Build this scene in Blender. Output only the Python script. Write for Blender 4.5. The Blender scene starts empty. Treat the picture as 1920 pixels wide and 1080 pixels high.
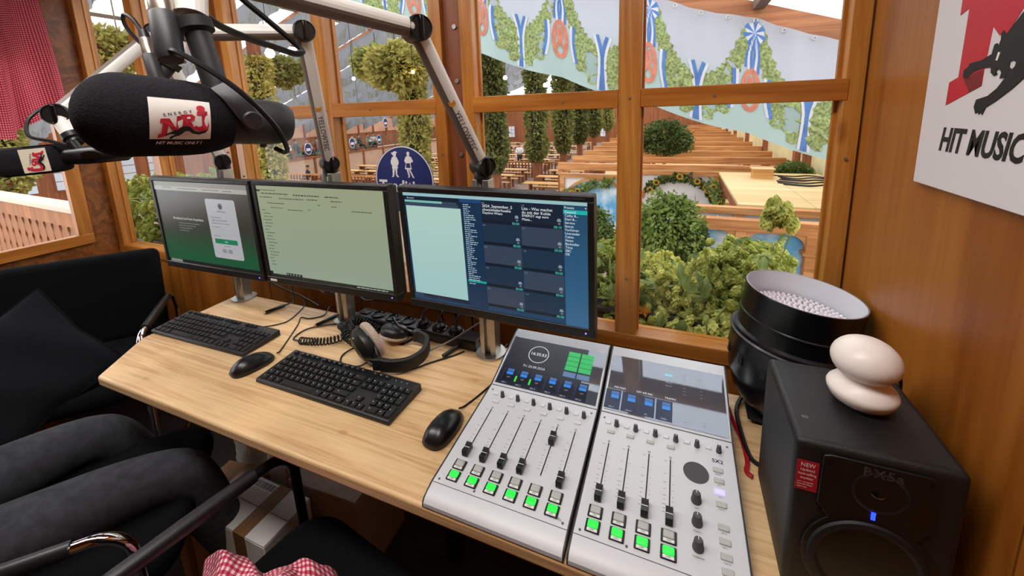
import bpy, bmesh, math, random
from mathutils import Vector, Matrix, Euler
random.seed(7)
PI = math.pi
R = math.radians
scene = bpy.context.scene
col = scene.collection

# ------------------------------------------------------------------ camera
cam_d = bpy.data.cameras.new('camera')
cam = bpy.data.objects.new('camera', cam_d)
col.objects.link(cam)
scene.camera = cam
cam_d.sensor_fit = 'HORIZONTAL'
cam_d.sensor_width = 36.0
cam_d.lens = 754.58 / 1920 * 36.0
cam_d.shift_x = 0.0
cam_d.shift_y = -(540 - 347.15) / 1920
cam_d.clip_start = 0.02
cam_d.clip_end = 300
_ya, _pi, _ro = R(-22.4133), R(10.3482), R(-1.9168)
_f = Vector((math.sin(_ya) * math.cos(_pi), math.cos(_ya) * math.cos(_pi), -math.sin(_pi)))
_r = Vector((math.cos(_ya), -math.sin(_ya), 0))
_u = _r.cross(_f)
_r2 = math.cos(_ro) * _r + math.sin(_ro) * _u
_u2 = -math.sin(_ro) * _r + math.cos(_ro) * _u
cam.matrix_world = Matrix(((_r2.x, _u2.x, -_f.x, 0), (_r2.y, _u2.y, -_f.y, 0), (_r2.z, _u2.z, -_f.z, 1.43), (0, 0, 0, 1)))

# ------------------------------------------------------------------ world, lights, exposure
world = bpy.data.worlds.new('overcast_sky')
scene.world = world
world.use_nodes = True
bg = world.node_tree.nodes['Background']
bg.inputs[0].default_value = (0.92, 0.96, 1.0, 1)
bg.inputs[1].default_value = 3.4

def light(name, kind, loc, rot, energy, color=(1, 1, 1), size=1.0, size_y=None, spread=None):
    d = bpy.data.lights.new(name, kind)
    d.energy = energy
    d.color = color
    if kind == 'AREA':
        d.size = size
        if size_y:
            d.shape = 'RECTANGLE'
            d.size_y = size_y
    elif kind == 'SUN':
        d.angle = size
    else:
        d.shadow_soft_size = size
    o = bpy.data.objects.new(name, d)
    col.objects.link(o)
    o.location = loc
    o.rotation_euler = rot
    return o

light('sun_behind_haze', 'SUN', (0, 0, 20), (R(28), R(24), 0), 2.2, (1.0, 0.95, 0.87), R(12))
# the hut's own ceiling panels (their housings are built with the room)
light('right_panel_light', 'AREA', (-0.42, 0.13, 2.235), (0, 0, 0), 17, (1.0, 0.96, 0.905), 1.1, 0.3)
light('left_panel_light', 'AREA', (-1.70, 0.13, 2.235), (0, 0, 0), 17, (1.0, 0.96, 0.905), 1.1, 0.3)

vs = scene.view_settings
vs.view_transform = 'Standard'
vs.look = 'None'
vs.exposure = 0.0
vs.gamma = 1.0
vs.use_curve_mapping = False
scene.cycles.use_denoising = True
scene.cycles.max_bounces = 10
scene.cycles.diffuse_bounces = 4
scene.cycles.glossy_bounces = 4
scene.cycles.transmission_bounces = 6
scene.cycles.transparent_max_bounces = 16
scene.cycles.sample_clamp_indirect = 6.0
scene.cycles.caustics_reflective = False
scene.cycles.caustics_refractive = False

# ------------------------------------------------------------------ materials
def lin(c):
    if isinstance(c, str):
        c = tuple(int(c[i:i + 2], 16) / 255 for i in (0, 2, 4))
    return tuple(x / 12.92 if x <= 0.04045 else ((x + 0.055) / 1.055) ** 2.4 for x in c) + (1,)

MATS = {}
def new_mat(name):
    m = bpy.data.materials.new(name)
    m.use_nodes = True
    MATS[name] = m
    nt = m.node_tree
    return m, nt, nt.nodes['Principled BSDF']

def N(nt, typ, **kw):
    n = nt.nodes.new(typ)
    for k, v in kw.items():
        if k.startswith('i_'):
            key = k[2:]
            key = int(key) if key.isdigit() else key.replace('_', ' ')
            n.inputs[key].default_value = v
        else:
            setattr(n, k, v)
    return n

def plain(name, c, rough=0.5, metal=0.0, var=0.0, vscale=30, bump=0.0, bscale=200, spec=0.5, coat=0.0, alpha=None, sheen=0.0):
    m, nt, b = new_mat(name)
    c = lin(c)
    b.inputs['Base Color'].default_value = c
    b.inputs['Roughness'].default_value = rough
    b.inputs['Metallic'].default_value = metal
    b.inputs['Specular IOR Level'].default_value = spec
    b.inputs['Coat Weight'].default_value = coat
    b.inputs['Sheen Weight'].default_value = sheen
    if var > 0 or bump > 0:
        tc = N(nt, 'ShaderNodeTexCoord')
    if var > 0:
        no = N(nt, 'ShaderNodeTexNoise', i_Scale=vscale, i_Detail=5.0)
        nt.links.new(tc.outputs['Object'], no.inputs['Vector'])
        cr = N(nt, 'ShaderNodeValToRGB')
        cr.color_ramp.elements[0].position = 0.3
        cr.color_ramp.elements[1].position = 0.7
        cr.color_ramp.elements[0].color = tuple(x * (1 - var) for x in c[:3]) + (1,)
        cr.color_ramp.elements[1].color = tuple(min(1, x * (1 + var)) for x in c[:3]) + (1,)
        nt.links.new(no.outputs['Fac'], cr.inputs['Fac'])
        nt.links.new(cr.outputs['Color'], b.inputs['Base Color'])
    if bump > 0:
        nb = N(nt, 'ShaderNodeTexNoise', i_Scale=bscale, i_Detail=3.0)
        nt.links.new(tc.outputs['Object'], nb.inputs['Vector'])
        bu = N(nt, 'ShaderNodeBump', i_Strength=bump, i_Distance=0.002)
        nt.links.new(nb.outputs['Fac'], bu.inputs['Height'])
        nt.links.new(bu.outputs['Normal'], b.inputs['Normal'])
    return m

def wood(name, dark, mid, light_, along='Z', scale=1.0, rough=0.38, bump=0.12, knots=True, coat=0.0):
    m, nt, b = new_mat(name)
    tc = N(nt, 'ShaderNodeTexCoord')
    k = {'X': (0.55, 11, 11), 'Y': (11, 0.55, 11), 'Z': (11, 11, 0.55)}[along]
    mp = N(nt, 'ShaderNodeMapping')
    mp.inputs['Scale'].default_value = tuple(x * scale for x in k)
    nt.links.new(tc.outputs['Object'], mp.inputs['Vector'])
    n1 = N(nt, 'ShaderNodeTexNoise', i_Scale=1.0, i_Detail=4.0, i_Roughness=0.55, i_Distortion=0.5)
    nt.links.new(mp.outputs['Vector'], n1.inputs['Vector'])
    # ring pattern: bands of the noise itself
    mul = N(nt, 'ShaderNodeMath', operation='MULTIPLY')
    mul.inputs[1].default_value = 9.0
    nt.links.new(n1.outputs['Fac'], mul.inputs[0])
    sn = N(nt, 'ShaderNodeMath', operation='PINGPONG')
    sn.inputs[1].default_value = 1.0
    nt.links.new(mul.outputs[0], sn.inputs[0])
    mp2 = N(nt, 'ShaderNodeMapping')
    mp2.inputs['Scale'].default_value = tuple(x * scale * 9 for x in k)
    nt.links.new(tc.outputs['Object'], mp2.inputs['Vector'])
    n2 = N(nt, 'ShaderNodeTexNoise', i_Scale=1.0, i_Detail=3.0)
    nt.links.new(mp2.outputs['Vector'], n2.inputs['Vector'])
    add = N(nt, 'ShaderNodeMix', data_type='FLOAT')
    add.inputs[0].default_value = 0.55
    nt.links.new(sn.outputs[0], add.inputs[2])
    nt.links.new(n2.outputs['Fac'], add.inputs[3])
    cr = N(nt, 'ShaderNodeValToRGB')
    e = cr.color_ramp.elements
    e[0].position, e[0].color = 0.12, lin(dark)
    e[1].position, e[1].color = 0.85, lin(light_)
    x = e.new(0.48)
    x.color = lin(mid)
    nt.links.new(add.outputs[0], cr.inputs['Fac'])
    out = cr.outputs['Color']
    # broad tone drift
    n3 = N(nt, 'ShaderNodeTexNoise', i_Scale=2.3 * scale, i_Detail=2.0)
    nt.links.new(tc.outputs['Object'], n3.inputs['Vector'])
    hv = N(nt, 'ShaderNodeHueSaturation')
    mr = N(nt, 'ShaderNodeMapRange')
    mr.inputs['To Min'].default_value = 0.72
    mr.inputs['To Max'].default_value = 1.25
    nt.links.new(n3.outputs['Fac'], mr.inputs['Value'])
    nt.links.new(mr.outputs['Result'], hv.inputs['Value'])
    nt.links.new(out, hv.inputs['Color'])
    out = hv.outputs['Color']
    if knots:
        mp3 = N(nt, 'ShaderNodeMapping')
        kk = {'X': (3.2, 7, 7), 'Y': (7, 3.2, 7), 'Z': (7, 7, 3.2)}[along]
        mp3.inputs['Scale'].default_value = tuple(v * scale for v in kk)
        nt.links.new(tc.outputs['Object'], mp3.inputs['Vector'])
        vo = N(nt, 'ShaderNodeTexVoronoi', i_Scale=1.0)
        nt.links.new(mp3.outputs['Vector'], vo.inputs['Vector'])
        kr = N(nt, 'ShaderNodeValToRGB')
        kr.color_ramp.elements[0].position = 0.05
        kr.color_ramp.elements[0].color = (0.85, 0.85, 0.85, 1)
        kr.color_ramp.elements[1].position = 0.13
        kr.color_ramp.elements[1].color = (0, 0, 0, 1)
        nt.links.new(vo.outputs['Distance'], kr.inputs['Fac'])
        mx = N(nt, 'ShaderNodeMix', data_type='RGBA')
        nt.links.new(kr.outputs['Color'], mx.inputs[0])
        nt.links.new(out, mx.inputs[6])
        mx.inputs[7].default_value = lin(dark)
        out = mx.outputs[2]
    nt.links.new(out, b.inputs['Base Color'])
    b.inputs['Roughness'].default_value = rough
    b.inputs['Coat Weight'].default_value = coat
    bu = N(nt, 'ShaderNodeBump', i_Strength=bump, i_Distance=0.003)
    nt.links.new(add.outputs[0], bu.inputs['Height'])
    nt.links.new(bu.outputs['Normal'], b.inputs['Normal'])
    return m

def emis(name, c, strength=1.0, rough=0.25, base=None):
    m, nt, b = new_mat(name)
    b.inputs['Base Color'].default_value = lin(base) if base else (0.004, 0.004, 0.005, 1)
    b.inputs['Roughness'].default_value = rough
    b.inputs['Emission Color'].default_value = lin(c)
    b.inputs['Emission Strength'].default_value = strength
    return m

def gingham(name, red, pale, n=60.0, trans=0.0, mid=None):
    m, nt, b = new_mat(name)
    tc = N(nt, 'ShaderNodeTexCoord')
    sp = N(nt, 'ShaderNodeSeparateXYZ')
    nt.links.new(tc.outputs['UV'], sp.inputs[0])
    st = []
    for ax in (0, 1):
        mu = N(nt, 'ShaderNodeMath', operation='MULTIPLY')
        mu.inputs[1].default_value = n
        nt.links.new(sp.outputs[ax], mu.inputs[0])
        fr = N(nt, 'ShaderNodeMath', operation='FRACT')
        nt.links.new(mu.outputs[0], fr.inputs[0])
        gt = N(nt, 'ShaderNodeMath', operation='GREATER_THAN')
        gt.inputs[1].default_value = 0.5
        nt.links.new(fr.outputs[0], gt.inputs[0])
        st.append(gt)
    ad = N(nt, 'ShaderNodeMath', operation='ADD')
    nt.links.new(st[0].outputs[0], ad.inputs[0])
    nt.links.new(st[1].outputs[0], ad.inputs[1])
    hv = N(nt, 'ShaderNodeMath', operation='MULTIPLY')
    hv.inputs[1].default_value = 0.5
    nt.links.new(ad.outputs[0], hv.inputs[0])
    cr = N(nt, 'ShaderNodeValToRGB')
    cr.color_ramp.interpolation = 'CONSTANT'
    e = cr.color_ramp.elements
    e[0].position, e[0].color = 0.0, lin(pale)
    e[1].position, e[1].color = 0.75, lin(red)
    x = e.new(0.25)
    x.color = lin(mid or 'c8485f')
    nt.links.new(hv.outputs[0], cr.inputs['Fac'])
    nt.links.new(cr.outputs['Color'], b.inputs['Base Color'])
    b.inputs['Roughness'].default_value = 0.9
    if trans:
        tr = N(nt, 'ShaderNodeBsdfTranslucent')
        nt.links.new(cr.outputs['Color'], tr.inputs['Color'])
        mx = N(nt, 'ShaderNodeMixShader')
        mx.inputs[0].default_value = trans
        nt.links.new(b.outputs[0], mx.inputs[1])
        nt.links.new(tr.outputs[0], mx.inputs[2])
        nt.links.new(mx.outputs[0], nt.nodes['Material Output'].inputs['Surface'])
    return m

def translucent(name, c, fac=0.6, var=0.0, tint=None):
    m, nt, b = new_mat(name)
    b.inputs['Base Color'].default_value = lin(c)
    b.inputs['Roughness'].default_value = 0.8
    tr = N(nt, 'ShaderNodeBsdfTranslucent')
    tr.inputs['Color'].default_value = lin(tint or c)
    if var:
        tc = N(nt, 'ShaderNodeTexCoord')
        no = N(nt, 'ShaderNodeTexNoise', i_Scale=3.0, i_Detail=6.0)
        nt.links.new(tc.outputs['Object'], no.inputs['Vector'])
        mr = N(nt, 'ShaderNodeMapRange')
        mr.inputs['To Min'].default_value = 1 - var
        mr.inputs['To Max'].default_value = 1 + var
        nt.links.new(no.outputs['Fac'], mr.inputs['Value'])
        hs = N(nt, 'ShaderNodeHueSaturation')
        hs.inputs['Color'].default_value = lin(c)
        nt.links.new(mr.outputs['Result'], hs.inputs['Value'])
        nt.links.new(hs.outputs['Color'], b.inputs['Base Color'])
        nt.links.new(hs.outputs['Color'], tr.inputs['Color'])
    mx = N(nt, 'ShaderNodeMixShader')
    mx.inputs[0].default_value = fac
    nt.links.new(b.outputs[0], mx.inputs[1])
    nt.links.new(tr.outputs[0], mx.inputs[2])
    nt.links.new(mx.outputs[0], nt.nodes['Material Output'].inputs['Surface'])
    return m

def leafmat(name, dark, light_, fac=0.3, scale=9.0):
    m, nt, b = new_mat(name)
    oi = N(nt, 'ShaderNodeObjectInfo')
    tc = N(nt, 'ShaderNodeTexCoord')
    no = N(nt, 'ShaderNodeTexNoise', i_Scale=scale, i_Detail=4.0)
    nt.links.new(tc.outputs['Object'], no.inputs['Vector'])
    ad = N(nt, 'ShaderNodeMath', operation='MULTIPLY_ADD')
    ad.inputs[1].default_value = 0.35
    nt.links.new(oi.outputs['Random'], ad.inputs[0])
    sb = N(nt, 'ShaderNodeMath', operation='SUBTRACT')
    sb.inputs[1].default_value = 0.175
    nt.links.new(no.outputs['Fac'], sb.inputs[0])
    nt.links.new(sb.outputs[0], ad.inputs[2])
    cr = N(nt, 'ShaderNodeValToRGB')
    e = cr.color_ramp.elements
    e[0].position, e[0].color = 0.28, lin(dark)
    e[1].position, e[1].color = 0.72, lin(light_)
    nt.links.new(ad.outputs[0], cr.inputs['Fac'])
    nt.links.new(cr.outputs['Color'], b.inputs['Base Color'])
    b.inputs['Roughness'].default_value = 0.6
    b.inputs['Specular IOR Level'].default_value = 0.3
    tr = N(nt, 'ShaderNodeBsdfTranslucent')
    nt.links.new(cr.outputs['Color'], tr.inputs['Color'])
    mx = N(nt, 'ShaderNodeMixShader')
    mx.inputs[0].default_value = fac
    nt.links.new(b.outputs[0], mx.inputs[1])
    nt.links.new(tr.outputs[0], mx.inputs[2])
    nt.links.new(mx.outputs[0], nt.nodes['Material Output'].inputs['Surface'])
    return m

def glassmat(name, tint=(0.97, 0.985, 0.98, 1), ior=1.33):
    m, nt, b = new_mat(name)
    nt.nodes.remove(b)
    fr = N(nt, 'ShaderNodeFresnel', i_IOR=ior)
    tr = N(nt, 'ShaderNodeBsdfTransparent')
    tr.inputs['Color'].default_value = tint
    gl = N(nt, 'ShaderNodeBsdfGlossy')
    gl.inputs['Roughness'].default_value = 0.0
    mx = N(nt, 'ShaderNodeMixShader')
    # reflect once per pane, at its front face only
    ge = N(nt, 'ShaderNodeNewGeometry')
    inv = N(nt, 'ShaderNodeMath', operation='SUBTRACT')
    inv.inputs[0].default_value = 1.0
    nt.links.new(ge.outputs['Backfacing'], inv.inputs[1])
    mu = N(nt, 'ShaderNodeMath', operation='MULTIPLY')
    nt.links.new(fr.outputs[0], mu.inputs[0])
    nt.links.new(inv.outputs[0], mu.inputs[1])
    nt.links.new(mu.outputs[0], mx.inputs[0])
    nt.links.new(tr.outputs[0], mx.inputs[1])
    nt.links.new(gl.outputs[0], mx.inputs[2])
    nt.links.new(mx.outputs[0], nt.nodes['Material Output'].inputs['Surface'])
    return m

# room woods
W_WALL = wood('varnished_pine_wall', '84460f', '9c5c1e', 'ab6a28', 'Z', 0.55, 0.36)
W_WALLX = wood('varnished_pine_wall_across', '55290d', '80481a', '9a5f26', 'X', 0.8, 0.38)
W_FRAME_V = wood('honey_pine_upright', '9a5a20', 'b8752f', 'cf9145', 'Z', 1.1, 0.32)
W_FRAME_H = wood('honey_pine_rail', '985719', 'b36d28', 'c98539', 'X', 1.1, 0.32)
W_FRAME_Y = wood('honey_pine_side_rail', '985719', 'b36d28', 'c98539', 'Y', 1.1, 0.32)
W_BOARD = wood('red_brown_board', '6a341a', '86482a', '9a5a35', 'Z', 0.9, 0.45)
W_DESK = wood('pale_pine_desktop', 'bd9060', 'dcb483', 'e8c698', 'X', 2.2, 0.42, 0.08)
W_HALL = wood('hall_timber', '9a5c2e', 'c08048', 'd8a068', 'X', 0.35, 0.6, 0.0, False)
W_HALLV = wood('hall_timber_upright', '6a3822', '8c4f30', 'a5643e', 'Z', 0.35, 0.6, 0.0, False)
W_TABLE = wood('beer_table_wood', 'b98245', 'd6a262', 'e6b878', 'X', 0.3, 0.5, 0.0, False)
W_PLY = wood('plywood_deck', 'c39c63', 'd8b47d', 'e4c694', 'X', 0.12, 0.6, 0.0, False)
BLACK_PL = plain('black_plastic', '17171a', 0.38, bump=0.05, bscale=900)
BLACK_GL = plain('black_gloss', '0a0a0c', 0.16)
BLACK_MT = plain('black_matte', '0e0e10', 0.62)
BLACK_FAB = plain('black_fabric', '0b0c0f', 1.0, var=0.25, vscale=300, bump=0.3, bscale=700, spec=0.15)
FOAM = plain('black_foam', '222226', 1.0, var=0.35, vscale=420, bump=0.8, bscale=520, spec=0.1)
DARK_PL = plain('anthracite_plastic', '2a2a2d', 0.5, bump=0.05, bscale=600)
ALU = plain('brushed_aluminium', 'b9b6b0', 0.34, 0.9, var=0.05, vscale=60)
SILVER = plain('silver_panel', 'd2d4d9', 0.5, 0.1, bump=0.03, bscale=1500)
CHROME = plain('chrome', 'd8d8dc', 0.08, 1.0)
WHITE_TUBE = plain('white_lacquer_tube', 'e4e2de', 0.3)
GREY_TUBE = plain('grey_brown_facet', '6e625a', 0.5)
WHITE_PL = plain('white_plastic', 'eee9e4', 0.4)
WHITE_CARD = plain('white_board', 'dcd8dc', 0.55)
PAPER = plain('white_paper', 'e6e2dc', 0.75)
RED = plain('logo_red', 'c01c30', 0.5)
PRINT_BLACK = plain('print_black', '121214', 0.6)
PRINT_GREY = plain('print_grey', '55565a', 0.6)
PRINT_WHITE = plain('print_white', 'f0eeec', 0.6)
CABLE = plain('black_cable', '121214', 0.45)
RED_CABLE = plain('red_cable', 'b01520', 0.4)
GLASS = glassmat('window_glass')
# ------------------------------------------------------------------ mesh helpers
def frame_from(z):
    z = Vector(z).normalized()
    a = Vector((0, 0, 1)) if abs(z.z) < 0.9 else Vector((1, 0, 0))
    x = a.cross(z).normalized()
    y = z.cross(x)
    return x, y, z

class MB:
    """collects shapes and links them as ONE mesh object"""
    def __init__(self):
        self.v, self.f, self.mi, self.uv, self.cur = [], [], [], {}, 0
    def _add(self, vs, fs, uvs=None):
        o = len(self.v)
        self.v += [tuple(p) for p in vs]
        for k, f in enumerate(fs):
            if uvs is not None:
                self.uv[len(self.f)] = [uvs[i] for i in f]
            self.f.append(tuple(i + o for i in f))
            self.mi.append(self.cur)
        return self
    def box(self, c, s, rot=None, taper=1.0):
        hx, hy, hz = s[0] / 2, s[1] / 2, s[2] / 2
        vs = [(-hx, -hy, -hz), (hx, -hy, -hz), (hx, hy, -hz), (-hx, hy, -hz),
              (-hx * taper, -hy * taper, hz), (hx * taper, -hy * taper, hz), (hx * taper, hy * taper, hz), (-hx * taper, hy * taper, hz)]
        m = (rot.to_matrix() if isinstance(rot, Euler) else rot) if rot is not None else Matrix.Identity(3)
        c = Vector(c)
        vs = [m @ Vector(p) + c for p in vs]
        return self._add(vs, [(3, 2, 1, 0), (4, 5, 6, 7), (0, 1, 5, 4), (1, 2, 6, 5), (2, 3, 7, 6), (3, 0, 4, 7)])
    def b2(self, x0, x1, y0, y1, z0, z1):
        return self.box(((x0 + x1) / 2, (y0 + y1) / 2, (z0 + z1) / 2), (abs(x1 - x0), abs(y1 - y0), abs(z1 - z0)))
    def cyl(self, p0, p1, r0, r1=None, n=16, caps=True):
        r1 = r0 if r1 is None else r1
        p0, p1 = Vector(p0), Vector(p1)
        x, y, z = frame_from(p1 - p0)
        vs = []
        for p, r in ((p0, r0), (p1, r1)):
            for i in range(n):
                a = 2 * PI * i / n
                vs.append(p + (x * math.cos(a) + y * math.sin(a)) * r)
        fs = [(i, (i + 1) % n, n + (i + 1) % n, n + i) for i in range(n)]
        if caps:
            fs += [tuple(range(n - 1, -1, -1)), tuple(range(n, 2 * n))]
        return self._add(vs, fs)
    def tube(self, pts, r, n=8, closed=False, caps=True, flat=None):
        pts = [Vector(p) for p in pts]
        m = len(pts)
        rs = r if isinstance(r, (list, tuple)) else [r] * m
        vs, prev = [], None
        for i, p in enumerate(pts):
            if closed:
                t = pts[(i + 1) % m] - pts[i - 1]
            else:
                t = pts[min(i + 1, m - 1)] - pts[max(i - 1, 0)]
            if t.length < 1e-9:
                t = Vector((0, 0, 1))
            t.normalize()
            if prev is None:
                x, y, _ = frame_from(t)
            else:
                x = prev - t * prev.dot(t)
                x = x.normalized() if x.length > 1e-6 else frame_from(t)[0]
                y = t.cross(x)
            prev = x
            for k in range(n):
                a = 2 * PI * k / n
                vs.append(p + (x * math.cos(a) + y * math.sin(a)) * rs[i])
        fs = []
        for i in range(m if closed else m - 1):
            j = (i + 1) % m
            for k in range(n):
                l = (k + 1) % n
                fs.append((i * n + k, i * n + l, j * n + l, j * n + k))
        if caps and not closed:
            fs += [tuple(range(n - 1, -1, -1)), tuple((m - 1) * n + k for k in range(n))]
        return self._add(vs, fs)
    def lathe(self, prof, n=24, org=(0, 0, 0), axis=(0, 0, 1), sx=1.0, sy=1.0):
        x, y, z = frame_from(axis)
        if tuple(axis) == (0, 0, 1):
            x, y = Vector((1, 0, 0)), Vector((0, 1, 0))
        org = Vector(org)
        vs, rings = [], []
        for r, h in prof:
            if r < 1e-6:
                rings.append([len(vs)])
                vs.append(org + z * h)
            else:
                st = len(vs)
                for i in range(n):
                    a = 2 * PI * i / n
                    vs.append(org + x * (math.cos(a) * r * sx) + y * (math.sin(a) * r * sy) + z * h)
                rings.append(list(range(st, st + n)))
        fs = []
        for a, b in zip(rings, rings[1:]):
            if len(a) == 1 and len(b) == 1:
                continue
            for i in range(n):
                j = (i + 1) % n
                if len(a) == 1:
                    fs.append((a[0], b[j], b[i]))
                elif len(b) == 1:
                    fs.append((a[i], a[j], b[0]))
                else:
                    fs.append((a[i], a[j], b[j], b[i]))
        return self._add(vs, fs)
    def prism(self, poly, h0, h1, mat=None):
        """poly in local xy, extruded along local z from h0 to h1; mat: 4x4"""
        n = len(poly)
        ar = sum(poly[i][0] * poly[(i + 1) % n][1] - poly[(i + 1) % n][0] * poly[i][1] for i in range(n))
        if ar < 0:
            poly = poly[::-1]
        vs = [Vector((p[0], p[1], h0)) for p in poly] + [Vector((p[0], p[1], h1)) for p in poly]
        if mat is not None:
            vs = [mat @ p for p in vs]
        fs = [tuple(range(n - 1, -1, -1)), tuple(range(n, 2 * n))] + [(i, (i + 1) % n, n + (i + 1) % n, n + i) for i in range(n)]
        return self._add(vs, fs)
    def quad(self, a, b, c, d):
        return self._add([a, b, c, d], [(0, 1, 2, 3)])
    def grid(self, fn, nu, nv, uv=True, closed_u=False):
        vs, uvs = [], []
        for j in range(nv + 1):
            for i in range(nu + 1):
                u, v = i / nu, j / nv
                vs.append(fn(u, v))
                uvs.append((u, v))
        fs = [(j * (nu + 1) + i, j * (nu + 1) + i + 1, (j + 1) * (nu + 1) + i + 1, (j + 1) * (nu + 1) + i) for j in range(nv) for i in range(nu)]
        return self._add(vs, fs, uvs if uv else None)
    def mesh(self, name, mats):
        me = bpy.data.meshes.new(name)
        me.from_pydata(self.v, [], self.f)
        for m in (mats if isinstance(mats, (list, tuple)) else [mats]):
            me.materials.append(m)
        me.polygons.foreach_set('material_index', self.mi)
        if self.uv:
            l = me.uv_layers.new(name='UVMap')
            for pi, uvs in self.uv.items():
                for li, uvc in zip(me.polygons[pi].loop_indices, uvs):
                    l.data[li].uv = uvc
        me.update()
        return me
    def build(self, name, mats, parent=None, loc=(0, 0, 0), rot=(0, 0, 0), smooth=True, bevel=0.0, seg=2, angle=38):
        me = self.mesh(name, mats)
        if smooth:
            me.polygons.foreach_set('use_smooth', [True] * len(me.polygons))
            me.set_sharp_from_angle(angle=R(angle))
        return link(name, me, parent, loc, rot, bevel, seg)

def link(name, me, parent=None, loc=(0, 0, 0), rot=(0, 0, 0), bevel=0.0, seg=2):
    o = bpy.data.objects.new(name, me)
    col.objects.link(o)
    o.parent = parent
    o.location = loc
    o.rotation_euler = rot
    if bevel:
        b = o.modifiers.new('bevel', 'BEVEL')
        b.width = bevel
        b.segments = seg
        b.limit_method = 'ANGLE'
        b.angle_limit = R(40)
    return o

def tag(o, label=None, cat=None, group=None, kind=None):
    if label: o['label'] = label
    if cat: o['category'] = cat
    if group: o['group'] = group
    if kind: o['kind'] = kind
    return o

def thing(name, label, cat, loc=(0, 0, 0), rot=(0, 0, 0), group=None):
    o = bpy.data.objects.new(name, None)
    o.empty_display_size = 0.05
    col.objects.link(o)
    o.location = loc
    o.rotation_euler = rot
    return tag(o, label, cat, group)

def copy_tree(o, parent=None, loc=None, rot=None, label=None):
    c = o.copy()
    col.objects.link(c)
    c.parent = parent
    if loc is not None: c.location = loc
    if rot is not None: c.rotation_euler = rot
    if label: c['label'] = label
    for ch in list(o.children):
        copy_tree(ch, c)
    return c

_tcache = {}
_tmp = bpy.data.scenes.new('workbench')
def baked(ob):
    """mesh of an object with its modifiers, evaluated in a scene of its own"""
    _tmp.collection.objects.link(ob)
    vl = _tmp.view_layers[0]
    with bpy.context.temp_override(scene=_tmp, view_layer=vl):
        dg = bpy.context.evaluated_depsgraph_get()
        me = bpy.data.meshes.new_from_object(ob.evaluated_get(dg))
    bpy.data.objects.remove(ob)
    return me
def text_mesh(body, size, mat, align='CENTER', bold=0.0, shear=0.0, extrude=0.0, space=1.0, xs=1.0):
    cu = bpy.data.curves.new('lettering', 'FONT')
    cu.body = body
    cu.size = size
    cu.align_x = align
    cu.align_y = 'CENTER'
    cu.offset = bold * size
    cu.shear = shear
    cu.extrude = extrude
    cu.space_character = space
    cu.resolution_u = 3
    ob = bpy.data.objects.new('lettering', cu)
    me = baked(ob)
    bpy.data.curves.remove(cu)
    if xs != 1.0:
        for v in me.vertices:
            v.co.x *= xs
    me.materials.clear()
    me.materials.append(mat)
    return me

def text(name, body, size, mat, parent=None, loc=(0, 0, 0), rot=(0, 0, 0), **kw):
    return link(name, text_mesh(body, size, mat, **kw), parent, loc, rot)

def arc(c, r, a0, a1, n, ux=(1, 0, 0), uy=(0, 0, 1)):
    c, ux, uy = Vector(c), Vector(ux), Vector(uy)
    return [c + (ux * math.cos(a0 + (a1 - a0) * i / n) + uy * math.sin(a0 + (a1 - a0) * i / n)) * r for i in range(n + 1)]

def smooth_path(pts, n=6):
    """Catmull-Rom through points"""
    pts = [Vector(p) for p in pts]
    out = []
    for i in range(len(pts) - 1):
        p0, p1, p2, p3 = pts[max(i - 1, 0)], pts[i], pts[i + 1], pts[min(i + 2, len(pts) - 1)]
        for k in range(n):
            t = k / n
            out.append(0.5 * ((2 * p1) + (p2 - p0) * t + (2 * p0 - 5 * p1 + 4 * p2 - p3) * t * t + (3 * p1 - p0 - 3 * p2 + p3) * t ** 3))
    out.append(pts[-1])
    return out

def cable(name, pts, r, mat, label=None, cat='cable', parent=None, n=6, group=None):
    o = MB().tube(smooth_path(pts, 6), r, n).build(name, mat, parent)
    if label:
        tag(o, label, cat, group)
    return o

def struct(o):
    o['kind'] = 'structure'
    return o
RX = (PI / 2, 0, 0)      # lettering stood upright, read from -Y
# ------------------------------------------------------------------ the hut: room shell
XL, XR, YW, YB, ZC = -2.76, 0.378, 1.12, -1.6, 2.25
floor = struct(MB().b2(XL - 0.06, XR + 0.06, YB - 0.06, YW + 0.1, -0.06, 0).build('floor', plain('dark_carpet', '2c2723', 0.95, var=0.3, vscale=60, bump=0.4, bscale=300)))
struct(MB().b2(XL - 0.06, XR + 0.06, YB - 0.06, YW + 0.1, ZC, ZC + 0.05).build('ceiling', W_WALLX))
for x, y, nm in ((-0.42, 0.13, 'right'), (-1.70, 0.13, 'left')):
    t = thing('ceiling_light', 'long flat white ceiling light panel above the %s half of the desk' % nm, 'light', (x, y, ZC), group='ceiling lights')
    MB().b2(-0.58, 0.58, -0.18, 0.18, -0.012, 0).build('housing', WHITE_PL, t)
right = struct(MB().b2(XR, XR + 0.05, YB, YW + 0.1, -0.02, ZC).build('wall_right', W_WALL))
struct(MB().b2(XL, XR, YB - 0.05, YB, -0.02, ZC).build('wall_rear', W_WALL))
# wide boards of the right wall (joint lines recessed between them)
MB_b = MB
yy = -1.55
for k, w in enumerate((0.62, 0.58, 0.60, 0.30, 0.555)):
    b = MB().b2(XR - 0.006, XR + 0.004, yy + 0.0015, yy + w - 0.0015, 0, ZC - 0.002).build('board', W_WALL, right)
    yy += w
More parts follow.
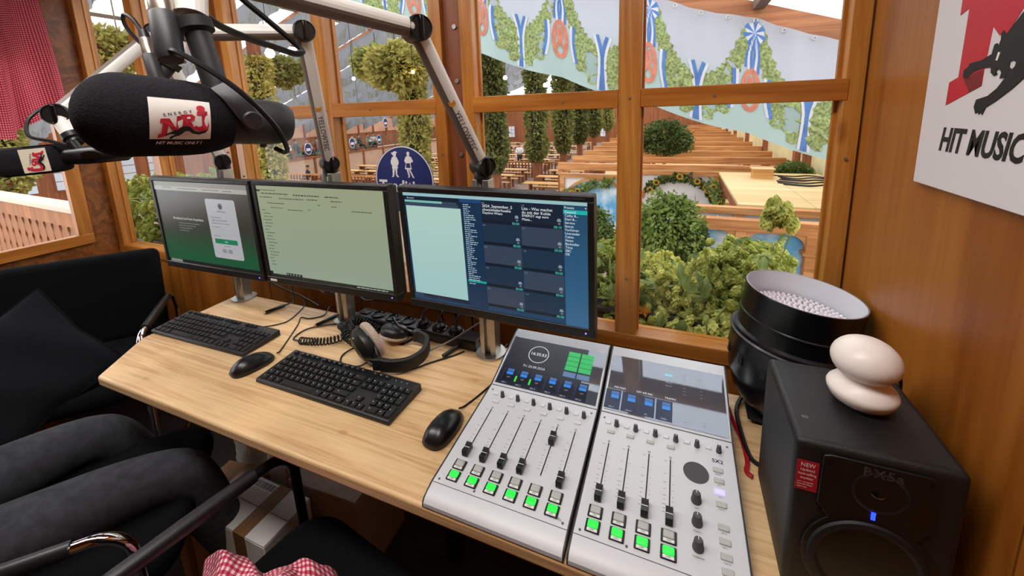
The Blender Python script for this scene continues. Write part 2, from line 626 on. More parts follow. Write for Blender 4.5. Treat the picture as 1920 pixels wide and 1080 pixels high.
# left wall with its window
wl = struct(MB().b2(XL - 0.05, XL, YB, YW + 0.08, -0.02, 0.84).b2(XL - 0.05, XL, YB, YW + 0.08, 1.75, ZC)
            .b2(XL - 0.05, XL, 1.02, YW + 0.08, 0.84, 1.75).b2(XL - 0.05, XL, YB, -0.35, 0.84, 1.75).build('wall_left', W_WALLX))
w1 = struct(MB().b2(XL - 0.02, XL + 0.016, 0.972, 1.026, 0.84, 1.78).b2(XL - 0.02, XL + 0.016, -0.38, -0.33, 0.84, 1.78)
            .build('window_1', W_FRAME_V, bevel=0.003))
MB().b2(XL - 0.02, XL + 0.018, -0.38, 1.026, 0.84, 0.892).build('sill', W_FRAME_Y, w1, bevel=0.003)
MB().b2(XL - 0.02, XL + 0.016, -0.33, 0.972, 1.73, 1.78).build('head', W_FRAME_Y, w1, bevel=0.003)
MB().b2(XL - 0.036, XL - 0.032, -0.33, 0.972, 0.892, 1.73).build('pane', GLASS, w1)
struct(MB().b2(XL, XL + 0.012, YB, YW, 0, 0.09).build('baseboard_left', W_WALLX))
# window wall: panelled parapet and lintel
wb = struct(MB().b2(XL - 0.05, XR + 0.05, YW + 0.02, YW + 0.06, -0.02, 0.745).b2(XL - 0.05, XR + 0.05, YW + 0.0, YW + 0.06, 2.1, ZC).build('wall_back', W_WALL))
xs = [-2.76, -2.2, -1.63, -1.12, -0.55, -0.08, 0.378]
for a, b in zip(xs, xs[1:]):
    MB().b2(a + 0.002, b - 0.002, YW + 0.008, YW + 0.021, 0, 0.735).build('panel_board', W_WALL, wb)
struct(MB().b2(XL, XR, YW - 0.004, YW + 0.008, 0, 0.09).build('baseboard_back', W_WALLX))

def window_unit(n, x0, x1, xm, zs, zt=2.1, fw=0.042, rail=(1.43, 1.478), fl=None, fr=None):
    """a fixed window: outer frame, one mullion, one rail, four panes"""
    fl = fl or fw
    fr = fr or fw
    w = struct(MB().b2(x0, x0 + fl, YW, YW + 0.06, zs, zt).build('window_%d' % n, W_FRAME_V, bevel=0.002))
    MB().b2(x1 - fr, x1, YW, YW + 0.06, zs, zt).build('stile', W_FRAME_V, w, bevel=0.002)
    MB().b2(xm - 0.0285, xm + 0.0285, YW - 0.001, YW + 0.058, zs + 0.03, zt).build('mullion', W_FRAME_V, w, bevel=0.002)
    MB().b2(x0 + 0.0, x1 - 0.0, YW - 0.003, YW + 0.07, zs - 0.002, zs + 0.042).build('sill', W_FRAME_H, w, bevel=0.003)
    MB().b2(x0, x1, YW + 0.0005, YW + 0.06, zt - 0.04, zt + 0.001).build('head', W_FRAME_H, w, bevel=0.002)
    for a, b in ((x0 + fl - 0.008, xm - 0.0285), (xm + 0.0285, x1 - fr + 0.008)):
        MB().b2(a, b, YW - 0.0015, YW + 0.05, rail[0], rail[1]).build('rail', W_FRAME_H, w, bevel=0.002)
        # rebate strips behind the frame that hold the glass
        for z0, z1 in ((zs + 0.042, rail[0]), (rail[1], zt - 0.04)):
            aa = a + 0.008 if a < xm - 0.1 else a
            bb = b if b < xm else b - 0.008
            p = MB().b2(aa, bb, YW + 0.048, YW + 0.052, z0, z1).build('pane', GLASS, w, smooth=False)
            MB().b2(aa, aa + 0.006, YW + 0.036, YW + 0.047, z0, z1).build('glazing_bead', W_FRAME_V, w)
            MB().b2(bb - 0.006, bb, YW + 0.036, YW + 0.047, z0, z1).build('glazing_bead', W_FRAME_V, w)
    s = MB()
    for x, z in ((x0 + 0.02, 1.2), (xm, 0.95), (xm, 1.455), (x1 - 0.02, 1.3), (xm - 0.18, 1.452), (xm + 0.2, 1.452), (xm + 0.1, zs + 0.02)):
        MB().cyl((x, YW - 0.004, z), (x, YW + 0.004, z), 0.0035, n=10).build('screw_head', GREY_TUBE, w)
    return w
window_unit(2, -2.757, -1.735, -2.275, 0.757)
window_unit(3, -1.697, -0.681, -1.178, 0.757)
window_unit(4, -0.617, 0.374, -0.1195, 0.738, fr=0.036)
for k, (a, b) in enumerate(((-1.733, -1.699), (-0.679, -0.619))):
    t = struct(MB().b2(a, b, YW + 0.018, YW + 0.06, 0.735, 2.1).build('trim_%d' % (k + 1), W_BOARD))
    for z in (1.53, 1.69, 1.3, 1.1):
        MB().cyl(((a + b) / 2 + 0.008, YW + 0.012, z), ((a + b) / 2 + 0.008, YW + 0.02, z), 0.007, n=12).build('bolt_head', ALU, t)

# ------------------------------------------------------------------ curtain on the left window
CUR = gingham('red_gingham_curtain', 'a8102f', 'e0a9ae', 1.0, 0.35, 'bc3350')
def curtain():
    t = thing('curtain', 'red and white gingham curtain hanging over the left window', 'curtain', (XL + 0.06, 0, 0))
    y0, y1, zt = -0.3, 0.985, 2.02
    def f(u, v):
        y = y0 + (y1 - y0) * u
        bot = 1.505 - 0.075 * math.sin(u * 9) - 0.05 * math.sin(u * 23 + 1) + 0.0
        if u > 0.9: bot -= 0.03 * (u - 0.9) * 10
        z = zt + (bot - zt) * v
        d = (0.034 * math.sin(u * 52 + 1.2 * v) + 0.016 * math.sin(u * 101 + 2)) * (0.45 + 0.75 * v)
        return (0.03 + d, y + 0.012 * math.sin(u * 31 + v * 2), z)
    mb = MB().grid(f, 120, 30)
    o = mb.build('cloth', CUR, t)
    l = o.data.uv_layers[0]
    for d in l.data:
        d.uv = (d.uv[0] * 1.9 / 0.0088, d.uv[1] * 0.56 / 0.0088)
    MB().cyl((0.03, -0.4, 2.03), (0.03, 1.0, 2.03), 0.009, n=12).build('rod', CHROME, t)
curtain()

# ------------------------------------------------------------------ advertising board on the right wall
def poster():
    t = thing('advertising_board', 'white radio station board with a red letter and black panther on the right wall', 'sign', (XR - 0.006, 0.869, 1.293), (0, 0, 0))
    # local: x' runs along -Y, up = +Z, face = -X
    M = Matrix(((0, 0, -1, 0), (-1, 0, 0, 0), (0, 1, 0, 0), (0, 0, 0, 1)))
    MB().prism([(0.0163, 0.0027), (0.60, 0.0027), (0.60, 0.42), (0.0163, 0.42)], 0.0005, 0.009, M).build('panel', WHITE_CARD, t, bevel=0.001)
    def sh(name, poly, mat, lift=0.0095):
        return MB().prism(poly, 0.009, lift, M).build(name, mat, t, smooth=False)
    sh('red_letter', [(0.074, 0.1254), (0.0744, 0.1576), (0.0936, 0.1639), (0.0936, 0.2553), (0.0758, 0.2492), (0.074, 0.31), (0.135, 0.31), (0.1904, 0.27), (0.1928, 0.2341), (0.1741, 0.2095), (0.1678, 0.2145), (0.162, 0.2089), (0.147, 0.2228), (0.1439, 0.169), (0.1441, 0.1501), (0.1226, 0.1423)], RED, 0.0097)
    sh('red_letter', [(0.205, 0.21), (0.205, 0.32), (0.33, 0.32), (0.36, 0.27), (0.33, 0.22), (0.30, 0.15), (0.25, 0.15), (0.26, 0.21)], RED, 0.0096)
    sh('red_letter', [(0.37, 0.17), (0.37, 0.33), (0.42, 0.33), (0.42, 0.15), (0.38, 0.12), (0.33, 0.13), (0.33, 0.165)], RED, 0.0096)
    cat = [(0.1046, 0.1632), (0.104, 0.1721), (0.1134, 0.1773), (0.1139, 0.1805), (0.1366, 0.1826), (0.154, 0.1883), (0.1559, 0.1993), (0.1599, 0.2005), (0.1632, 0.1959), (0.166, 0.204), (0.1648, 0.2114), (0.1678, 0.2145), (0.1741, 0.2095), (0.194, 0.2294), (0.2103, 0.2391), (0.26, 0.24), (0.33, 0.21), (0.38, 0.16), (0.37, 0.15), (0.30, 0.18), (0.2361, 0.1575), (0.2127, 0.1545), (0.198, 0.1436), (0.1744, 0.1295), (0.1597, 0.1224), (0.1553, 0.1127), (0.1524, 0.1166), (0.1493, 0.1131), (0.1461, 0.1165), (0.1422, 0.1143), (0.1371, 0.1232), (0.1395, 0.1325), (0.1598, 0.1368), (0.1738, 0.1457), (0.1892, 0.1631), (0.1971, 0.17), (0.1976, 0.1741), (0.1928, 0.177), (0.1874, 0.1751), (0.1876, 0.1692), (0.1929, 0.1664), (0.1829, 0.1575), (0.1751, 0.1573), (0.1768, 0.164), (0.1734, 0.1679), (0.1681, 0.1684), (0.1671, 0.1652), (0.1697, 0.1621), (0.1647, 0.1607), (0.158, 0.1654), (0.1571, 0.1717), (0.1451, 0.172), (0.126, 0.1691), (0.1179, 0.1651), (0.1152, 0.159), (0.1108, 0.1628), (0.1093, 0.1602)]
    sh('panther', cat, PRINT_BLACK, 0.0101)
    sh('panther_eye', [(0.1655, 0.1895), (0.1692, 0.1886), (0.1664, 0.1791), (0.1634, 0.1799)], PRINT_WHITE, 0.0103)
    sh('dark_red_patch', [(0.1226, 0.1423), (0.1073, 0.1595), (0.1179, 0.1651), (0.1436, 0.1703), (0.1441, 0.1501)], plain('logo_dark_red', '7a1520', 0.5), 0.0099)
    me = text_mesh('HIT MUSIC ONLY !', 0.0465, PRINT_BLACK, 'LEFT', 0.03, 0.2, 0.0002, 0.98, 0.74)
    o = link('slogan', me, t)
    o.matrix_local = M @ Matrix.Translation((0.0725, 0.0745, 0.0094))
poster()
# ------------------------------------------------------------------ desk
DZ = 0.74
def desk():
    t = thing('desk', 'long pale pine desk with a cut-off left corner under the windows', 'desk', (-0.6, 0.75, 0))
    ox, oy = -0.6, 0.75
    poly = [(-1.478, 0.492), (-1.602, 0.655), (-1.622, 0.985), (-1.60, 1.0), (0.372, 1.0), (0.372, 0.492)]
    poly = [(x - ox, y - oy) for x, y in poly]
    MB().prism(poly, DZ - 0.03, DZ).build('tabletop', W_DESK, t, bevel=0.007, seg=3)
    for x, y in ((-1.40, 0.92), (0.30, 0.92), (0.30, 0.60), (-0.62, 0.92)):
        MB().b2(x - ox - 0.02, x - ox + 0.02, y - oy - 0.02, y - oy + 0.02, 0, DZ - 0.03).build('leg', BLACK_MT, t)
    MB().b2(-0.82, 0.92, 0.155, 0.185, DZ - 0.09, DZ - 0.031).build('crossbar', BLACK_MT, t)
desk()

# ------------------------------------------------------------------ pillars, microphone arms
def pillar(x, y, label, top=1.255):
    t = thing('aluminium_post', label, 'post', (x, y, DZ), group='aluminium posts behind the monitors')
    p = []
    w, g = 0.024, 0.005
    # H-like extrusion with a groove in each broad face
    p = [(-w, -0.018), (-g - 0.004, -0.022), (-g, -0.010), (g, -0.010), (g + 0.004, -0.022), (w, -0.018), (w, 0.018), (g + 0.004, 0.022), (g, 0.010), (-g, 0.010), (-g - 0.004, 0.022), (-w, 0.018)]
    MB().prism(p, 0.006, top - DZ).build('column', ALU, t, bevel=0.001)
    MB().cyl((0, 0, 0), (0, 0, 0.006), 0.043, n=28).build('foot_plate', ALU, t)
    return t
PIL = [(-0.479, 0.958), (-1.035, 0.972), (-1.562, 0.972)]
pillar(*PIL[0], 'aluminium post behind the dark blue monitor, beside the mixing console')
pillar(*PIL[1], 'aluminium post behind the middle monitor, beside the headphones')
pillar(*PIL[2], 'aluminium post behind the leftmost monitor, at the far end of the desk')

YEL = plain('logo_orange', 'e09a2a', 0.5)
def arm_tube(t, a, b, name, facet=None, w=0.0195):
    """flat-oval white tube with a grey-brown facet underneath"""
    a, b = Vector(a), Vector(b)
    d = (b - a).normalized()
    if facet is not None:
        facet = Vector(facet)
        facet = (facet - d * facet.dot(d)).normalized()
    side = d.cross(Vector((0, 0, 1)))
    if side.length < 0.05:
        side = Vector((1, 0, 0))
    side.normalize()
    up = side.cross(d).normalized()
    prof = []
    for k in range(20):
        an = 2 * PI * k / 20
        x, y = math.cos(an) * w, math.sin(an) * w
        prof.append((x, y))
    mb = MB()
    vs = [a + side * x + up * y for x, y in prof] + [b + side * x + up * y for x, y in prof]
    n = 20
    for i in range(n):
        j = (i + 1) % n
        nv = (side * (prof[i][0] + prof[j][0]) + up * (prof[i][1] + prof[j][1])).normalized()
        mb.cur = 1 if facet is not None and nv.dot(facet) > 0.36 else 0
        mb._add([vs[i], vs[j], vs[n + j], vs[n + i]], [(0, 1, 2, 3)])
    mb.cur = 0
    mb._add(vs[:n], [tuple(range(n - 1, -1, -1))])
    mb._add(vs[n:], [tuple(range(n))])
    o = mb.build(name, [WHITE_TUBE, GREY_TUBE], t)
    # the facet: a flat strip let into one flank
    return o, d, side, up

def knuckle(t, p, axis, r=0.027, h=0.056):
    """black disc joint with a ridge across its cap"""
    p, ax = Vector(p), Vector(axis).normalized()
    o = MB().lathe([(0, -h / 2), (r * 0.86, -h / 2), (r, -h / 2 + 0.005), (r, h / 2 - 0.006), (r * 0.9, h / 2), (r * 0.82, h / 2 - 0.004), (0, h / 2 - 0.004)], 28, p, ax).build('joint', BLACK_PL, t)
    x, y, z = frame_from(ax)
    MB().box(p + ax * (h / 2 - 0.001), (0.009, r * 1.75, 0.008), Matrix((x, y, z)).transposed()).build('joint_wing', BLACK_GL, o, bevel=0.002)
    return o

def logo_on(t, a, d, nrm, w, size=0.021, back=0.10):
    """maker's lettering running down the tube near its foot"""
    d, nrm = Vector(d).normalized(), Vector(nrm)
    nrm = (nrm - d * nrm.dot(d)).normalized()
    x = -d
    y = nrm.cross(x)
    m = Matrix((x, y, nrm)).transposed().to_4x4()
    # 'd' points up the tube; text reads downwards
    pos = Vector(a) + d * back + nrm * (w + 0.0006)
    me = text_mesh('YELLOWTEC', size, PRINT_GREY, 'CENTER', 0.0, 0, 0.0001)
    o = link('maker_lettering', me, t)
    m2 = m.copy(); m2.translation = pos
    o.matrix_local = m2
    pos2 = Vector(a) + d * (back + 0.082) + nrm * (w + 0.0004)
    m3 = m.copy(); m3.translation = pos2
    q = MB().prism([(-0.008, -0.008), (-0.003, 0.0), (-0.008, 0.008), (0.003, 0.008), (0.008, 0.0), (0.003, -0.008)], 0, 0.0003).build('maker_mark', YEL, t)
    q.matrix_local = m3

CAM = Vector((0, 0, 1.43))
def mic_arm(label, base, j, e, end, extra=None, logo=True, foot=1.255):
    """base: top of the post, j: elbow, e: end of the upper tube, end: lower end of the drop piece"""
    t = thing('microphone_boom', label, 'microphone arm', (base[0], base[1], foot), group='white jointed microphone arms')
    o = Vector((base[0], base[1], foot))
    L = lambda p: Vector(p) - o
    b0 = Vector(base)
    MB().lathe([(0, 0.0005), (0.023, 0.0005), (0.0235, 0.02), (0.021, 0.026), (0, 0.026)], 24, (0, 0, 0)).build('swivel_foot', BLACK_PL, t)
    B, J, E, D = L(base), L(j), L(e), L(end)
    hinge = Vector((0.85, -0.5, 0))
    MB().cyl((0, 0, 0.024), B, 0.022, 0.024, n=20).build('fork', BLACK_PL, t)
    knuckle(t, B, hinge)
    knuckle(t, J, hinge)
    d1 = (J - B).normalized()
    a, b = B + d1 * 0.02, J - d1 * 0.02
    arm_tube(t, a, b, 'lower_tube', (-0.72, -0.68, -0.1))
    d2 = (E - J).normalized()
    arm_tube(t, J + d2 * 0.02, E, 'upper_tube', (0, 0, -1))
    if (D - E).length > 0.01:
        knuckle(t, E, hinge, 0.024, 0.05)
        arm_tube(t, E, D, 'drop_tube')
    if logo:
        logo_on(t, a, d1, (CAM - Vector(base)), 0.019)
    return t
mic_arm('white microphone arm rising right of the blue sign, holding the nearest microphone', (PIL[0][0], PIL[0][1], 1.29), (-0.519, 0.756, 1.608), (-0.612, 0.379, 1.630), (-0.598, 0.362, 1.567))
mic_arm('white microphone arm on the middle post, its upper tube level behind the cables', (PIL[1][0], PIL[1][1], 1.285), (-0.914, 0.821, 1.652), (-1.058, 0.614, 1.632), (-1.052, 0.590, 1.570))

LABEL_CARD = plain('label_cloth_white', 'eeebe8', 0.8)
LABEL_WARM = plain('label_cloth_cream', 'e6dcc8', 0.8)
LOGO_RED = plain('label_red', 'c4213a', 0.6)
def warp(me, place, lift):
    for v in me.vertices:
        v.co = place(v.co.x, v.co.y, lift)
    return me
def nrj_label(t, place, w, hgt=0.86, slogan=True, panel=LABEL_CARD, wanted=0.0008):
    """station label: white panel, word, three red letters and a leaping panther"""
    def quad_panel(u, v):
        return place((u - 0.5) * w, (v - 0.5) * w * hgt, wanted)
    p = MB().grid(quad_panel, 14, 10, uv=False).build('station_label', panel, t)
    def fl(name, poly, mat, lift):
        return MB()._add([place(x * w, y * w, lift) for x, y in poly], [tuple(range(len(poly)))]).build(name, mat, p, smooth=False)
    # letters N R j drawn as bands
    fl('letter_n', [(-0.383, -0.401), (-0.366, -0.313), (-0.327, -0.302), (-0.299, -0.071), (-0.344, -0.076), (-0.332, 0.006), (-0.192, 0.017), (-0.092, -0.170), (-0.075, 0.067), (0.009, 0.083), (-0.030, -0.280), (-0.114, -0.291), (-0.209, -0.115), (-0.243, -0.346)], LOGO_RED, wanted * 2)
    fl('letter_r', [(-0.004, -0.211), (0.028, 0.030), (-0.017, 0.030), (-0.004, 0.105), (0.178, 0.123), (0.230, 0.076), (0.210, 0.007), (0.152, -0.027), (0.230, -0.188), (0.126, -0.211), (0.067, -0.061), (0.061, -0.211)], LOGO_RED, wanted * 2)
    fl('letter_r_eye', [(0.084, 0.025), (0.092, 0.065), (0.139, 0.071), (0.152, 0.042), (0.126, 0.021)], panel, wanted * 2.5)
    fl('letter_j', [(0.259, 0.186), (0.438, 0.208), (0.466, -0.116), (0.427, -0.214), (0.326, -0.246), (0.203, -0.192), (0.220, -0.106), (0.293, -0.138), (0.343, -0.106), (0.338, 0.121), (0.254, 0.110)], LOGO_RED, wanted * 2)
    fl('letter_j_dot', [(0.33 + 0.075 * math.cos(a * PI / 10), 0.26 + 0.065 * math.sin(a * PI / 10)) for a in range(20)], LOGO_RED, wanted * 2)
    cat = [(-0.27, -0.31), (-0.19, -0.26), (-0.13, -0.23), (-0.10, -0.2), (-0.08, -0.22), (-0.02, -0.15), (0.06, -0.115), (0.13, -0.13), (0.2, -0.21), (0.28, -0.24), (0.38, -0.22), (0.46, -0.16), (0.40, -0.26), (0.29, -0.30), (0.18, -0.28), (0.11, -0.22), (0.05, -0.23), (0.0, -0.29), (-0.05, -0.33), (-0.13, -0.36), (-0.17, -0.41), (-0.21, -0.39), (-0.17, -0.34), (-0.10, -0.31), (-0.13, -0.295), (-0.19, -0.30), (-0.25, -0.335)]
    fl('panther', cat, PRINT_BLACK, wanted * 3)
    me = text_mesh('ENERGY', 0.085 * w, PRINT_BLACK, 'CENTER', 0.02, 0.0, 0, 1.75)
    rot = Matrix.Rotation(R(13), 4, 'Z')
    me.transform(rot)
    me.transform(Matrix.Translation((-0.055 * w, 0.125 * w, 0)))
    link('station_word', warp(me, place, wanted * 2), p)
    if slogan:
        me = text_mesh('HIT MUSIC ONLY !', 0.105 * w, PRINT_WHITE, 'CENTER', 0.02, 0.25, 0, 1.0, 0.86)
        me.transform(Matrix.Translation((-0.03 * w, -0.52 * w, 0)))
        link('slogan', warp(me, place, wanted * 1.5), p)
    return p

def broadcast_mic(label, A, B, mount, label_on=True, rw=0.0485, cam=CAM, group='black broadcast microphones with foam covers'):
    """big foam-covered dynamic microphone in a yoke: A tip, B tail"""
    A, B = Vector(A), Vector(B)
    o = (A + B) / 2
    t = thing('microphone', label, 'microphone', o, group=group)
    a = (B - A).normalized()
    L = (B - A).length
    A0 = A - o
    ws = L * 0.66
    prof = [(0, 0)]
    for k in range(1, 9):
        an = PI / 2 * k / 8
        prof.append((rw * math.sin(an), 0.042 * (1 - math.cos(an))))
    prof += [(rw * 0.985, ws * 0.5), (rw * 0.97, ws * 0.68), (rw * 0.93, ws * 0.80), (rw * 0.83, ws * 0.92), (rw * 0.72, ws), (0, ws)]
    MB().lathe(prof, 40, A0, a).build('foam_windscreen', FOAM, t)
    rb = 0.0315
    MB().lathe([(0, ws - 0.01), (rb, ws - 0.01), (rb, L - 0.03), (rb * 0.97, L - 0.016), (rb * 0.86, L - 0.004), (rb * 0.76, L), (0, L)], 36, A0, a).build('body', DARK_PL, t)
    # yoke: strap over the body from bolt to bolt
    up = Vector((0, 0, 1)); up = (up - a * up.dot(a)).normalized()
    sd = a.cross(up).normalized()
    yc = A0 + a * (ws + 0.016)
    lean = R(33)
    upy, ay = (up * math.cos(lean) - a * math.sin(lean)), (a * math.cos(lean) + up * math.sin(lean))
    rin = rb + 0.007
    path = [(-rin, -0.012), (-rin, 0.02), (-rin * 0.95, rb + 0.004), (-rin * 0.55, rb + 0.02), (rin * 0.55, rb + 0.02), (rin * 0.95, rb + 0.004), (rin, 0.02), (rin, -0.012)]
    mb = MB()
    th, wd = 0.0028, 0.0115
    vs = []
    for i, (x, y) in enumerate(path):
        nx, ny = x, y - 0.01
        ln = math.hypot(nx, ny)
        nx, ny = nx / ln, ny / ln
        for q, h in ((0, -wd), (0, wd), (th, wd), (th, -wd)):
            vs.append(yc + sd * (x + nx * q) + upy * (y + ny * q) + ay * h)
    fs = []
    for i in range(len(path) - 1):
        for k in range(4):
            l = (k + 1) % 4
            fs.append((i * 4 + k, i * 4 + l, i * 4 + 4 + l, i * 4 + 4 + k))
    fs += [(3, 2, 1, 0), tuple((len(path) - 1) * 4 + k for k in range(4))]
    mb._add(vs, fs)
    y = mb.build('yoke', DARK_PL, t)
    for s in (-1, 1):
        MB().lathe([(0, 0), (0.0125, 0), (0.0125, 0.006), (0.0105, 0.0085), (0, 0.0085)], 22, yc + sd * s * (rin + th * 0.5), sd * s).build('yoke_bolt', DARK_PL, y)
    top = yc + upy * (rb + 0.021)
    m0 = Vector(mount) - o
    MB().lathe([(0, -0.004), (0.0145, -0.004), (0.0145, (m0 - top).length * 0.72), (0, (m0 - top).length * 0.72)], 22, top, m0 - top).build('mount_stem', DARK_PL, t)
    dd = (m0 - top).normalized()
    MB().lathe([(0, 0), (0.0205, 0), (0.0205, 0.014), (0, 0.014)], 26, m0 - dd * 0.022, dd).build('mount_collar', BLACK_MT, t)
    # strain relief at the tail
    MB().box(A0 + a * (L - 0.035) - up * (rb * 0.98), (0.006, 0.006, 0.009)).build('cable_clip', BLACK_PL, t)
    if label_on:
        c0 = A0 + a * (ws * 0.62) + o
        e1 = cam - c0; e1 = (e1 - a * e1.dot(a)).normalized()
        e2 = e1.cross(a) if e1.cross(a).z > 0 else a.cross(e1)
        def rad(s):
            pr = prof
            for (r0, h0), (r1, h1) in zip(pr, pr[1:]):
                if h0 <= s <= h1 and h1 > h0:
                    return r0 + (r1 - r0) * (s - h0) / (h1 - h0)
            return rw
        s0, th0 = label_on
        def place(x, yv, lift):
            s = s0 + x
            th_ = th0 + yv / rw
            return A0 + a * s + (e1 * math.cos(th_) + e2 * math.sin(th_)) * (rad(min(max(s, 0.001), ws)) + lift)
        nrj_label(t, place, 0.057)
    return t, a, up, sd, yc + o, rb

A1, B1 = Vector((-0.612, 0.230, 1.445)), Vector((-0.538, 0.438, 1.4235))
m1 = broadcast_mic('nearest black foam-covered microphone with a station label on its side', A1, B1, (-0.590, 0.358, 1.568), label_on=(0.0885, -0.04))
m2 = broadcast_mic('black foam-covered microphone hidden behind the nearest one, on the middle arm', (-1.165, 0.455, 1.473), (-1.02, 0.61, 1.462), (-1.052, 0.588, 1.571), label_on=None, rw=0.045)

def xlr(label, p0, p1, r=0.0122, group='round cable connectors beside the microphone mounts'):
    """cable connector: silver sleeve over a black body, hanging next to the mount"""
    p0, p1 = Vector(p0), Vector(p1)
    t = thing('cable_connector', label, 'connector', p1, group=group)
    d = (p1 - p0)
    L = d.length
    d.normalize()
    q = p0 - p1
    MB().lathe([(0, -0.02), (r * 0.72, -0.02), (r * 0.8, 0.0), (0, 0.0)], 20, q, d).build('boot', BLACK_PL, t)
    s = MB().lathe([(0, 0), (r * 0.96, 0), (r * 1.0, 0.004), (r * 0.97, L * 0.2), (r * 1.0, L * 0.22), (r * 0.98, L * 0.36), (0, L * 0.36)], 24, q, d).build('sleeve', plain('satin_nickel', 'b3a59a', 0.3, 0.9), t)
    MB().lathe([(0, L * 0.36), (r * 1.08, L * 0.36), (r * 1.12, L * 0.37), (r * 1.12, L * 0.93), (r * 0.95, L), (0, L)], 24, q, d).build('barrel', DARK_PL, t)
    MB().box(q + d * L * 0.3 + frame_from(d)[0] * r * 1.05, (0.004, 0.005, 0.012)).build('latch', CHROME, t)
    return t
xlr('large silver and black connector hanging left of the nearest microphone mount', (-0.6125, 0.3385, 1.597), (-0.5835, 0.322, 1.506), 0.0135)
xlr('smaller silver and black connector on the middle arm, left of the large one', (-1.083, 0.556, 1.612), (-1.052, 0.548, 1.515), 0.0125)

# third arm, leading to the far microphone on the left
def third_arm():
    o = Vector((PIL[2][0], PIL[2][1], 1.255))
    t = thing('microphone_boom', 'white microphone arm on the far post, folded down to the leftmost microphone', 'microphone arm', o, group='white jointed microphone arms')
    L = lambda p: Vector(p) - o
    B, J, E, K = L((o.x, o.y, 1.285)), L((-1.551, 0.824, 1.713)), L((-1.499, 0.542, 1.462)), L((-1.446, 0.549, 1.384))
    MB().lathe([(0, 0.0005), (0.023, 0.0005), (0.0235, 0.02), (0, 0.026)], 24).build('swivel_foot', BLACK_PL, t)
    MB().cyl((0, 0, 0.024), B, 0.022, 0.024, n=20).build('fork', BLACK_PL, t)
    hg = Vector((0.85, -0.5, 0))
    for p in (B, J, E):
        knuckle(t, p, hg)
    d1 = (J - B).normalized()
    arm_tube(t, B + d1 * 0.02, J - d1 * 0.02, 'lower_tube', (-0.72, -0.68, -0.1))
    d2 = (E - J).normalized()
    arm_tube(t, J + d2 * 0.02, E - d2 * 0.02, 'upper_tube', (-0.5, 0.0, 1))
    d3 = (K - E).normalized()
    arm_tube(t, E + d3 * 0.015, K - d3 * 0.03, 'drop_tube')
    MB().lathe([(0, -0.032), (0.022, -0.032), (0.022, -0.018), (0.017, -0.014), (0.019, -0.006), (0.012, 0), (0, 0)], 24, K, d3).build('end_clamp', BLACK_PL, t)
third_arm()
def flag_mic():
    H, T = Vector((-1.570, 0.435, 1.344)), Vector((-1.395, 0.572, 1.357))
    # the head points out of the left edge of the picture
    t = thing('microphone', 'leftmost black microphone with a square station label, half hidden by the nearest one', 'microphone', (H + T) / 2, group='black broadcast microphones with foam covers')
    o = (H + T) / 2
    a = (T - H).normalized()
    L = (T - H).length
    up = Vector((0, 0, 1)); up = (up - a * up.dot(a)).normalized()
    sd = a.cross(up).normalized()
    q = H - o
    # rounded square foam head
    mb = MB()
    rings = [(0.002, 0.012), (0.006, 0.023), (0.016, 0.031), (0.03, 0.036), (0.125, 0.036), (0.138, 0.033), (0.146, 0.022)]
    vs, n = [], 24
    for h, r in rings:
        for k in range(n):
            an = 2 * PI * k / n + PI / 4
            c, s = math.cos(an), math.sin(an)
            m = (abs(c) ** 5 + abs(s) ** 5) ** (-1 / 5)
            vs.append(q + a * h + sd * (c * m * r) + up * (s * m * r))
    fs = [(i * n + k, i * n + (k + 1) % n, (i + 1) * n + (k + 1) % n, (i + 1) * n + k) for i in range(len(rings) - 1) for k in range(n)]
    fs += [tuple(range(n - 1, -1, -1)), tuple((len(rings) - 1) * n + k for k in range(n))]
    mb._add(vs, fs)
    mb.build('foam_head', FOAM, t)
    MB().lathe([(0, 0.14), (0.019, 0.14), (0.0205, 0.16), (0.0215, 0.165), (0.0235, L - 0.03), (0.024, L + 0.05), (0.018, L + 0.058), (0, L + 0.058)], 26, q, a).build('body', BLACK_PL, t)
    face = 1 if sd.dot(CAM - o) > 0 else -1
    nrm = sd * face
    nrj_label(t, lambda x, y, l: q + a * (0.106 - y) + up * (-x) * 1.0 + nrm * (0.0362 + l), 0.058, 0.92, False, LABEL_WARM)
    nrj_label(t, lambda x, y, l: q + a * (0.106 - y) + nrm * (x) + up * (0.0362 + l), 0.058, 0.92, False, LABEL_WARM)
    c = q + a * (L - 0.012) + nrm * 0.0225
    MB().lathe([(0, 0), (0.0125, 0), (0.0125, 0.003), (0, 0.004)], 24, c, nrm, 1.7, 0.8).build('side_badge', BLACK_GL, t)
    MB().cyl(q + a * (L - 0.05) + up * 0.016, q + a * (L - 0.058) + up * 0.038, 0.012, n=16).build('neck', BLACK_PL, t)
flag_mic()
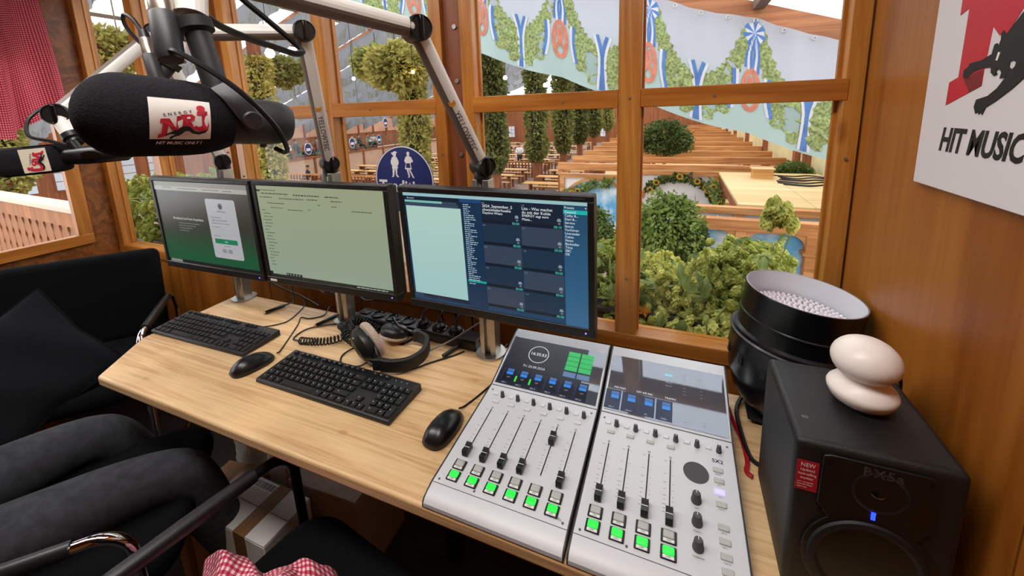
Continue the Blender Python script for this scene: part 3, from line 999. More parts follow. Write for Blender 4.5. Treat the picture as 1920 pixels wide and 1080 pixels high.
# ------------------------------------------------------------------ monitors
SCR_BLACK = plain('panel_black', '060607', 0.3)
BEZEL = plain('bezel_black', '101012', 0.42, bump=0.03, bscale=900)
LED_BLUE = emis('led_blue', '5a50ff', 6.0)
def screen_mat(name, c, s=1.0):
    return emis(name, c, s, 0.3)
S = {}
def scol(c, s=1.0):
    k = (c, s)
    if k not in S:
        S[k] = screen_mat('screen_glow_' + c, c, s)
    return S[k]
def gradient_screen(name, top, bot, s=1.0, lo=-0.15, hi=0.15, mid=None):
    m, nt, b = new_mat(name)
    tc = N(nt, 'ShaderNodeTexCoord')
    sp = N(nt, 'ShaderNodeSeparateXYZ')
    nt.links.new(tc.outputs['Object'], sp.inputs[0])
    mr = N(nt, 'ShaderNodeMapRange')
    mr.inputs['From Min'].default_value = lo
    mr.inputs['From Max'].default_value = hi
    nt.links.new(sp.outputs[2], mr.inputs['Value'])
    cr = N(nt, 'ShaderNodeValToRGB')
    e = cr.color_ramp.elements
    e[0].color, e[1].color = lin(bot), lin(top)
    if mid:
        x = e.new(0.5); x.color = lin(mid)
    nt.links.new(mr.outputs['Result'], cr.inputs['Fac'])
    b.inputs['Base Color'].default_value = (0.004, 0.004, 0.004, 1)
    b.inputs['Roughness'].default_value = 0.3
    nt.links.new(cr.outputs['Color'], b.inputs['Emission Color'])
    b.inputs['Emission Strength'].default_value = s
    return m

SW, SH = 0.4738, 0.2961
def monitor(label, c, yaw, tilt, logo, scrmat, post):
    t = thing('monitor', label, 'monitor', c, (R(tilt), 0, R(yaw)), group='three black monitors on posts')
    bw, bt, bb = 0.0145, 0.0155, 0.024
    # rounded bezel frame made of four bars
    y0, y1 = -0.004, 0.026
    MB().b2(-SW / 2 - bw, SW / 2 + bw, y0, y1, SH / 2, SH / 2 + bt).build('bezel_top', BEZEL, t, bevel=0.003)
    MB().b2(-SW / 2 - bw, SW / 2 + bw, y0, y1, -SH / 2 - bb, -SH / 2).build('bezel_bottom', BEZEL, t, bevel=0.003)
    MB().b2(-SW / 2 - bw, -SW / 2, y0 + 0.0004, y1, -SH / 2 - 0.002, SH / 2 + 0.002).build('bezel_side', BEZEL, t, bevel=0.002)
    MB().b2(SW / 2, SW / 2 + bw, y0 + 0.0004, y1, -SH / 2 - 0.002, SH / 2 + 0.002).build('bezel_side', BEZEL, t, bevel=0.002)
    MB().b2(-SW / 2 - bw + 0.003, SW / 2 + bw - 0.003, y1 - 0.002, 0.048, -SH / 2 - bb + 0.004, SH / 2 + bt - 0.004).build('back_shell', BEZEL, t, bevel=0.008)
    s = MB().b2(-SW / 2, SW / 2, 0.0, 0.006, -SH / 2, SH / 2).build('screen', scrmat, t, smooth=False)
    MB().cyl((SW / 2 - 0.006, y0 - 0.0006, -SH / 2 - 0.011), (SW / 2 - 0.006, y0 + 0.001, -SH / 2 - 0.011), 0.0019, n=10).build('power_light', LED_BLUE, t)
    text('maker_lettering', 'NEC', 0.008, PRINT_GREY, t, (-SW / 2 + 0.012, y0 - 0.0004, SH / 2 + 0.008), RX, space=1.3)
    text('model_lettering', 'MultiSync EA223WM', 0.0058, PRINT_GREY, t, (SW / 2 - 0.03, y0 - 0.0004, SH / 2 + 0.008), RX)
    if logo:
        MB().b2(-SW / 2 + 0.0, -SW / 2 + 0.028, y0 - 0.0007, y0, -SH / 2 - 0.016, -SH / 2 - 0.008).build('sticker', PRINT_WHITE, t)
    # bracket reaching back to the post
    px, py = post
    d = Matrix.Rotation(-R(yaw), 3, 'Z') @ (Vector((px, py, 0)) - Vector((c[0], c[1], 0)))
    MB().b2(-0.05, 0.05, 0.048, 0.056, -0.05, 0.05).build('mount_plate', BLACK_MT, t)
    MB().tube([(0, 0.056, 0), (d.x, d.y - 0.024, 0)], 0.015, 10).build('mount_arm', BLACK_MT, t)
    return t, s

def pane_on(s, name, x0, x1, z0, z1, mat, lift=0.0004):
    """flat piece of picture on the screen; x from left edge, z from top edge, in metres"""
    return MB().b2(-SW / 2 + x0, -SW / 2 + x1, -lift, 0.0, SH / 2 - z1, SH / 2 - z0).build(name, mat, s, smooth=False)
def words_on(s, name, body, x, z, size, mat, align='LEFT', lift=0.0012, xs=1.0, bold=0.0):
    return text(name, body, size, mat, s, (-SW / 2 + x, -lift, SH / 2 - z), RX, align=align, xs=xs, bold=bold)
def scribble(s, name, rows, mat, lift=0.001):
    """lines of print too small to read, each a row of short dashes, joined as one flat print"""
    mb = MB()
    for x, z, wd, h in rows:
        n = max(1, int(wd / (h * 4.5)))
        xx = x
        while xx < x + wd:
            l = random.uniform(1.6, 5) * h
            l = min(l, x + wd - xx)
            if l > 0:
                X0, Z0 = -SW / 2 + xx, SH / 2 - z
                mb.quad((X0, -lift, Z0 - h), (X0 + l, -lift, Z0 - h), (X0 + l, -lift, Z0), (X0, -lift, Z0))
            xx += l + h * 0.8
    return tag(mb.build(name, mat, s, smooth=False), kind='stuff')

# -- left monitor: web page
tL, sL = monitor('leftmost black monitor showing a green and grey login page', (-1.472, 0.826, 1.084), 1.0, 1.1, False,
                 gradient_screen('page_photo', '4c443c', '1c6440', 0.62, -0.11, 0.10, '3a3c30'), PIL[2])
pane_on(sL, 'browser_bar', 0, SW, 0, 0.0165, scol('8f8a7e', 0.7))
pane_on(sL, 'address_bar', 0.0, SW, 0.0165, 0.031, scol('b5b2a8', 0.7))
scribble(sL, 'address_print', [(0.05, 0.02, 0.05, 0.002), (0.13, 0.022, 0.10, 0.002), (0.26, 0.022, 0.08, 0.002), (0.36, 0.023, 0.04, 0.002)], scol('35332f', 0.5))
MBc = MB()
def rrect(x0, x1, z0, z1, r, n=5):
    pts = []
    for cx, cz, a0 in ((x1 - r, z1 - r, 0), (x0 + r, z1 - r, PI / 2), (x0 + r, z0 + r, PI), (x1 - r, z0 + r, 1.5 * PI)):
        pts += [(cx + r * math.cos(a0 + PI / 2 * k / n), cz + r * math.sin(a0 + PI / 2 * k / n)) for k in range(n + 1)]
    return pts
def card(s, name, x0, x1, z0, z1, r, mat, lift):
    pts = [(-SW / 2 + x, -lift, SH / 2 - z) for x, z in rrect(x0, x1, z0, z1, r)]
    return MB()._add(pts, [tuple(range(len(pts)))]).build(name, mat, s, smooth=False)
card(sL, 'login_card', 0.262, 0.405, 0.052, 0.258, 0.008, scol('bcbcc0', 0.75), 0.0006)
card(sL, 'login_button', 0.278, 0.388, 0.189, 0.206, 0.003, scol('15845a', 0.75), 0.0012)
card(sL, 'input_field', 0.278, 0.388, 0.155, 0.173, 0.003, scol('a9a9ad', 0.75), 0.001)
card(sL, 'input_inside', 0.2788, 0.3872, 0.1558, 0.1722, 0.003, scol('bdbdc1', 0.75), 0.0012)
for k in range(2):
    card(sL, 'small_icon', 0.306 + k * 0.028, 0.327 + k * 0.028, 0.224, 0.238, 0.003, scol('9a9b9c', 0.7), 0.001)
pts = [(-SW / 2 + 0.3335 + 0.0105 * math.cos(a), -0.0012, SH / 2 - 0.076 + 0.0105 * math.sin(a)) for a in [k * PI / 10 for k in range(20)]]
MB()._add(pts, [tuple(range(20))]).build('page_emblem', scol('6d7a74', 0.5), sL, smooth=False)
pts = [(-SW / 2 + 0.3335 + 0.004 * math.cos(a), -0.0016, SH / 2 - 0.076 + 0.004 * math.sin(a)) for a in [k * PI / 5 for k in range(10)]]
MB()._add(pts, [tuple(range(10))]).build('emblem_centre', scol('2a3a34', 0.5), sL, smooth=False)
words_on(sL, 'page_name', 'radio.cloud', 0.3335, 0.093, 0.0095, scol('303436', 0.5), 'CENTER')
words_on(sL, 'card_heading', 'Login to your account', 0.278, 0.124, 0.0085, scol('303436', 0.5))
words_on(sL, 'page_heading', 'Broadcast Live From Anywhere', 0.075, 0.130, 0.0125, scol('d8d8d0', 0.75), bold=0.01)
words_on(sL, 'button_word', 'Login', 0.333, 0.1975, 0.007, scol('d8ffe8', 0.8), 'CENTER')
scribble(sL, 'page_print', [(0.10, 0.145 + 0.009 * k, 0.11 - 0.02 * k, 0.0028) for k in range(4)], scol('8f9a88', 0.6))
scribble(sL, 'card_print', [(0.278, 0.114, 0.05, 0.002), (0.278, 0.134, 0.09, 0.0018), (0.278, 0.147, 0.04, 0.0018), (0.284, 0.163, 0.03, 0.0018), (0.278, 0.178, 0.03, 0.0018), (0.32, 0.213, 0.03, 0.0018)], scol('77797c', 0.6))
pane_on(sL, 'task_bar', 0, SW, 0.285, SH, scol('1c2420', 0.6), 0.0006)
pane_on(sL, 'search_box', 0.012, 0.075, 0.2865, SH, scol('a5a89e', 0.55), 0.0009)

# -- middle monitor: pale document window
tM, sM = monitor('middle black monitor showing a nearly empty pale green document window', (-0.954, 0.837, 1.086), 1.7, 1.6, True,
                 gradient_screen('document_glow', 'a9b28e', '9db09b', 0.74), PIL[1])
scribble(sM, 'ribbon_print', [(0.012, 0.012, 0.07, 0.0022), (0.02, 0.022, 0.11, 0.003), (0.15, 0.023, 0.10, 0.0035), (0.27, 0.024, 0.05, 0.003),
                              (0.012, 0.034, 0.05, 0.0025), (0.09, 0.036, 0.10, 0.0025), (0.2, 0.035, 0.04, 0.0025), (0.29, 0.036, 0.04, 0.0025),
                              (0.04, 0.052, 0.07, 0.0022), (0.24, 0.05, 0.01, 0.002), (0.29, 0.052, 0.02, 0.002), (0.05, 0.066, 0.05, 0.002), (0.12, 0.07, 0.06, 0.002), (0.2, 0.066, 0.01, 0.002), (0.36, 0.062, 0.07, 0.002)], scol('4a5142', 0.5))
scribble(sM, 'side_list_print', [(0.012 + (0.004 if k % 3 else 0), 0.075 + 0.0105 * k, random.uniform(0.012, 0.04), 0.002) for k in range(18)], scol('4a5142', 0.5))
pane_on(sM, 'window_tab', 0.0, 0.014, 0.012, 0.018, scol('2c3a34', 0.5), 0.0008)
pane_on(sM, 'task_bar', 0, SW, 0.287, SH, scol('25302c', 0.5), 0.0006)
pane_on(sM, 'start_button', 0.0, 0.012, 0.279, 0.287, scol('20262a', 0.5), 0.0008)
pane_on(sM, 'task_strip', 0.07, 0.135, 0.279, 0.287, scol('2a3230', 0.5), 0.0008)
for k in range(5):
    pane_on(sM, 'task_icon', 0.074 + k * 0.012, 0.079 + k * 0.012, 0.2805, 0.2855, scol('aab4a4', 0.5), 0.0011)
scribble(sM, 'tray_print', [(0.345, 0.29, 0.11, 0.003)], scol('c8d0c4', 0.6))

# -- right monitor: studio software
tR, sR = monitor('rightmost monitor showing dark blue studio software with a grid of cart buttons', (-0.405, 0.829, 1.090), -0.9, 3.2, False,
                 gradient_screen('software_blue', '16283f', '1c4468', 0.75, -0.14, 0.14), PIL[0])
def rx(px): return px
pane_on(sR, 'title_bar', 0, SW, 0, 0.008, scol('9fc8cc', 0.85), 0.0006)
pane_on(sR, 'menu_bar', 0, 0.16, 0.008, 0.0185, scol('13253a', 0.7), 0.0006)
words_on(sR, 'menu_word', 'Browser', 0.012, 0.0135, 0.0065, scol('d0dce4', 0.8))
pane_on(sR, 'search_field', 0.004, 0.115, 0.019, 0.0245, scol('7fc4ba', 0.85), 0.0006)
pane_on(sR, 'list_head', 0.004, 0.16, 0.0255, 0.034, scol('3d5068', 0.7), 0.0006)
for k in range(3):
    pane_on(sR, 'filter_button', 0.117 + k * 0.0135, 0.129 + k * 0.0135, 0.0195, 0.0245, scol('41566c', 0.7), 0.0008)
pane_on(sR, 'empty_list', 0.006, 0.166, 0.034, 0.277, gradient_screen('list_glow', 'b5d5c8', '9fc8c8', 0.9), 0.0008)
pane_on(sR, 'list_foot', 0.0, 0.17, 0.2775, 0.288, scol('15283c', 0.7), 0.0008)
pane_on(sR, 'foot_button', 0.002, 0.03, 0.279, 0.2865, scol('2c4a66', 0.7), 0.0011)
pane_on(sR, 'scroll_bar', 0.03, 0.115, 0.2835, 0.286, scol('32404c', 0.7), 0.0011)
pane_on(sR, 'category_column', 0.171, 0.222, 0.013, 0.293, scol('17395a', 0.7), 0.0006)
pane_on(sR, 'category_head', 0.165, 0.222, 0.009, 0.0165, scol('22508a', 0.7), 0.0009)
scribble(sR, 'category_print', [(0.174, 0.021 + k * 0.00525, random.uniform(0.012, 0.034), 0.0022) for k in range(40)], scol('b9d2de', 0.75))
pane_on(sR, 'selected_category', 0.172, 0.222, 0.2175, 0.2225, scol('18b0a0', 0.85), 0.0012)
G1, G2 = '24303f', '3a4a60'
cell = 0.0545
names = {(0, 0): ['2024_September_S', 'chwanthalerhoehe', 'Daytime Wiesn'], (0, 1): ['Lisa - Was machst', 'du mit der Kohle', 'ENERGY sagt eure', 'Miete...']}
for r_ in range(5):
    for c_ in range(2):
        x0 = 0.2225 + c_ * 0.0995
        x1 = x0 + 0.0975
        z0 = 0.0105 + r_ * cell + c_ * 0.0
        cc = '17283a' if (r_ == 0) else ('3c4a5e' if (r_ + c_) % 2 == 0 else '20384f')
        pane_on(sR, 'cart_button', x0, x1, z0, z0 + cell - 0.009, scol(cc, 0.75), 0.0006)
        pane_on(sR, 'cart_foot', x0, x1, z0 + cell - 0.009, z0 + cell - 0.0015, scol('16212f', 0.7), 0.0006)
        words_on(sR, 'cart_time', '00:10' if (r_, c_) == (0, 1) else '00:00', x1 - 0.002, z0 + cell - 0.005, 0.0082, scol('58d8c8', 0.85), 'RIGHT')
        words_on(sR, 'cart_number', '%d-%d' % (c_, r_), x0 + 0.002, z0 + 0.0045, 0.0058, scol('9fb2c0', 0.7))
        ix, iz = x1 - 0.008, z0 + cell - 0.021
        pts = [(-SW / 2 + x, -0.001, SH / 2 - z) for x, z in ((ix - 0.0045, iz), (ix - 0.003, iz - 0.004), (ix + 0.003, iz - 0.004), (ix + 0.0045, iz), (ix + 0.0045, iz + 0.003), (ix - 0.0045, iz + 0.003))]
        MB()._add(pts, [tuple(range(6))]).build('cart_icon', scol('9aa8b4', 0.7), sR, smooth=False)
        pane_on(sR, 'cart_icon', ix - 0.002, ix + 0.003, iz + 0.0055, iz + 0.0095, scol('7c8b98', 0.7), 0.001)
        for k, nm in enumerate(names.get((r_, c_), ())):
            words_on(sR, 'cart_title', nm, x0 + 0.003, z0 + 0.0115 + k * 0.0088 - (0.001 if k > 1 else 0), 0.0098 if k < 2 else 0.0082, scol('eef4f8', 0.9))
pane_on(sR, 'preset_column', 0.4215, SW, 0.009, SH, gradient_screen('preset_blue', '24506e', '3a6f98', 0.75), 0.0006)
words_on(sR, 'preset_head', 'Presets', 0.4235, 0.0135, 0.0075, scol('eaf2f6', 0.9))
words_on(sR, 'preset_plus', '+', 0.468, 0.0135, 0.009, scol('eaf2f6', 0.9))
pane_on(sR, 'selected_preset', 0.4215, SW, 0.0185, 0.0275, scol('20b4b0', 0.9), 0.001)
for k, nm in enumerate(('General', 'Cathy &...', 'Dani &...', 'Service', 'Storys', 'Vorh\u00f6ren', 'Livereader', 'Calvin', 'News', 'Backseller', 'T\u00f6ne', 'SBC', 'DE')):
    words_on(sR, 'preset_word', nm, 0.4245, 0.0232 + k * 0.0081, 0.0077, scol('e6f0f4', 0.9), lift=0.0016)
# ------------------------------------------------------------------ keyboards
KEYCAP = plain('key_black', '141416', 0.5, bump=0.04, bscale=900)
KEYBASE = plain('keyboard_case', '1b1b1e', 0.45, bump=0.04, bscale=700)
LEGEND = plain('key_legend', 'c8c8cc', 0.6)
_km = {}
def key_mesh(w, h, legend):
    k = (round(w, 4), round(h, 4), legend)
    if k not in _km:
        mb = MB()
        mb.box((0, 0, 0.0025), (w - 0.0035, h - 0.0035, 0.005), None, 0.84)
        if legend:
            mb.cur = 1
            x, y, z = -w * 0.2, h * 0.14, 0.00512
            for dx, dy, sx, sy in ((0, 0, 0.0026, 0.0008), (0, -0.0014, 0.0008, 0.0026), (0.0018, -0.0014, 0.0008, 0.0026)):
                mb.quad((x + dx - sx / 2, y + dy - sy / 2, z), (x + dx + sx / 2, y + dy - sy / 2, z), (x + dx + sx / 2, y + dy + sy / 2, z), (x + dx - sx / 2, y + dy + sy / 2, z))
        _km[k] = mb.mesh('key', [KEYCAP, LEGEND])
    return _km[k]

def keyboard(label, loc, rz, lit):
    t = thing('keyboard', label, 'keyboard', loc, (0, 0, rz), group='two black keyboards on the desk')
    W, D = 0.442, 0.128
    # wedge case
    prof = [(-D / 2, 0.0), (D / 2, 0.0), (D / 2, 0.019), (D / 2 - 0.004, 0.0215), (-D / 2 + 0.004, 0.0115), (-D / 2, 0.009)]
    M = Matrix(((0, 0, 1, 0), (1, 0, 0, 0), (0, 1, 0, 0), (0, 0, 0, 1)))
    MB().prism(prof, -W / 2, W / 2, M).build('case', KEYBASE, t, bevel=0.0025)
    sl = math.atan2(0.010, D - 0.008)
    def put(x, y, w=0.019, h=0.019, lg=True):
        z = 0.0115 + (y + D / 2 - 0.004) * math.tan(sl)
        link('key', key_mesh(w, h, lg), t, (x, y, z - 0.0002), (sl, 0, 0))
    u = 0.019
    x0 = -W / 2 + 0.011
    yb = -D / 2 + 0.014
    rows = [
        ([1.25, 1.25, 1.25, 6.25, 1.25, 1.25, 1.25, 1.25], 0),
        ([1.25, 1] + [1] * 10 + [2.75], 1),
        ([1.75] + [1] * 12 + [1.25], 2),
        ([1.5] + [1] * 12 + [1.5], 3),
        ([1] * 13 + [2], 4)]
    for ws, r in rows:
        x = x0
        for w in ws:
            put(x + w * u / 2, yb + r * u + u / 2 - 0.0095, w * u, u, lit and w < 3)
            x += w * u
    yt = yb + 5.35 * u
    x = x0 + u / 2
    for k in range(13):
        put(x + (k + 0.45 * (k > 0) + 0.45 * (k > 4) + 0.45 * (k > 8)) * u * 0.98, yt - 0.002, u * 0.92, u * 0.62, lit)
    xn = x0 + 15.25 * u
    for r, n in ((4, 3), (3, 3)):
        for k in range(n):
            put(xn + (k + 0.5) * u, yb + r * u, u, u, lit)
    put(xn + 1.5 * u, yb + 1 * u, u, u, lit)
    for k in range(3):
        put(xn + (k + 0.5) * u, yb, u, u, lit)
        put(xn + (k + 0.5) * u, yt - 0.002, u * 0.92, u * 0.62, lit)
    xp = xn + 3.3 * u
    for r in range(5):
        for k in range(4):
            if (r, k) in ((0, 1), (0, 3), (2, 3)):
                continue
            if (r, k) == (0, 0):
                put(xp + u, yb, 2 * u, u, lit)
            elif (r, k) in ((1, 3), (3, 3)):
                put(xp + 3.5 * u - 0.0005, yb + r * u - (u / 2 if r == 1 else u / 2), u, 2 * u, lit)
            else:
                put(xp + (k + 0.5) * u, yb + r * u, u, u, lit)
    for k in range(3):
        MB().cyl((xp + (0.6 + k * 0.9) * u, yt - 0.002, 0.019), (xp + (0.6 + k * 0.9) * u, yt - 0.002, 0.0216), 0.0012, n=8).build('status_light', LEGEND, t)
    return t
keyboard('black keyboard in front of the middle of the desk, beside the headphones', (-0.7985, 0.690, DZ), R(-0.5), True)
keyboard('black keyboard at the far left end of the desk', (-1.388, 0.752, DZ), R(1.2), False)

# ------------------------------------------------------------------ mice
def mouse(label, loc, rz):
    t = thing('computer_mouse', label, 'mouse', loc, (0, 0, rz), group='two black mice on the desk')
    def f(u, v, top=True):
        a = 2 * PI * u
        r = v
        cx, cy = math.cos(a), math.sin(a)
        wx = 0.031 * (1 - 0.10 * cy) * (abs(cx) ** 0.72) * (1 if cx >= 0 else -1)
        ly = 0.057 * (abs(cy) ** 0.78) * (1 if cy >= 0 else -1)
        x, y = wx * r, ly * r
        h = 0.007 + 0.030 * (1 - r ** 2.6) ** 0.75 * (1 - 0.25 * (y / 0.057) ** 1 * (0.5 + 0.5 * (y / 0.057)))
        return (x, y, h)
    mb = MB()
    n, m = 40, 12
    vs = [(0, 0, f(0, 0)[2])]
    for j in range(1, m + 1):
        for i in range(n):
            vs.append(f(i / n, j / m))
    base = len(vs)
    for i in range(n):
        p = f(i / n, 0.94)
        vs.append((p[0], p[1], 0.0))
    fs = [(0, 1 + i, 1 + (i + 1) % n) for i in range(n)]
    for j in range(m - 1):
        fs += [(1 + j * n + i, 1 + (j + 1) * n + i, 1 + (j + 1) * n + (i + 1) % n, 1 + j * n + (i + 1) % n) for i in range(n)]
    fs += [(1 + (m - 1) * n + i, base + i, base + (i + 1) % n, 1 + (m - 1) * n + (i + 1) % n) for i in range(n)]
    fs.append(tuple(base + i for i in range(n - 1, -1, -1)))
    mb._add(vs, fs)
    mb.build('shell', plain('mouse_black', '121214', 0.3), t, angle=80)
    MB().cyl((-0.003, 0.030, 0.0255), (0.003, 0.030, 0.0255), 0.0052, n=18).build('wheel', DARK_PL, t)
mouse('black mouse on the desk right beside the mixing console', (-0.452, 0.656, DZ), R(-4))
mouse('black mouse between the two keyboards', (-1.092, 0.672, DZ), R(-14))

# ------------------------------------------------------------------ mixing console, two modules
CP0, CV = Vector((0, 0.525, 0.762)), Vector((0, 0.262, 0.016))
CLEN = CV.length
CVn = CV.normalized()
CN = Vector((1, 0, 0)).cross(CVn).normalized()
SP0, SV = Vector((0, 0.787, 0.778)), Vector((0, 0.168, 0.047))
SLEN = SV.length
SVn = SV.normalized()
SNn = Vector((1, 0, 0)).cross(SVn).normalized()
CONS_SCREEN = plain('console_screen_glass', '6a707c', 0.04, 0.5, spec=1.0, coat=1.0)
BTN = plain('button_cap_grey', 'b6b7b4', 0.4)
BTN_W = plain('button_cap_white', 'd6d7d9', 0.4)
GREEN = emis('button_green', '2aff48', 1.15, 0.35, '0c6a20')
LAV = emis('button_lavender', 'c3bcff', 1.0, 0.35, '8080a0')
KNOB = plain('knob_grey', '48484c', 0.55)
LBL = plain('button_label_white', 'e8e8e8', 0.5)
def console(label, x0, w, right_side):
    t = thing('mixing_console', label, 'mixing console', (x0, 0.492, DZ), group='two silver mixing console modules side by side')
    o = Vector((x0, 0.492, DZ))
    P = lambda u, v, h=0.0: CP0 + CVn * v + CN * h + Vector((x0 + u, 0, 0)) - o          # on the fader panel
    Q = lambda u, v, h=0.0: SP0 + SVn * v + SNn * h + Vector((x0 + u, 0, 0)) - o          # on the screen slope
    Mc = Matrix((Vector((1, 0, 0)), CVn, CN)).transposed()
    Ms = Matrix((Vector((1, 0, 0)), SVn, SNn)).transposed()
    ec, es = Mc.to_euler(), Ms.to_euler()
    prof = [(0.492, 0.74), (0.4925, 0.748), (0.498, 0.754), (0.508, 0.758), (0.525, 0.762), (0.787, 0.778), (0.955, 0.825), (0.972, 0.825), (0.972, 0.74)]
    Mx = Matrix(((0, 0, 1, 0), (1, 0, 0, 0), (0, 1, 0, 0), (0, 0, 0, 1)))
    pl = [(y - 0.492, z - DZ) for y, z in prof]
    MB().prism(pl, 0.002, w - 0.002, Mx).build('body', SILVER, t, bevel=0.0012)
    pl2 = [(y - 0.492 + (0.001 if y < 0.6 else 0), z - DZ + 0.0008) for y, z in prof[:-1]] + [(0.48, 0.0), (0.0, 0.0)]
    for a, b in ((0, 0.0025), (w - 0.0025, w)):
        MB().prism(pl2[1:], a, b, Mx).build('side_trim', DARK_PL, t)
    # screen
    s = MB().box(Q(w / 2, 0.083, 0.0006), (w - 0.014, 0.150, 0.0012), Ms).build('display', CONS_SCREEN, t, smooth=False)
    MB().box(Q(w / 2, 0.001, 0.0004), (w - 0.006, 0.0012, 0.001), Ms).build('panel_seam', DARK_PL, t)
    MB().box(P(w / 2, 0.0, 0.0001), (w - 0.006, 0.0008, 0.0006), Mc).build('panel_seam', DARK_PL, t)
    def scr(name, u, v, du, dv, mat, lift=0.0014):
        return MB().box(Q(u, v, lift), (du, dv, 0.0002), Ms).build(name, mat, s, smooth=False)
    def small(name, u, v, mat, du=0.0125, dv=0.0072):
        return MB().box(P(u, v, 0.0012), (du, dv, 0.0026), Mc).build(name, mat, t, bevel=0.0009)
    def knob(u, v, r, h, name='knob'):
        k = MB().lathe([(0, 0.0002), (r * 1.08, 0.0002), (r * 1.08, h * 0.2), (r, h * 0.24), (r * 0.82, h * 0.93), (r * 0.7, h), (0, h)], 20, P(u, v), CN).build(name, KNOB, t)
        MB().box(P(u, v + r * 0.4, h + 0.0001), (0.0009, r * 0.75, 0.0005), Mc).build('pointer', LBL, k)
    def label(body, u, v, size=0.0036):
        text('caption', body, size, PRINT_GREY, t, P(u, v, 0.0004), ec)
    ch = [0.035 + 0.0382 * k for k in range(6)] if not right_side else [0.0305 + 0.0382 * k for k in range(4)]
    capv = [0.076, 0.0755, 0.0745, 0.076, 0.155, 0.0746] if not right_side else [0.0735, 0.073, 0.0725, 0.0722]
    for k in range(6):
        base = 0.035 if not right_side else 0.0305
        u = base + 0.0382 * k
        knob(u + 0.0088, 0.2335, 0.0047, 0.0145)
        small('channel_button', u - 0.0092, 0.2365, BTN_W, 0.0115, 0.0078)
        if k < len(ch):
            small('channel_button', u, 0.2140, BTN_W if not right_side else BTN, 0.0145, 0.0074)
    sv0 = 0.0755 if not right_side else 0.071
    sv1 = 0.1915 if not right_side else 0.186
    for k, u in enumerate(ch):
        MB().box(P(u, (sv0 + sv1) / 2, 0.00025), (0.0021, sv1 - sv0, 0.0007), Mc).build('fader_slot', BLACK_MT, t)
        MB().lathe([(0.0016, 0), (0.0023, 0), (0.0023, 0.0005), (0.0016, 0.0005), (0.0016, 0)], 14, P(u, sv1 + 0.0045), CN).build('scale_ring', PRINT_GREY, t)
        c = capv[k]
        # fader cap: black block with a waist and a white line
        prof2 = [(-0.0125, 0.0), (-0.0125, 0.010), (-0.0105, 0.0135), (-0.004, 0.0115), (0.0, 0.0112), (0.004, 0.0115), (0.0105, 0.0135), (0.0125, 0.010), (0.0125, 0.0)]
        Mp = Matrix((CVn, CN, Vector((1, 0, 0)))).transposed().to_4x4()
        Mp.translation = P(u, c, 0.0012)
        f = MB().prism(prof2, -0.0058, 0.0058, Mp).build('fader_cap', BLACK_PL, t, bevel=0.0006)
        MB().box(P(u, c, 0.01255), (0.0112, 0.0011, 0.0004), Mc).build('cap_line', LBL, f)
        MB().box(P(u, c, 0.001), (0.0015, 0.006, 0.003), Mc).build('cap_stem', DARK_PL, f)
        # scale ticks, one flat print per fader
        tk = MB()
        for j, vv in enumerate((0.0, 0.028, 0.045, 0.058, 0.07, 0.078, 0.086, 0.093, 0.1)):
            v_ = sv1 - 0.004 - vv
            tk.box(P(u - 0.0085, v_, 0.0002), (0.0035 if j % 2 else 0.006, 0.0004, 0.0003), Mc)
            tk.box(P(u + 0.0055, v_, 0.0002), (0.0026, 0.0003, 0.0003), Mc)
        tag(tk.build('scale_print', PRINT_GREY, t, smooth=False), kind='stuff')
        for v_, mat, word in ((0.0462 if not right_side else 0.0445, BTN, 'ON'), (0.0222 if not right_side else 0.0202, GREEN, 'OFF')):
            fr = MB().box(P(u, v_ - 0.0012, 0.0012), (0.0235, 0.0205, 0.0032), Mc).build('switch_frame', BLACK_PL, t, bevel=0.0012)
            MB().box(P(u, v_ + 0.0012, 0.0028), (0.0170, 0.0125, 0.0042), Mc).build('switch_cap', mat, fr, bevel=0.0022, seg=3)
            MB().box(P(u, v_ - 0.0082, 0.003), (0.0165, 0.0045, 0.0008), Mc).build('switch_label', LBL, fr)
            text('switch_word', word, 0.0042, PRINT_BLACK, fr, P(u, v_ - 0.0082, 0.0036), ec)
    for u, v in ((0.012, 0.248), (0.012, 0.008), (w - 0.012, 0.008), (w - 0.012, 0.25), (0.085, 0.008)):
        MB().lathe([(0, 0), (0.0022, 0), (0.0022, 0.0005), (0, 0.0005)], 12, P(u, v), CN).build('screw', PRINT_GREY, t)
    B = lambda c, k=1.0: scol(c, k)
    if not right_side:
        text('maker_lettering', 'DHD audio', 0.0065, PRINT_GREY, t, P(w - 0.030, 0.012, 0.0003), ec)
        scr('night_panel', w / 2 - 0.02, 0.083, w - 0.06, 0.146, B('0c1430', 0.5), 0.00135)
        ring = MB()
        cu, cv, rr = 0.088, 0.112, 0.0265
        n = 48
        vs, fs = [], []
        for k in range(n):
            a = 2 * PI * k / n
            for q in (rr, rr - 0.0016):
                vs.append(Q(cu + q * math.cos(a), cv + q * math.sin(a), 0.0017))
        fs = [(2 * k, 2 * ((k + 1) % n), 2 * ((k + 1) % n) + 1, 2 * k + 1) for k in range(n)]
        ring._add(vs, fs)
        ring.build('clock_ring', B('e8ecf4', 0.9), s, smooth=False)
        text('clock_time', '16:35:53', 0.0125, B('f2f4f8', 0.95), s, Q(cu, cv, 0.0017), es)
        text('clock_date', 'Fri 20.09.2024', 0.0098, B('e0e6f0', 0.85), s, Q(cu, cv - 0.041, 0.0017), es)
        for c in range(2):
            for r in range(4):
                scr('status_block', 0.178 + c * 0.0335, 0.134 - r * 0.0145, 0.030, 0.0132, B('16b85a', 0.95), 0.0016)
        for c in range(2):
            scr('status_block', 0.178 + c * 0.0335, 0.072, 0.030, 0.014, B('6e96c8', 0.6), 0.0016)
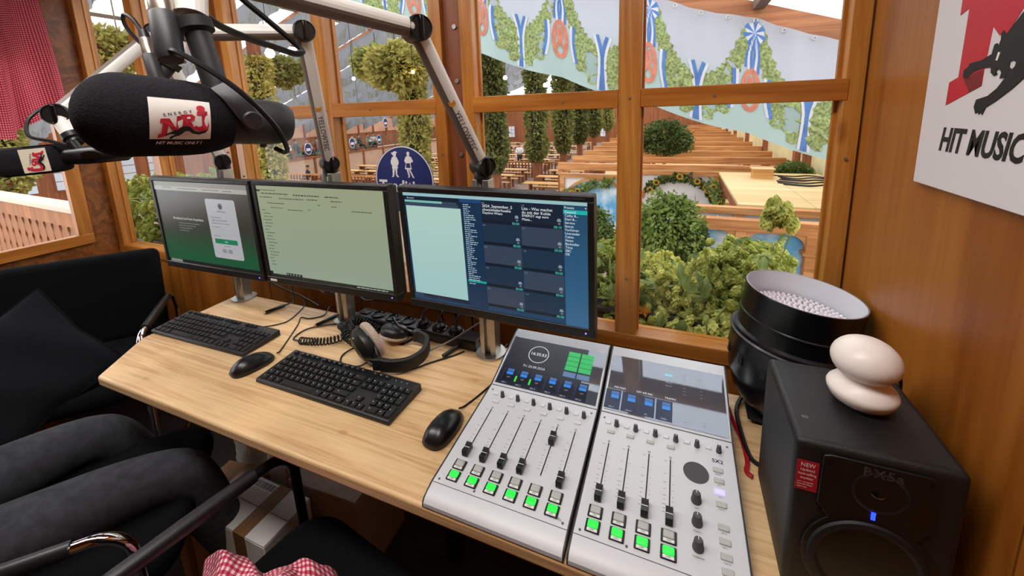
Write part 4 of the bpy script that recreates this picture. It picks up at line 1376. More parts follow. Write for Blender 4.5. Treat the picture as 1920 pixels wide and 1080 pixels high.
        for k in range(6):
            u = 0.030 + k * 0.0365
            scr('channel_strip', u, 0.034, 0.0335, 0.048, B('0a1226', 0.5), 0.0015)
            scr('channel_name', u, 0.0125, 0.032, 0.007, B('1d2a44', 0.5), 0.0017)
            scr('meter', u - 0.012, 0.036, 0.0045, 0.034, B('26345a', 0.5), 0.0017)
            if k in (1, 2):
                scr('meter_level', u - 0.012, 0.028, 0.0045, 0.016, B('48e048', 0.9), 0.0019)
            scr('routing_button', u + 0.005, 0.050, 0.0165, 0.0075, B('4a7ec8', 0.7), 0.0017)
            scr('routing_button', u + 0.005, 0.041, 0.0165, 0.0075, B('2a8cf0', 0.85), 0.0017)
            text('strip_word', 'MIC %d' % (k + 1), 0.005, B('d8e4f8', 0.8), s, Q(u, 0.0125, 0.0019), es)
            text('strip_word', 'OFF', 0.0045, B('c8d4e8', 0.7), s, Q(u + 0.005, 0.029, 0.0019), es)
    else:
        text('model_lettering', 'SX2', 0.0108, PRINT_BLACK, t, P(0.2265, 0.2105, 0.0003), ec, bold=0.02, space=1.1)
        MB().lathe([(0, 0.0003), (0.0215, 0.0003), (0.0215, 0.0008), (0, 0.0008)], 40, P(0.1885, 0.174), CN).build('talkback_speaker', plain('speaker_cloth', '4a4a4c', 0.8, var=0.3, vscale=900), t)
        for v, wd in ((0.119, 'Talk'), (0.0805, 'Monitor'), (0.042, 'Headphone')):
            knob(0.187, v, 0.0078, 0.0175, 'volume_knob')
            label(wd, 0.187, v - 0.0135)
        for v, mat, wd in ((0.191, BTN, 'Select'), (0.169, BTN, 'PFL'), (0.147, LAV, 'Ext'), (0.1245, BTN, 'PGM 1'), (0.086, BTN, 'GP 2'), (0.064, BTN, 'GP 1'), (0.0418, BTN, 'Talk 2'), (0.021, BTN, 'Talk 1')):
            small('side_button', 0.2255, v, mat, 0.0165, 0.0098)
            label(wd, 0.2255, v - 0.0085)
        for k in range(4):
            u = 0.022 + k * 0.036
            scr('channel_strip', u, 0.036, 0.033, 0.048, B('39486c', 0.45), 0.0015)
            scr('routing_button', u + 0.004, 0.052, 0.0165, 0.0075, B('5a80c0', 0.7), 0.0017)
            scr('routing_button', u + 0.004, 0.043, 0.0165, 0.0085, B('3a96f4', 0.8), 0.0017)
            text('strip_word', ('Line 1', 'Line 2', 'PC', 'Caller')[k], 0.005, B('dce6f4', 0.8), s, Q(u, 0.016, 0.0019), es)
        for u, wd in ((0.034, 'MIX PGM'), (0.088, 'OFF AIR REC'), (0.142, 'TRAFFIC')):
            text('strip_word', wd, 0.0062, B('f0f4fa', 0.9), s, Q(u, 0.067, 0.0019), es)
        scr('active_button', 0.136, 0.128, 0.016, 0.0075, B('9ad8e8', 0.9), 0.0017)
        for r in range(3):
            text('strip_word', 'Mon %d' % (r + 1), 0.0048, B('d0d8e4', 0.7), s, Q(0.137, 0.117 - r * 0.009, 0.0019), es)
        for c in range(2):
            for r in range(7):
                text('strip_word', '- o -', 0.005, B('c4ccd8', 0.6), s, Q(0.170 + c * 0.034, 0.136 - r * 0.0085, 0.0019), es)
            text('dial', 'O', 0.011, B('d0d8e4', 0.7), s, Q(0.172 + c * 0.036, 0.024, 0.0019), es)
    return t
console('silver mixing console module with the clock screen and six faders', -0.398, 0.260, False)
console('silver mixing console module with four faders and three dark volume knobs', -0.1335, 0.258, True)

# ------------------------------------------------------------------ studio monitor speaker
def speaker():
    x0, y0, w, h, d = 0.164, 0.575, 0.178, 0.246, 0.195
    t = thing('loudspeaker', 'black studio loudspeaker standing on the desk beside the right wall', 'loudspeaker', (x0 + w / 2, y0 + d / 2, DZ))
    vinyl = plain('black_vinyl', '131314', 0.5, var=0.2, vscale=80, bump=0.25, bscale=600)
    MB().b2(-w / 2, w / 2, -d / 2, d / 2, 0, h).build('cabinet', vinyl, t, bevel=0.009, seg=4)
    yf = -d / 2
    # front plate: narrow top, wide round bottom
    pts = [(-0.058, 0.232), (-0.050, 0.235), (0.050, 0.235), (0.058, 0.232), (0.060, 0.16)]
    pts += [(0.072 * math.cos(a), 0.083 + 0.074 * math.sin(a)) for a in [R(50) - k * R(280) / 28 for k in range(29)]]
    pts += [(-0.060, 0.16)]
    Mf = Matrix(((1, 0, 0, 0), (0, 0, -1, yf), (0, 1, 0, 0), (0, 0, 0, 1)))
    MB().prism(pts, -0.002, 0.0035, Mf).build('baffle', plain('baffle_black', '0c0c0d', 0.35), t, bevel=0.0012)
    ax = (0, -1, 0)
    wf = MB().lathe([(0.066, 0.003), (0.064, 0.0065), (0.058, 0.0075), (0.054, 0.0045), (0.052, 0.003), (0.024, -0.010), (0.022, -0.008), (0.012, -0.003), (0, -0.001)], 48, (0, yf, 0.083), ax).build('woofer', BLACK_MT, t)
    wv = plain('woven_cone', '1d1d1f', 0.55, bump=1.0, bscale=400)
    MB().lathe([(0.052, 0.0036), (0.024, -0.0094), (0.0, -0.0096)], 48, (0, yf, 0.083), ax).build('cone', wv, wf)
    MB().lathe([(0.021, -0.0085), (0.017, -0.003), (0.010, 0.0005), (0, 0.0018)], 30, (0, yf, 0.083), ax).build('dust_cap', BLACK_PL, wf)
    tw = MB().lathe([(0.030, 0.0036), (0.028, 0.0045), (0.016, -0.001), (0, -0.001)], 36, (0.004, yf, 0.196), ax).build('tweeter', BLACK_PL, t)
    MB().lathe([(0.013, -0.0008), (0.011, 0.003), (0.006, 0.0055), (0, 0.0062)], 24, (0.004, yf, 0.196), ax).build('dome', BLACK_GL, tw)
    MB().b2(-0.0022, 0.0022, yf - 0.0046, yf - 0.003, 0.1555, 0.1665).build('power_light', emis('led_deep_blue', '1a30ff', 5.0), t)
    text('model_lettering', 'BX5a', 0.017, plain('badge_grey', '3a3a3c', 0.4), t, (0.004, yf - 0.0040, 0.2235), RX, bold=0.01, space=1.15, extrude=0.0003)
    for x, z in ((-0.05, 0.225), (0.05, 0.225), (0.056, 0.150), (-0.056, 0.150)):
        MB().cyl((x, yf - 0.0042, z), (x, yf - 0.003, z), 0.0022, n=10).build('screw', BLACK_GL, t)
    st = MB().b2(-0.0855, -0.0605, yf - 0.0008, yf - 0.0002, 0.170, 0.2155).build('sticker', plain('sticker_red', 'a8182c', 0.4), t)
    for k, (wd, sz) in enumerate((('NEW', 0.0088), ('Updated', 0.0058), ('best-selling', 0.0056), ('monitor', 0.0056))):
        text('sticker_word', wd, sz, PRINT_WHITE, st, (-0.073, yf - 0.0012, 0.2095 - k * 0.0064 - (0.001 if k else 0)), RX, xs=0.82)
    for k in range(3):
        text('sticker_word', ('new waveguide', 'beautiful finish', 'tight bass')[k], 0.003, PRINT_WHITE, st, (-0.0835, yf - 0.0012, 0.183 - k * 0.0038), RX, align='LEFT')
    MB().b2(-0.072, -0.064, -0.052, -0.046, h - 0.0003, h + 0.0002).build('scuff', PRINT_GREY, t)
speaker()

# ------------------------------------------------------------------ white egg ornament
def egg():
    t = thing('egg_shaped_ornament', 'white plastic ornament of an egg on a saucer-shaped foot, on the loudspeaker', 'ornament', (0.268, 0.684, DZ + 0.246))
    gl = plain('cream_white_plastic', 'f0e6e0', 0.35)
    MB().lathe([(0, 0), (0.030, 0), (0.0305, 0.002), (0, 0.002)], 36).build('pad', DARK_PL, t)
    MB().lathe([(0, 0.002), (0.028, 0.002), (0.037, 0.009), (0.0415, 0.018), (0.0425, 0.023), (0.041, 0.027), (0.034, 0.035), (0.026, 0.041), (0.022, 0.044), (0, 0.046)], 48).build('foot', gl, t)
    prof = [(0, 0.038)]
    for k in range(1, 16):
        a = -PI / 2 + PI * k / 16
        prof.append((0.0415 * math.cos(a), 0.0705 + 0.0325 * math.sin(a)))
    prof.append((0, 0.103))
    e = MB().lathe(prof, 48).build('egg', gl, t)
    # band of tiny speaker holes low on the egg
    g = MB()
    for r in range(3):
        for k in range(7):
            a = R(-62 + k * 4.2)
            z = 0.052 + r * 0.0034
            rr = 0.0415 * math.sqrt(max(0, 1 - ((z - 0.0705) / 0.0325) ** 2))
            p = Vector((rr * math.cos(a), rr * math.sin(a), z))
            n_ = Vector((p.x, p.y, (z - 0.0705) * 1.4)).normalized()
            g.cyl(p - n_ * 0.0004, p + n_ * 0.00015, 0.0005, n=6)
    tag(g.build('speaker_hole_print', PRINT_GREY, e), kind='stuff')
egg()

# ------------------------------------------------------------------ LED can lamp
def lamp():
    c = Vector((0.2600, 0.9615, 1.037))
    tx, r = 0.115, 0.1065
    t = thing('stage_light', 'black drum-shaped LED stage light standing in the corner behind the loudspeaker', 'stage light', c, (0, tx, 0))
    can = plain('can_black', '0d0e10', 0.28)
    # local z = can axis, rim at 0
    MB().lathe([(r, 0.0), (r + 0.0008, -0.002), (r, -0.004), (r, -0.058), (r + 0.002, -0.060), (r + 0.002, -0.064), (r, -0.066), (r, -0.095), (r + 0.006, -0.100), (r + 0.006, -0.106), (r - 0.004, -0.110)], 72).build('upper_shell', can, t)
    MB().lathe([(r - 0.0025, -0.0005), (r - 0.0045, -0.05), (r - 0.0045, -0.052)], 72).build('reflector', plain('reflector_grey', 'dfe2ea', 0.45), t)
    MB().lathe([(r + 0.0, 0.0), (r - 0.0025, 0.0)], 72).build('rim', plain('rim_grey', '8a8a8e', 0.3), t)
    MB().lathe([(r - 0.0045, -0.052), (0, -0.052)], 60).build('lens_plate', plain('lens_plate', '55535c', 0.3), t)
    lm = MB().lathe([(0.0047, 0), (0.0047, 0.002), (0.0038, 0.0046), (0.0021, 0.0062), (0, 0.0067)], 12).mesh('led_lens', plain('clear_lens', 'f0ecf6', 0.08, spec=1.0))
    lm.polygons.foreach_set('use_smooth', [True] * len(lm.polygons))
    n = 0
    for ring in range(9):
        rr = ring * 0.0112
        m = 1 if ring == 0 else int(2 * PI * rr / 0.0108)
        for k in range(m):
            a = 2 * PI * k / m + ring * 0.3
            link('led_lens', lm, t, (rr * math.cos(a), rr * math.sin(a), -0.052))
            n += 1
    # lower housing: wider collar, then the tapering back with vents
    r2 = r + 0.012
    MB().lathe([(r - 0.004, -0.106), (r2, -0.104), (r2 + 0.0015, -0.107), (r2 + 0.0015, -0.110), (r2 - 0.002, -0.113), (r2 - 0.003, -0.150), (r2 - 0.010, -0.20), (r2 - 0.025, -0.245), (r2 - 0.045, -0.270), (0, -0.272)], 72).build('lower_shell', can, t)
    MB().lathe([(r2 + 0.0004, -0.1035), (r2 + 0.0022, -0.107), (r2 + 0.0004, -0.110)], 72).build('collar', plain('collar_grey', '5a5a5e', 0.3), t)
    for k in range(14):
        a = 2 * PI * k / 14 + 0.1
        MB().box(((r2 - 0.0042) * math.cos(a), (r2 - 0.0042) * math.sin(a), -0.158), (0.005, 0.010, 0.022), Euler((0, 0, a))).build('vent', BLACK_MT, t)
    # floor bracket
    for s in (-1, 1):
        MB().tube(smooth_path([(0.02, s * (r2 + 0.004), -0.15), (0.02, s * (r2 + 0.006), -0.22), (0.02, s * 0.09, -0.284), (0.02, s * 0.05, -0.291)], 4), 0.006, 8).build('bracket_leg', BLACK_MT, t)
    MB().b2(-0.06, 0.10, -0.06, 0.06, -0.2925, -0.286).build('bracket_foot', BLACK_MT, t)
lamp()

# ------------------------------------------------------------------ power strip
def power_strip():
    c = Vector((-0.757, 0.983, DZ))
    t = thing('power_strip', 'black six-way power strip behind the headphones', 'power strip', c, (0, 0, R(-1.5)))
    W, D, H = 0.47, 0.062, 0.031
    MB().prism([(-D / 2, 0), (D / 2, 0), (D / 2, H - 0.004), (D / 2 - 0.006, H), (-D / 2 + 0.004, H), (-D / 2, H - 0.006)], -W / 2, W / 2, Matrix(((0, 0, 1, 0), (1, 0, 0, 0), (0, 1, 0, 0), (0, 0, 0, 1)))).build('housing', BLACK_PL, t, bevel=0.002)
    for k in range(6):
        x = -W / 2 + 0.083 + k * 0.061
        s = MB().lathe([(0.0235, H - 0.001), (0.0240, H + 0.003), (0.0222, H + 0.0045), (0.0195, H + 0.003), (0.0185, H - 0.0005), (0, H - 0.0005)], 30, (x, 0, 0)).build('socket', BLACK_GL, t)
        for q in (-1, 1):
            MB().cyl((x + 0.0095 * q, 0, H - 0.001), (x + 0.0095 * q, 0, H + 0.0006), 0.0026, n=10).build('socket_hole', BLACK_MT, s)
        MB().box((x, 0.0175, H + 0.001), (0.004, 0.002, 0.003)).build('earth_clip', CHROME, s)
    MB().b2(-W / 2 + 0.012, -W / 2 + 0.044, -0.014, 0.014, H - 0.001, H + 0.004).build('switch', BLACK_GL, t, bevel=0.002)
    return c, W, H
pc, pW, pH = power_strip()
_rot = Matrix.Rotation(R(-1.5), 3, 'Z')
for n, k in enumerate((3, 4, 5)):
    x = -pW / 2 + 0.083 + k * 0.061
    p = pc + _rot @ Vector((x, 0, pH + 0.001))
    t = thing('power_plug', 'black mains plug in the power strip, %s' % ('third from its right end', 'second from its right end', 'at its right end')[n], 'plug', p, group='plugs in the power strip')
    MB().lathe([(0, 0), (0.0170, 0), (0.0172, 0.012), (0.013, 0.017), (0.007, 0.020), (0.005, 0.028), (0, 0.028)], 20).build('plug_body', BLACK_PL, t)
    MB().tube(smooth_path([(0, 0, 0.024), (0.002, 0.004, 0.040), (0.01, 0.03, 0.050), (0.02, 0.06, 0.03), (0.02, 0.085 - 0.008 * n, -0.03)], 6), 0.0034, 8).build('lead', CABLE, t)

# ------------------------------------------------------------------ headphones
def headphones():
    A = Vector((-0.792, 0.800, DZ + 0.058))      # near cup, standing
    Bc = Vector((-0.788, 0.915, DZ + 0.032))     # far cup, tipped over
    t = thing('headphones', 'black studio headphones with beige velour ear pads lying on the desk', 'headphones', (A + Bc) / 2)
    o = (A + Bc) / 2
    pad = plain('beige_velour', 'c2ad9e', 1.0, var=0.3, vscale=500, bump=0.8, bscale=300, sheen=0.4)
    for P_, ax, far in ((A - o, Vector((0.42, 0.88, 0.30)), False), (Bc - o, Vector((-0.10, -0.30, -0.95)), True)):
        ax = ax.normalized()
        cup = MB().lathe([(0, -0.030), (0.022, -0.030), (0.037, -0.026), (0.045, -0.018), (0.054, -0.012), (0.055, 0.0), (0.053, 0.006), (0, 0.006)] if not far else [(0, -0.024), (0.018, -0.024), (0.034, -0.018), (0.042, -0.008), (0.043, 0.0), (0.042, 0.006), (0, 0.006)], 36, P_, ax, 1.0, 1.0).build('ear_cup', BLACK_PL, t)
        pr = [(0.022, 0.012)]
        for k in range(13):
            a = PI * 1.15 - k * PI * 1.3 / 12
            pr.append(((0.0410 if not far else 0.030) + (0.0150 if not far else 0.012) * math.cos(a), (0.019 if not far else 0.012) + (0.0135 if not far else 0.008) * math.sin(a)))
        pd = MB().lathe(pr + [(0.034, 0.006)], 48, P_, ax).build('ear_pad', pad, t)
        MB().lathe([(0, 0.011), (0.022, 0.011)], 24, P_, ax).build('driver_cloth', BLACK_FAB, pd)
        x, y, z = frame_from(ax)
        MB().tube([P_ - ax * 0.028 + x * 0.016 + y * 0.006, P_ - ax * 0.0285 - x * 0.016 - y * 0.004], 0.003, 8).build('cup_ridge', BLACK_GL, cup)
        MB().box(P_ - ax * 0.0225 - x * 0.0 + y * 0.028, (0.009, 0.026, 0.004), Matrix((x, y, z)).transposed()).build('cup_badge', ALU, cup, bevel=0.001)
    # forks and band: a lying arc swinging out to the right
    F1, F2 = A - o + Vector((0.062, -0.030, -0.028)), Bc - o + Vector((0.085, 0.000, 0.004))
    band = [F1, (-0.690 - o.x, 0.778 - o.y, DZ + 0.026 - o.z), (-0.648 - o.x, 0.803 - o.y, DZ + 0.028 - o.z), (-0.633 - o.x, 0.848 - o.y, DZ + 0.032 - o.z), (-0.655 - o.x, 0.897 - o.y, DZ + 0.038 - o.z), F2]
    sp = smooth_path(band, 8)
    def ribbon(off, hw, th, name, mat):
        mb = MB()
        vs = []
        m = len(sp)
        for i, p in enumerate(sp):
            tn = (sp[min(i + 1, m - 1)] - sp[max(i - 1, 0)]).normalized()
            nr = tn.cross(Vector((0, 0, 1))).normalized()
            for a, b in ((-th, -hw), (th, -hw * 0.9), (th, hw * 0.9), (-th, hw)):
                vs.append(p + nr * (a + off) + Vector((0, 0, b)))
        fs = [(i * 4 + k, i * 4 + (k + 1) % 4, i * 4 + 4 + (k + 1) % 4, i * 4 + 4 + k) for i in range(m - 1) for k in range(4)]
        fs += [(3, 2, 1, 0), tuple((m - 1) * 4 + k for k in range(4))]
        mb._add(vs, fs)
        return mb.build(name, mat, t, bevel=0.003, seg=3)
    leather = plain('band_leather', '141414', 0.55, bump=0.5, bscale=160)
    ribbon(0.0, 0.019, 0.0065, 'headband', leather)
    for P_, F in ((A - o, F1), (Bc - o, F2)):
        MB().tube(smooth_path([P_ + Vector((0.0, 0, 0.046)), P_ + Vector((0.03, -0.012, 0.03)), F, P_ + Vector((0.012, -0.014, -0.042))], 5), 0.0042, 8).build('yoke', BLACK_GL, t)
        MB().box(F, (0.022, 0.020, 0.034), Euler((0, 0, 0.3))).build('slider', BLACK_PL, t, bevel=0.003)
    return A, Bc
hpA, hpB = headphones()

def coil_path(path, r, turns):
    sp = smooth_path(path, 40)
    out = []
    m = len(sp)
    k = turns * 14
    for i in range(k + 1):
        f = i / k * (m - 1)
        j = min(int(f), m - 2)
        p = sp[j].lerp(sp[j + 1], f - j)
        tn = (sp[j + 1] - sp[j]).normalized()
        x, y, _ = frame_from(tn)
        a = 2 * PI * i / 14
        out.append(p + (x * math.cos(a) + y * math.sin(a)) * r)
    return out
t = thing('coiled_cable', 'black coiled headphone cable bunched on the desk left of the headphones', 'cable', (-0.95, 0.86, DZ))
o = Vector((-0.95, 0.86, DZ))
zc = DZ + 0.0105
L = lambda pts: [Vector(p) - o for p in pts]
MB().tube(coil_path(L([(-1.062, 0.806, zc), (-1.02, 0.815, zc), (-0.975, 0.835, zc), (-0.935, 0.862, zc + 0.01), (-0.95, 0.905, zc + 0.01), (-1.0, 0.925, zc)]), 0.0100, 24), 0.0023, 6).build('coil', CABLE, t)
MB().tube(coil_path(L([(-0.995, 0.93, zc), (-0.955, 0.94, zc + 0.012), (-0.91, 0.945, zc + 0.008), (-0.865, 0.935, zc)]), 0.0100, 13), 0.0023, 6).build('coil', CABLE, t)
MB().tube(coil_path(L([(-0.99, 0.90, zc + 0.012), (-0.955, 0.88, zc + 0.02), (-0.915, 0.855, zc + 0.008), (-0.868, 0.845, zc)]), 0.0100, 13), 0.0023, 6).build('coil', CABLE, t)
MB().tube(L(smooth_path([(-1.0, 0.93, zc), (-1.045, 0.93, DZ + 0.004), (-1.11, 0.875, DZ + 0.004), (-1.105, 0.815, DZ + 0.004), (-1.062, 0.806, zc)], 8)), 0.0024, 6).build('plain_lead', CABLE, t)
MB().tube(L(smooth_path([(-0.868, 0.845, zc), (-0.885, 0.80, DZ + 0.004), (-0.855, 0.765, DZ + 0.004), (-0.80, 0.768, DZ + 0.006), (-0.775, 0.785, DZ + 0.016)], 8)), 0.0024, 6).build('plain_lead', CABLE, t)

def jack(label, p0, p1, r=0.0062):
    p0, p1 = Vector(p0), Vector(p1)
    t = thing('audio_plug', label, 'plug', p0, group='slim audio plugs lying on the desk')
    d = p1 - p0
    L_ = d.length
    MB().lathe([(0, 0.0), (r * 0.85, 0.0), (r, 0.003), (r, L_ * 0.75), (r * 0.6, L_ * 0.8), (r * 0.45, L_), (0, L_)], 16, (0, 0, 0), d).build('sleeve', BLACK_GL, t)
    MB().lathe([(0, -0.004), (r * 0.7, -0.004), (r * 0.85, 0.0), (0, 0)], 16, (0, 0, 0), d).build('tip_ring', plain('brass', 'c09a58', 0.3, 0.9), t)
jack('slim black audio plug with a brass tip lying behind the far keyboard', (-1.350, 0.902, DZ + 0.007), (-1.325, 0.985, DZ + 0.009))
jack('slim black audio plug lying left of the middle post', (-1.098, 0.895, DZ + 0.007), (-1.075, 0.99, DZ + 0.009))

# ------------------------------------------------------------------ loose cables
zt = DZ + 0.0026
cable('keyboard_cable', [(-1.262, 0.818, DZ + 0.012), (-1.24, 0.86, zt), (-1.225, 0.90, zt), (-1.262, 0.99, zt), (-1.29, 1.012, zt + 0.012)], 0.0021, CABLE, 'thin black cable from the far keyboard to the back edge of the desk')
cable('mouse_cable', [(-1.074, 0.735, DZ + 0.010), (-1.09, 0.76, zt), (-1.165, 0.88, zt), (-1.20, 0.925, zt), (-1.165, 0.93, zt), (-1.135, 0.965, zt), (-1.15, 1.005, zt + 0.01), (-1.16, 1.03, zt - 0.01)], 0.0021, CABLE, 'thin black cable from the mouse between the keyboards')
cable('keyboard_cable', [(-0.715, 0.762, DZ + 0.014), (-0.665, 0.80, zt), (-0.61, 0.865, zt), (-0.575, 0.905, zt), (-0.555, 0.935, zt)], 0.0024, CABLE, 'thin black cable from the middle keyboard toward the right post')
cable('mouse_cable', [(-0.448, 0.716, DZ + 0.012), (-0.444, 0.74, zt), (-0.425, 0.80, zt), (-0.412, 0.87, zt), (-0.425, 0.935, zt), (-0.445, 0.975, zt), (-0.45, 1.01, zt)], 0.0022, CABLE, 'thin black cable from the mouse beside the mixing console')
cable('grey_cable', [(-0.655, 0.900, DZ + 0.004), (-0.60, 0.925, DZ + 0.03), (-0.55, 0.955, DZ + 0.06), (-0.52, 0.99, DZ + 0.075), (-0.515, 1.03, DZ + 0.05)], 0.0022, plain('grey_lead', '8a8a88', 0.5), 'thin light grey cable rising past the end of the power strip')
t = thing('cable_plug', 'small black cylindrical plug lying in front of the power strip', 'plug', (-0.597, 0.888, DZ + 0.007))
MB().cyl((0, 0, 0), (0.016, 0.055, 0.002), 0.0065, 0.005, n=14).build('plug_body', BLACK_PL, t)
for k, pts in enumerate(([(-1.50, 0.90, 0.90), (-1.49, 0.96, 0.885), (-1.44, 1.01, 0.80), (-1.33, 1.04, 0.75), (-1.25, 1.045, 0.72)],
                         [(-1.37, 0.90, 0.885), (-1.30, 0.98, 0.83), (-1.2, 1.03, 0.80), (-1.12, 1.04, 0.76), (-1.10, 1.045, 0.70)],
                         [(-1.22, 0.90, 0.89), (-1.16, 0.98, 0.84), (-1.10, 1.03, 0.78), (-1.09, 1.045, 0.70)],
                         [(-1.07, 0.89, 0.90), (-1.06, 0.97, 0.86), (-1.05, 1.02, 0.82), (-1.0, 1.03, 0.79), (-0.92, 1.0, 0.825), (-0.89, 0.9, 0.885)],
                         [(-1.30, 1.00, 0.90), (-1.33, 1.02, 0.87), (-1.345, 1.02, 0.82), (-1.33, 1.005, 0.76), (-1.32, 0.99, 0.745)])):
    cable('monitor_cable', pts, 0.0036 if k < 4 else 0.002, CABLE, ('black cable hanging from the leftmost monitor past its post', 'black cable drooping between the left and middle monitors', 'thick black cable below the left half of the middle monitor', 'black cable looped under the middle monitor around its post', 'thin black loop of cable above the slim audio plug')[k], group='cables hanging behind the monitors')
t = thing('video_plug', 'black monitor plug hanging under the middle monitor', 'plug', (-1.075, 0.925, 0.875))
MB().box((0, 0, 0), (0.022, 0.013, 0.05), Euler((0.3, 0.4, 0)), 0.75).build('plug_body', BLACK_PL, t, bevel=0.002)
cable('red_cable', [(0.128, 0.905, DZ + 0.03), (0.136, 0.89, DZ + 0.012), (0.148, 0.845, DZ + 0.004), (0.151, 0.79, DZ + 0.004), (0.146, 0.765, DZ + 0.004), (0.155, 0.755, DZ + 0.004)], 0.0042, RED_CABLE, 'red cable curling on the desk between mixing console and loudspeaker')
cable('lamp_cable', [(0.17, 0.99, DZ + 0.012), (0.15, 0.94, DZ + 0.007), (0.147, 0.87, DZ + 0.013), (0.158, 0.80, DZ + 0.006), (0.18, 0.785, DZ + 0.005)], 0.0045, CABLE, 'black cable on the desk in front of the stage light')
cable('ornament_cable', [(0.295, 0.705, DZ + 0.249), (0.315, 0.73, DZ + 0.2495), (0.33, 0.758, DZ + 0.249), (0.352, 0.775, DZ + 0.235), (0.356, 0.79, DZ + 0.1), (0.356, 0.80, DZ + 0.004)], 0.003, CABLE, 'black cable running off the back of the loudspeaker from the ornament')
# microphone leads
cable('microphone_cable', [(-0.574, 0.318, 1.517), (-0.556, 0.318, 1.512), (-0.522, 0.335, 1.486), (-0.500, 0.357, 1.455), (-0.497, 0.385, 1.420), (-0.507, 0.405, 1.390), (-0.530, 0.418, 1.383), (-0.543, 0.414, 1.389)], 0.0033, CABLE, 'black cable curving from the large connector to the tail of the nearest microphone')
cable('microphone_cable', [(-0.622, 0.345, 1.616), (-0.640, 0.372, 1.630), (-0.640, 0.395, 1.604), (-0.634, 0.410, 1.576), (-0.640, 0.455, 1.562), (-0.640, 0.518, 1.550), (-0.636, 0.552, 1.544), (-0.635, 0.565, 1.550), (-0.646, 0.562, 1.562), (-0.660, 0.530, 1.594), (-0.668, 0.489, 1.625), (-0.668, 0.460, 1.648), (-0.64, 0.42, 1.66)], 0.0052, CABLE, 'thick black cable looping in the air above the nearest microphone')
cable('microphone_cable', [(-1.088, 0.555, 1.625), (-1.105, 0.55, 1.655), (-1.125, 0.545, 1.665), (-1.13, 0.548, 1.64), (-1.10, 0.56, 1.60), (-1.06, 0.59, 1.57)], 0.0042, CABLE, 'small black loop of cable above the smaller connector')
cable('microphone_cable', [(-1.535, 0.53, 1.48), (-1.535, 0.50, 1.45), (-1.49, 0.48, 1.41), (-1.44, 0.50, 1.395), (-1.40, 0.51, 1.385)], 0.0042, CABLE, 'black cable hugging the elbow of the far microphone arm')
# ------------------------------------------------------------------ chairs
def make_chair(label, loc, rz, frame, arm_h=0.65, w=0.27, wide=0.25, bare=()):
    t = thing('armchair', label, 'chair', loc, (0, 0, rz), group='black fabric armchairs with tube frames')
    # seat: soft slab
    def slab(cx, cy, cz, sx, sy, sz, name, tilt=0.0, mat=BLACK_FAB):
        return MB().box((cx, cy, cz), (sx, sy, sz), Euler((tilt, 0, 0))).build(name, mat, t, bevel=min(sz, sy) * 0.42, seg=4)
    rp = []
    for cx, cy, a0 in ((wide - 0.09, 0.17, 0), (-wide + 0.09, 0.17, PI / 2), (-wide + 0.05, -0.19, PI), (wide - 0.05, -0.19, 1.5 * PI)):
        rr_ = 0.09 if cy > 0 else 0.05
        rp += [(cx + rr_ * math.cos(a0 + PI / 2 * k / 6), cy + rr_ * math.sin(a0 + PI / 2 * k / 6)) for k in range(7)]
    MB().prism(rp, 0.41, 0.482).build('seat', BLACK_FAB, t, bevel=0.03, seg=4)
    slab(0, -0.255, 0.66, wide * 2, 0.075, 0.40, 'backrest', R(8))
    for s in (-1, 1):
        x = s * w
        if s in bare:
            MB().tube([(x * 0.9, 0.2, 0.40), (x * 0.9, 0.21, 0.2), (x * 0.9, 0.22, 0.0)], 0.0115, 10).build('front_leg', frame, t)
            MB().tube([(x * 0.9, -0.2, 0.40), (x * 0.9, -0.22, 0.0)], 0.0115, 10).build('rear_leg', frame, t)
            continue
        pts = [(x, -0.30, arm_h - 0.10), (x, -0.27, arm_h - 0.02)] + [(x, -0.21, arm_h)] + [(x, 0.16, arm_h)] + arc((x, 0.16, arm_h - 0.06), 0.06, PI / 2, R(8), 6, (0, 1, 0), (0, 0, 1)) + [(x, 0.225, 0.30), (x, 0.235, 0.04)] + arc((x, 0.205, 0.04), 0.03, 0, -PI / 2, 4, (0, 1, 0), (0, 0, 1)) + [(x, -0.22, 0.010), (x, -0.27, 0.012)]
        MB().tube(pts, 0.0115, 10).build('side_frame', frame, t)
        MB().tube([(x, -0.19, arm_h + 0.0005), (x, 0.0, arm_h + 0.001), (x, 0.135, arm_h + 0.0005)], [0.0155, 0.0165, 0.0155], 14).build('arm_pad', BLACK_PL, t)
        MB().tube([(x, -0.30, arm_h - 0.10), (x, -0.27, 0.42), (x, -0.25, 0.012)], 0.0115, 10).build('rear_leg', frame, t)
        MB().tube([(x, 0.228, 0.40), (s * (wide - 0.03), 0.20, 0.405)], 0.010, 8).build('seat_bracket', frame, t)
        MB().tube([(x, -0.27, 0.42), (s * (wide - 0.03), -0.22, 0.415)], 0.010, 8).build('seat_bracket', frame, t)
    return t
FR_BLACK = plain('black_enamel_tube', '0c0c0e', 0.22)
make_chair('black fabric armchair with a black tube frame pushed up to the front of the desk', (-0.600, 0.310, 0), R(-9), FR_BLACK)
make_chair('black armchair with a chrome arm under the person in dark jeans', (-1.355, 0.345, 0), R(-42), CHROME, 0.62, bare=(-1,))
make_chair('wide black armchair with a chrome frame in the corner left of the desk', (-2.225, 0.630, 0), R(230), CHROME, 0.64, 0.33, 0.305)

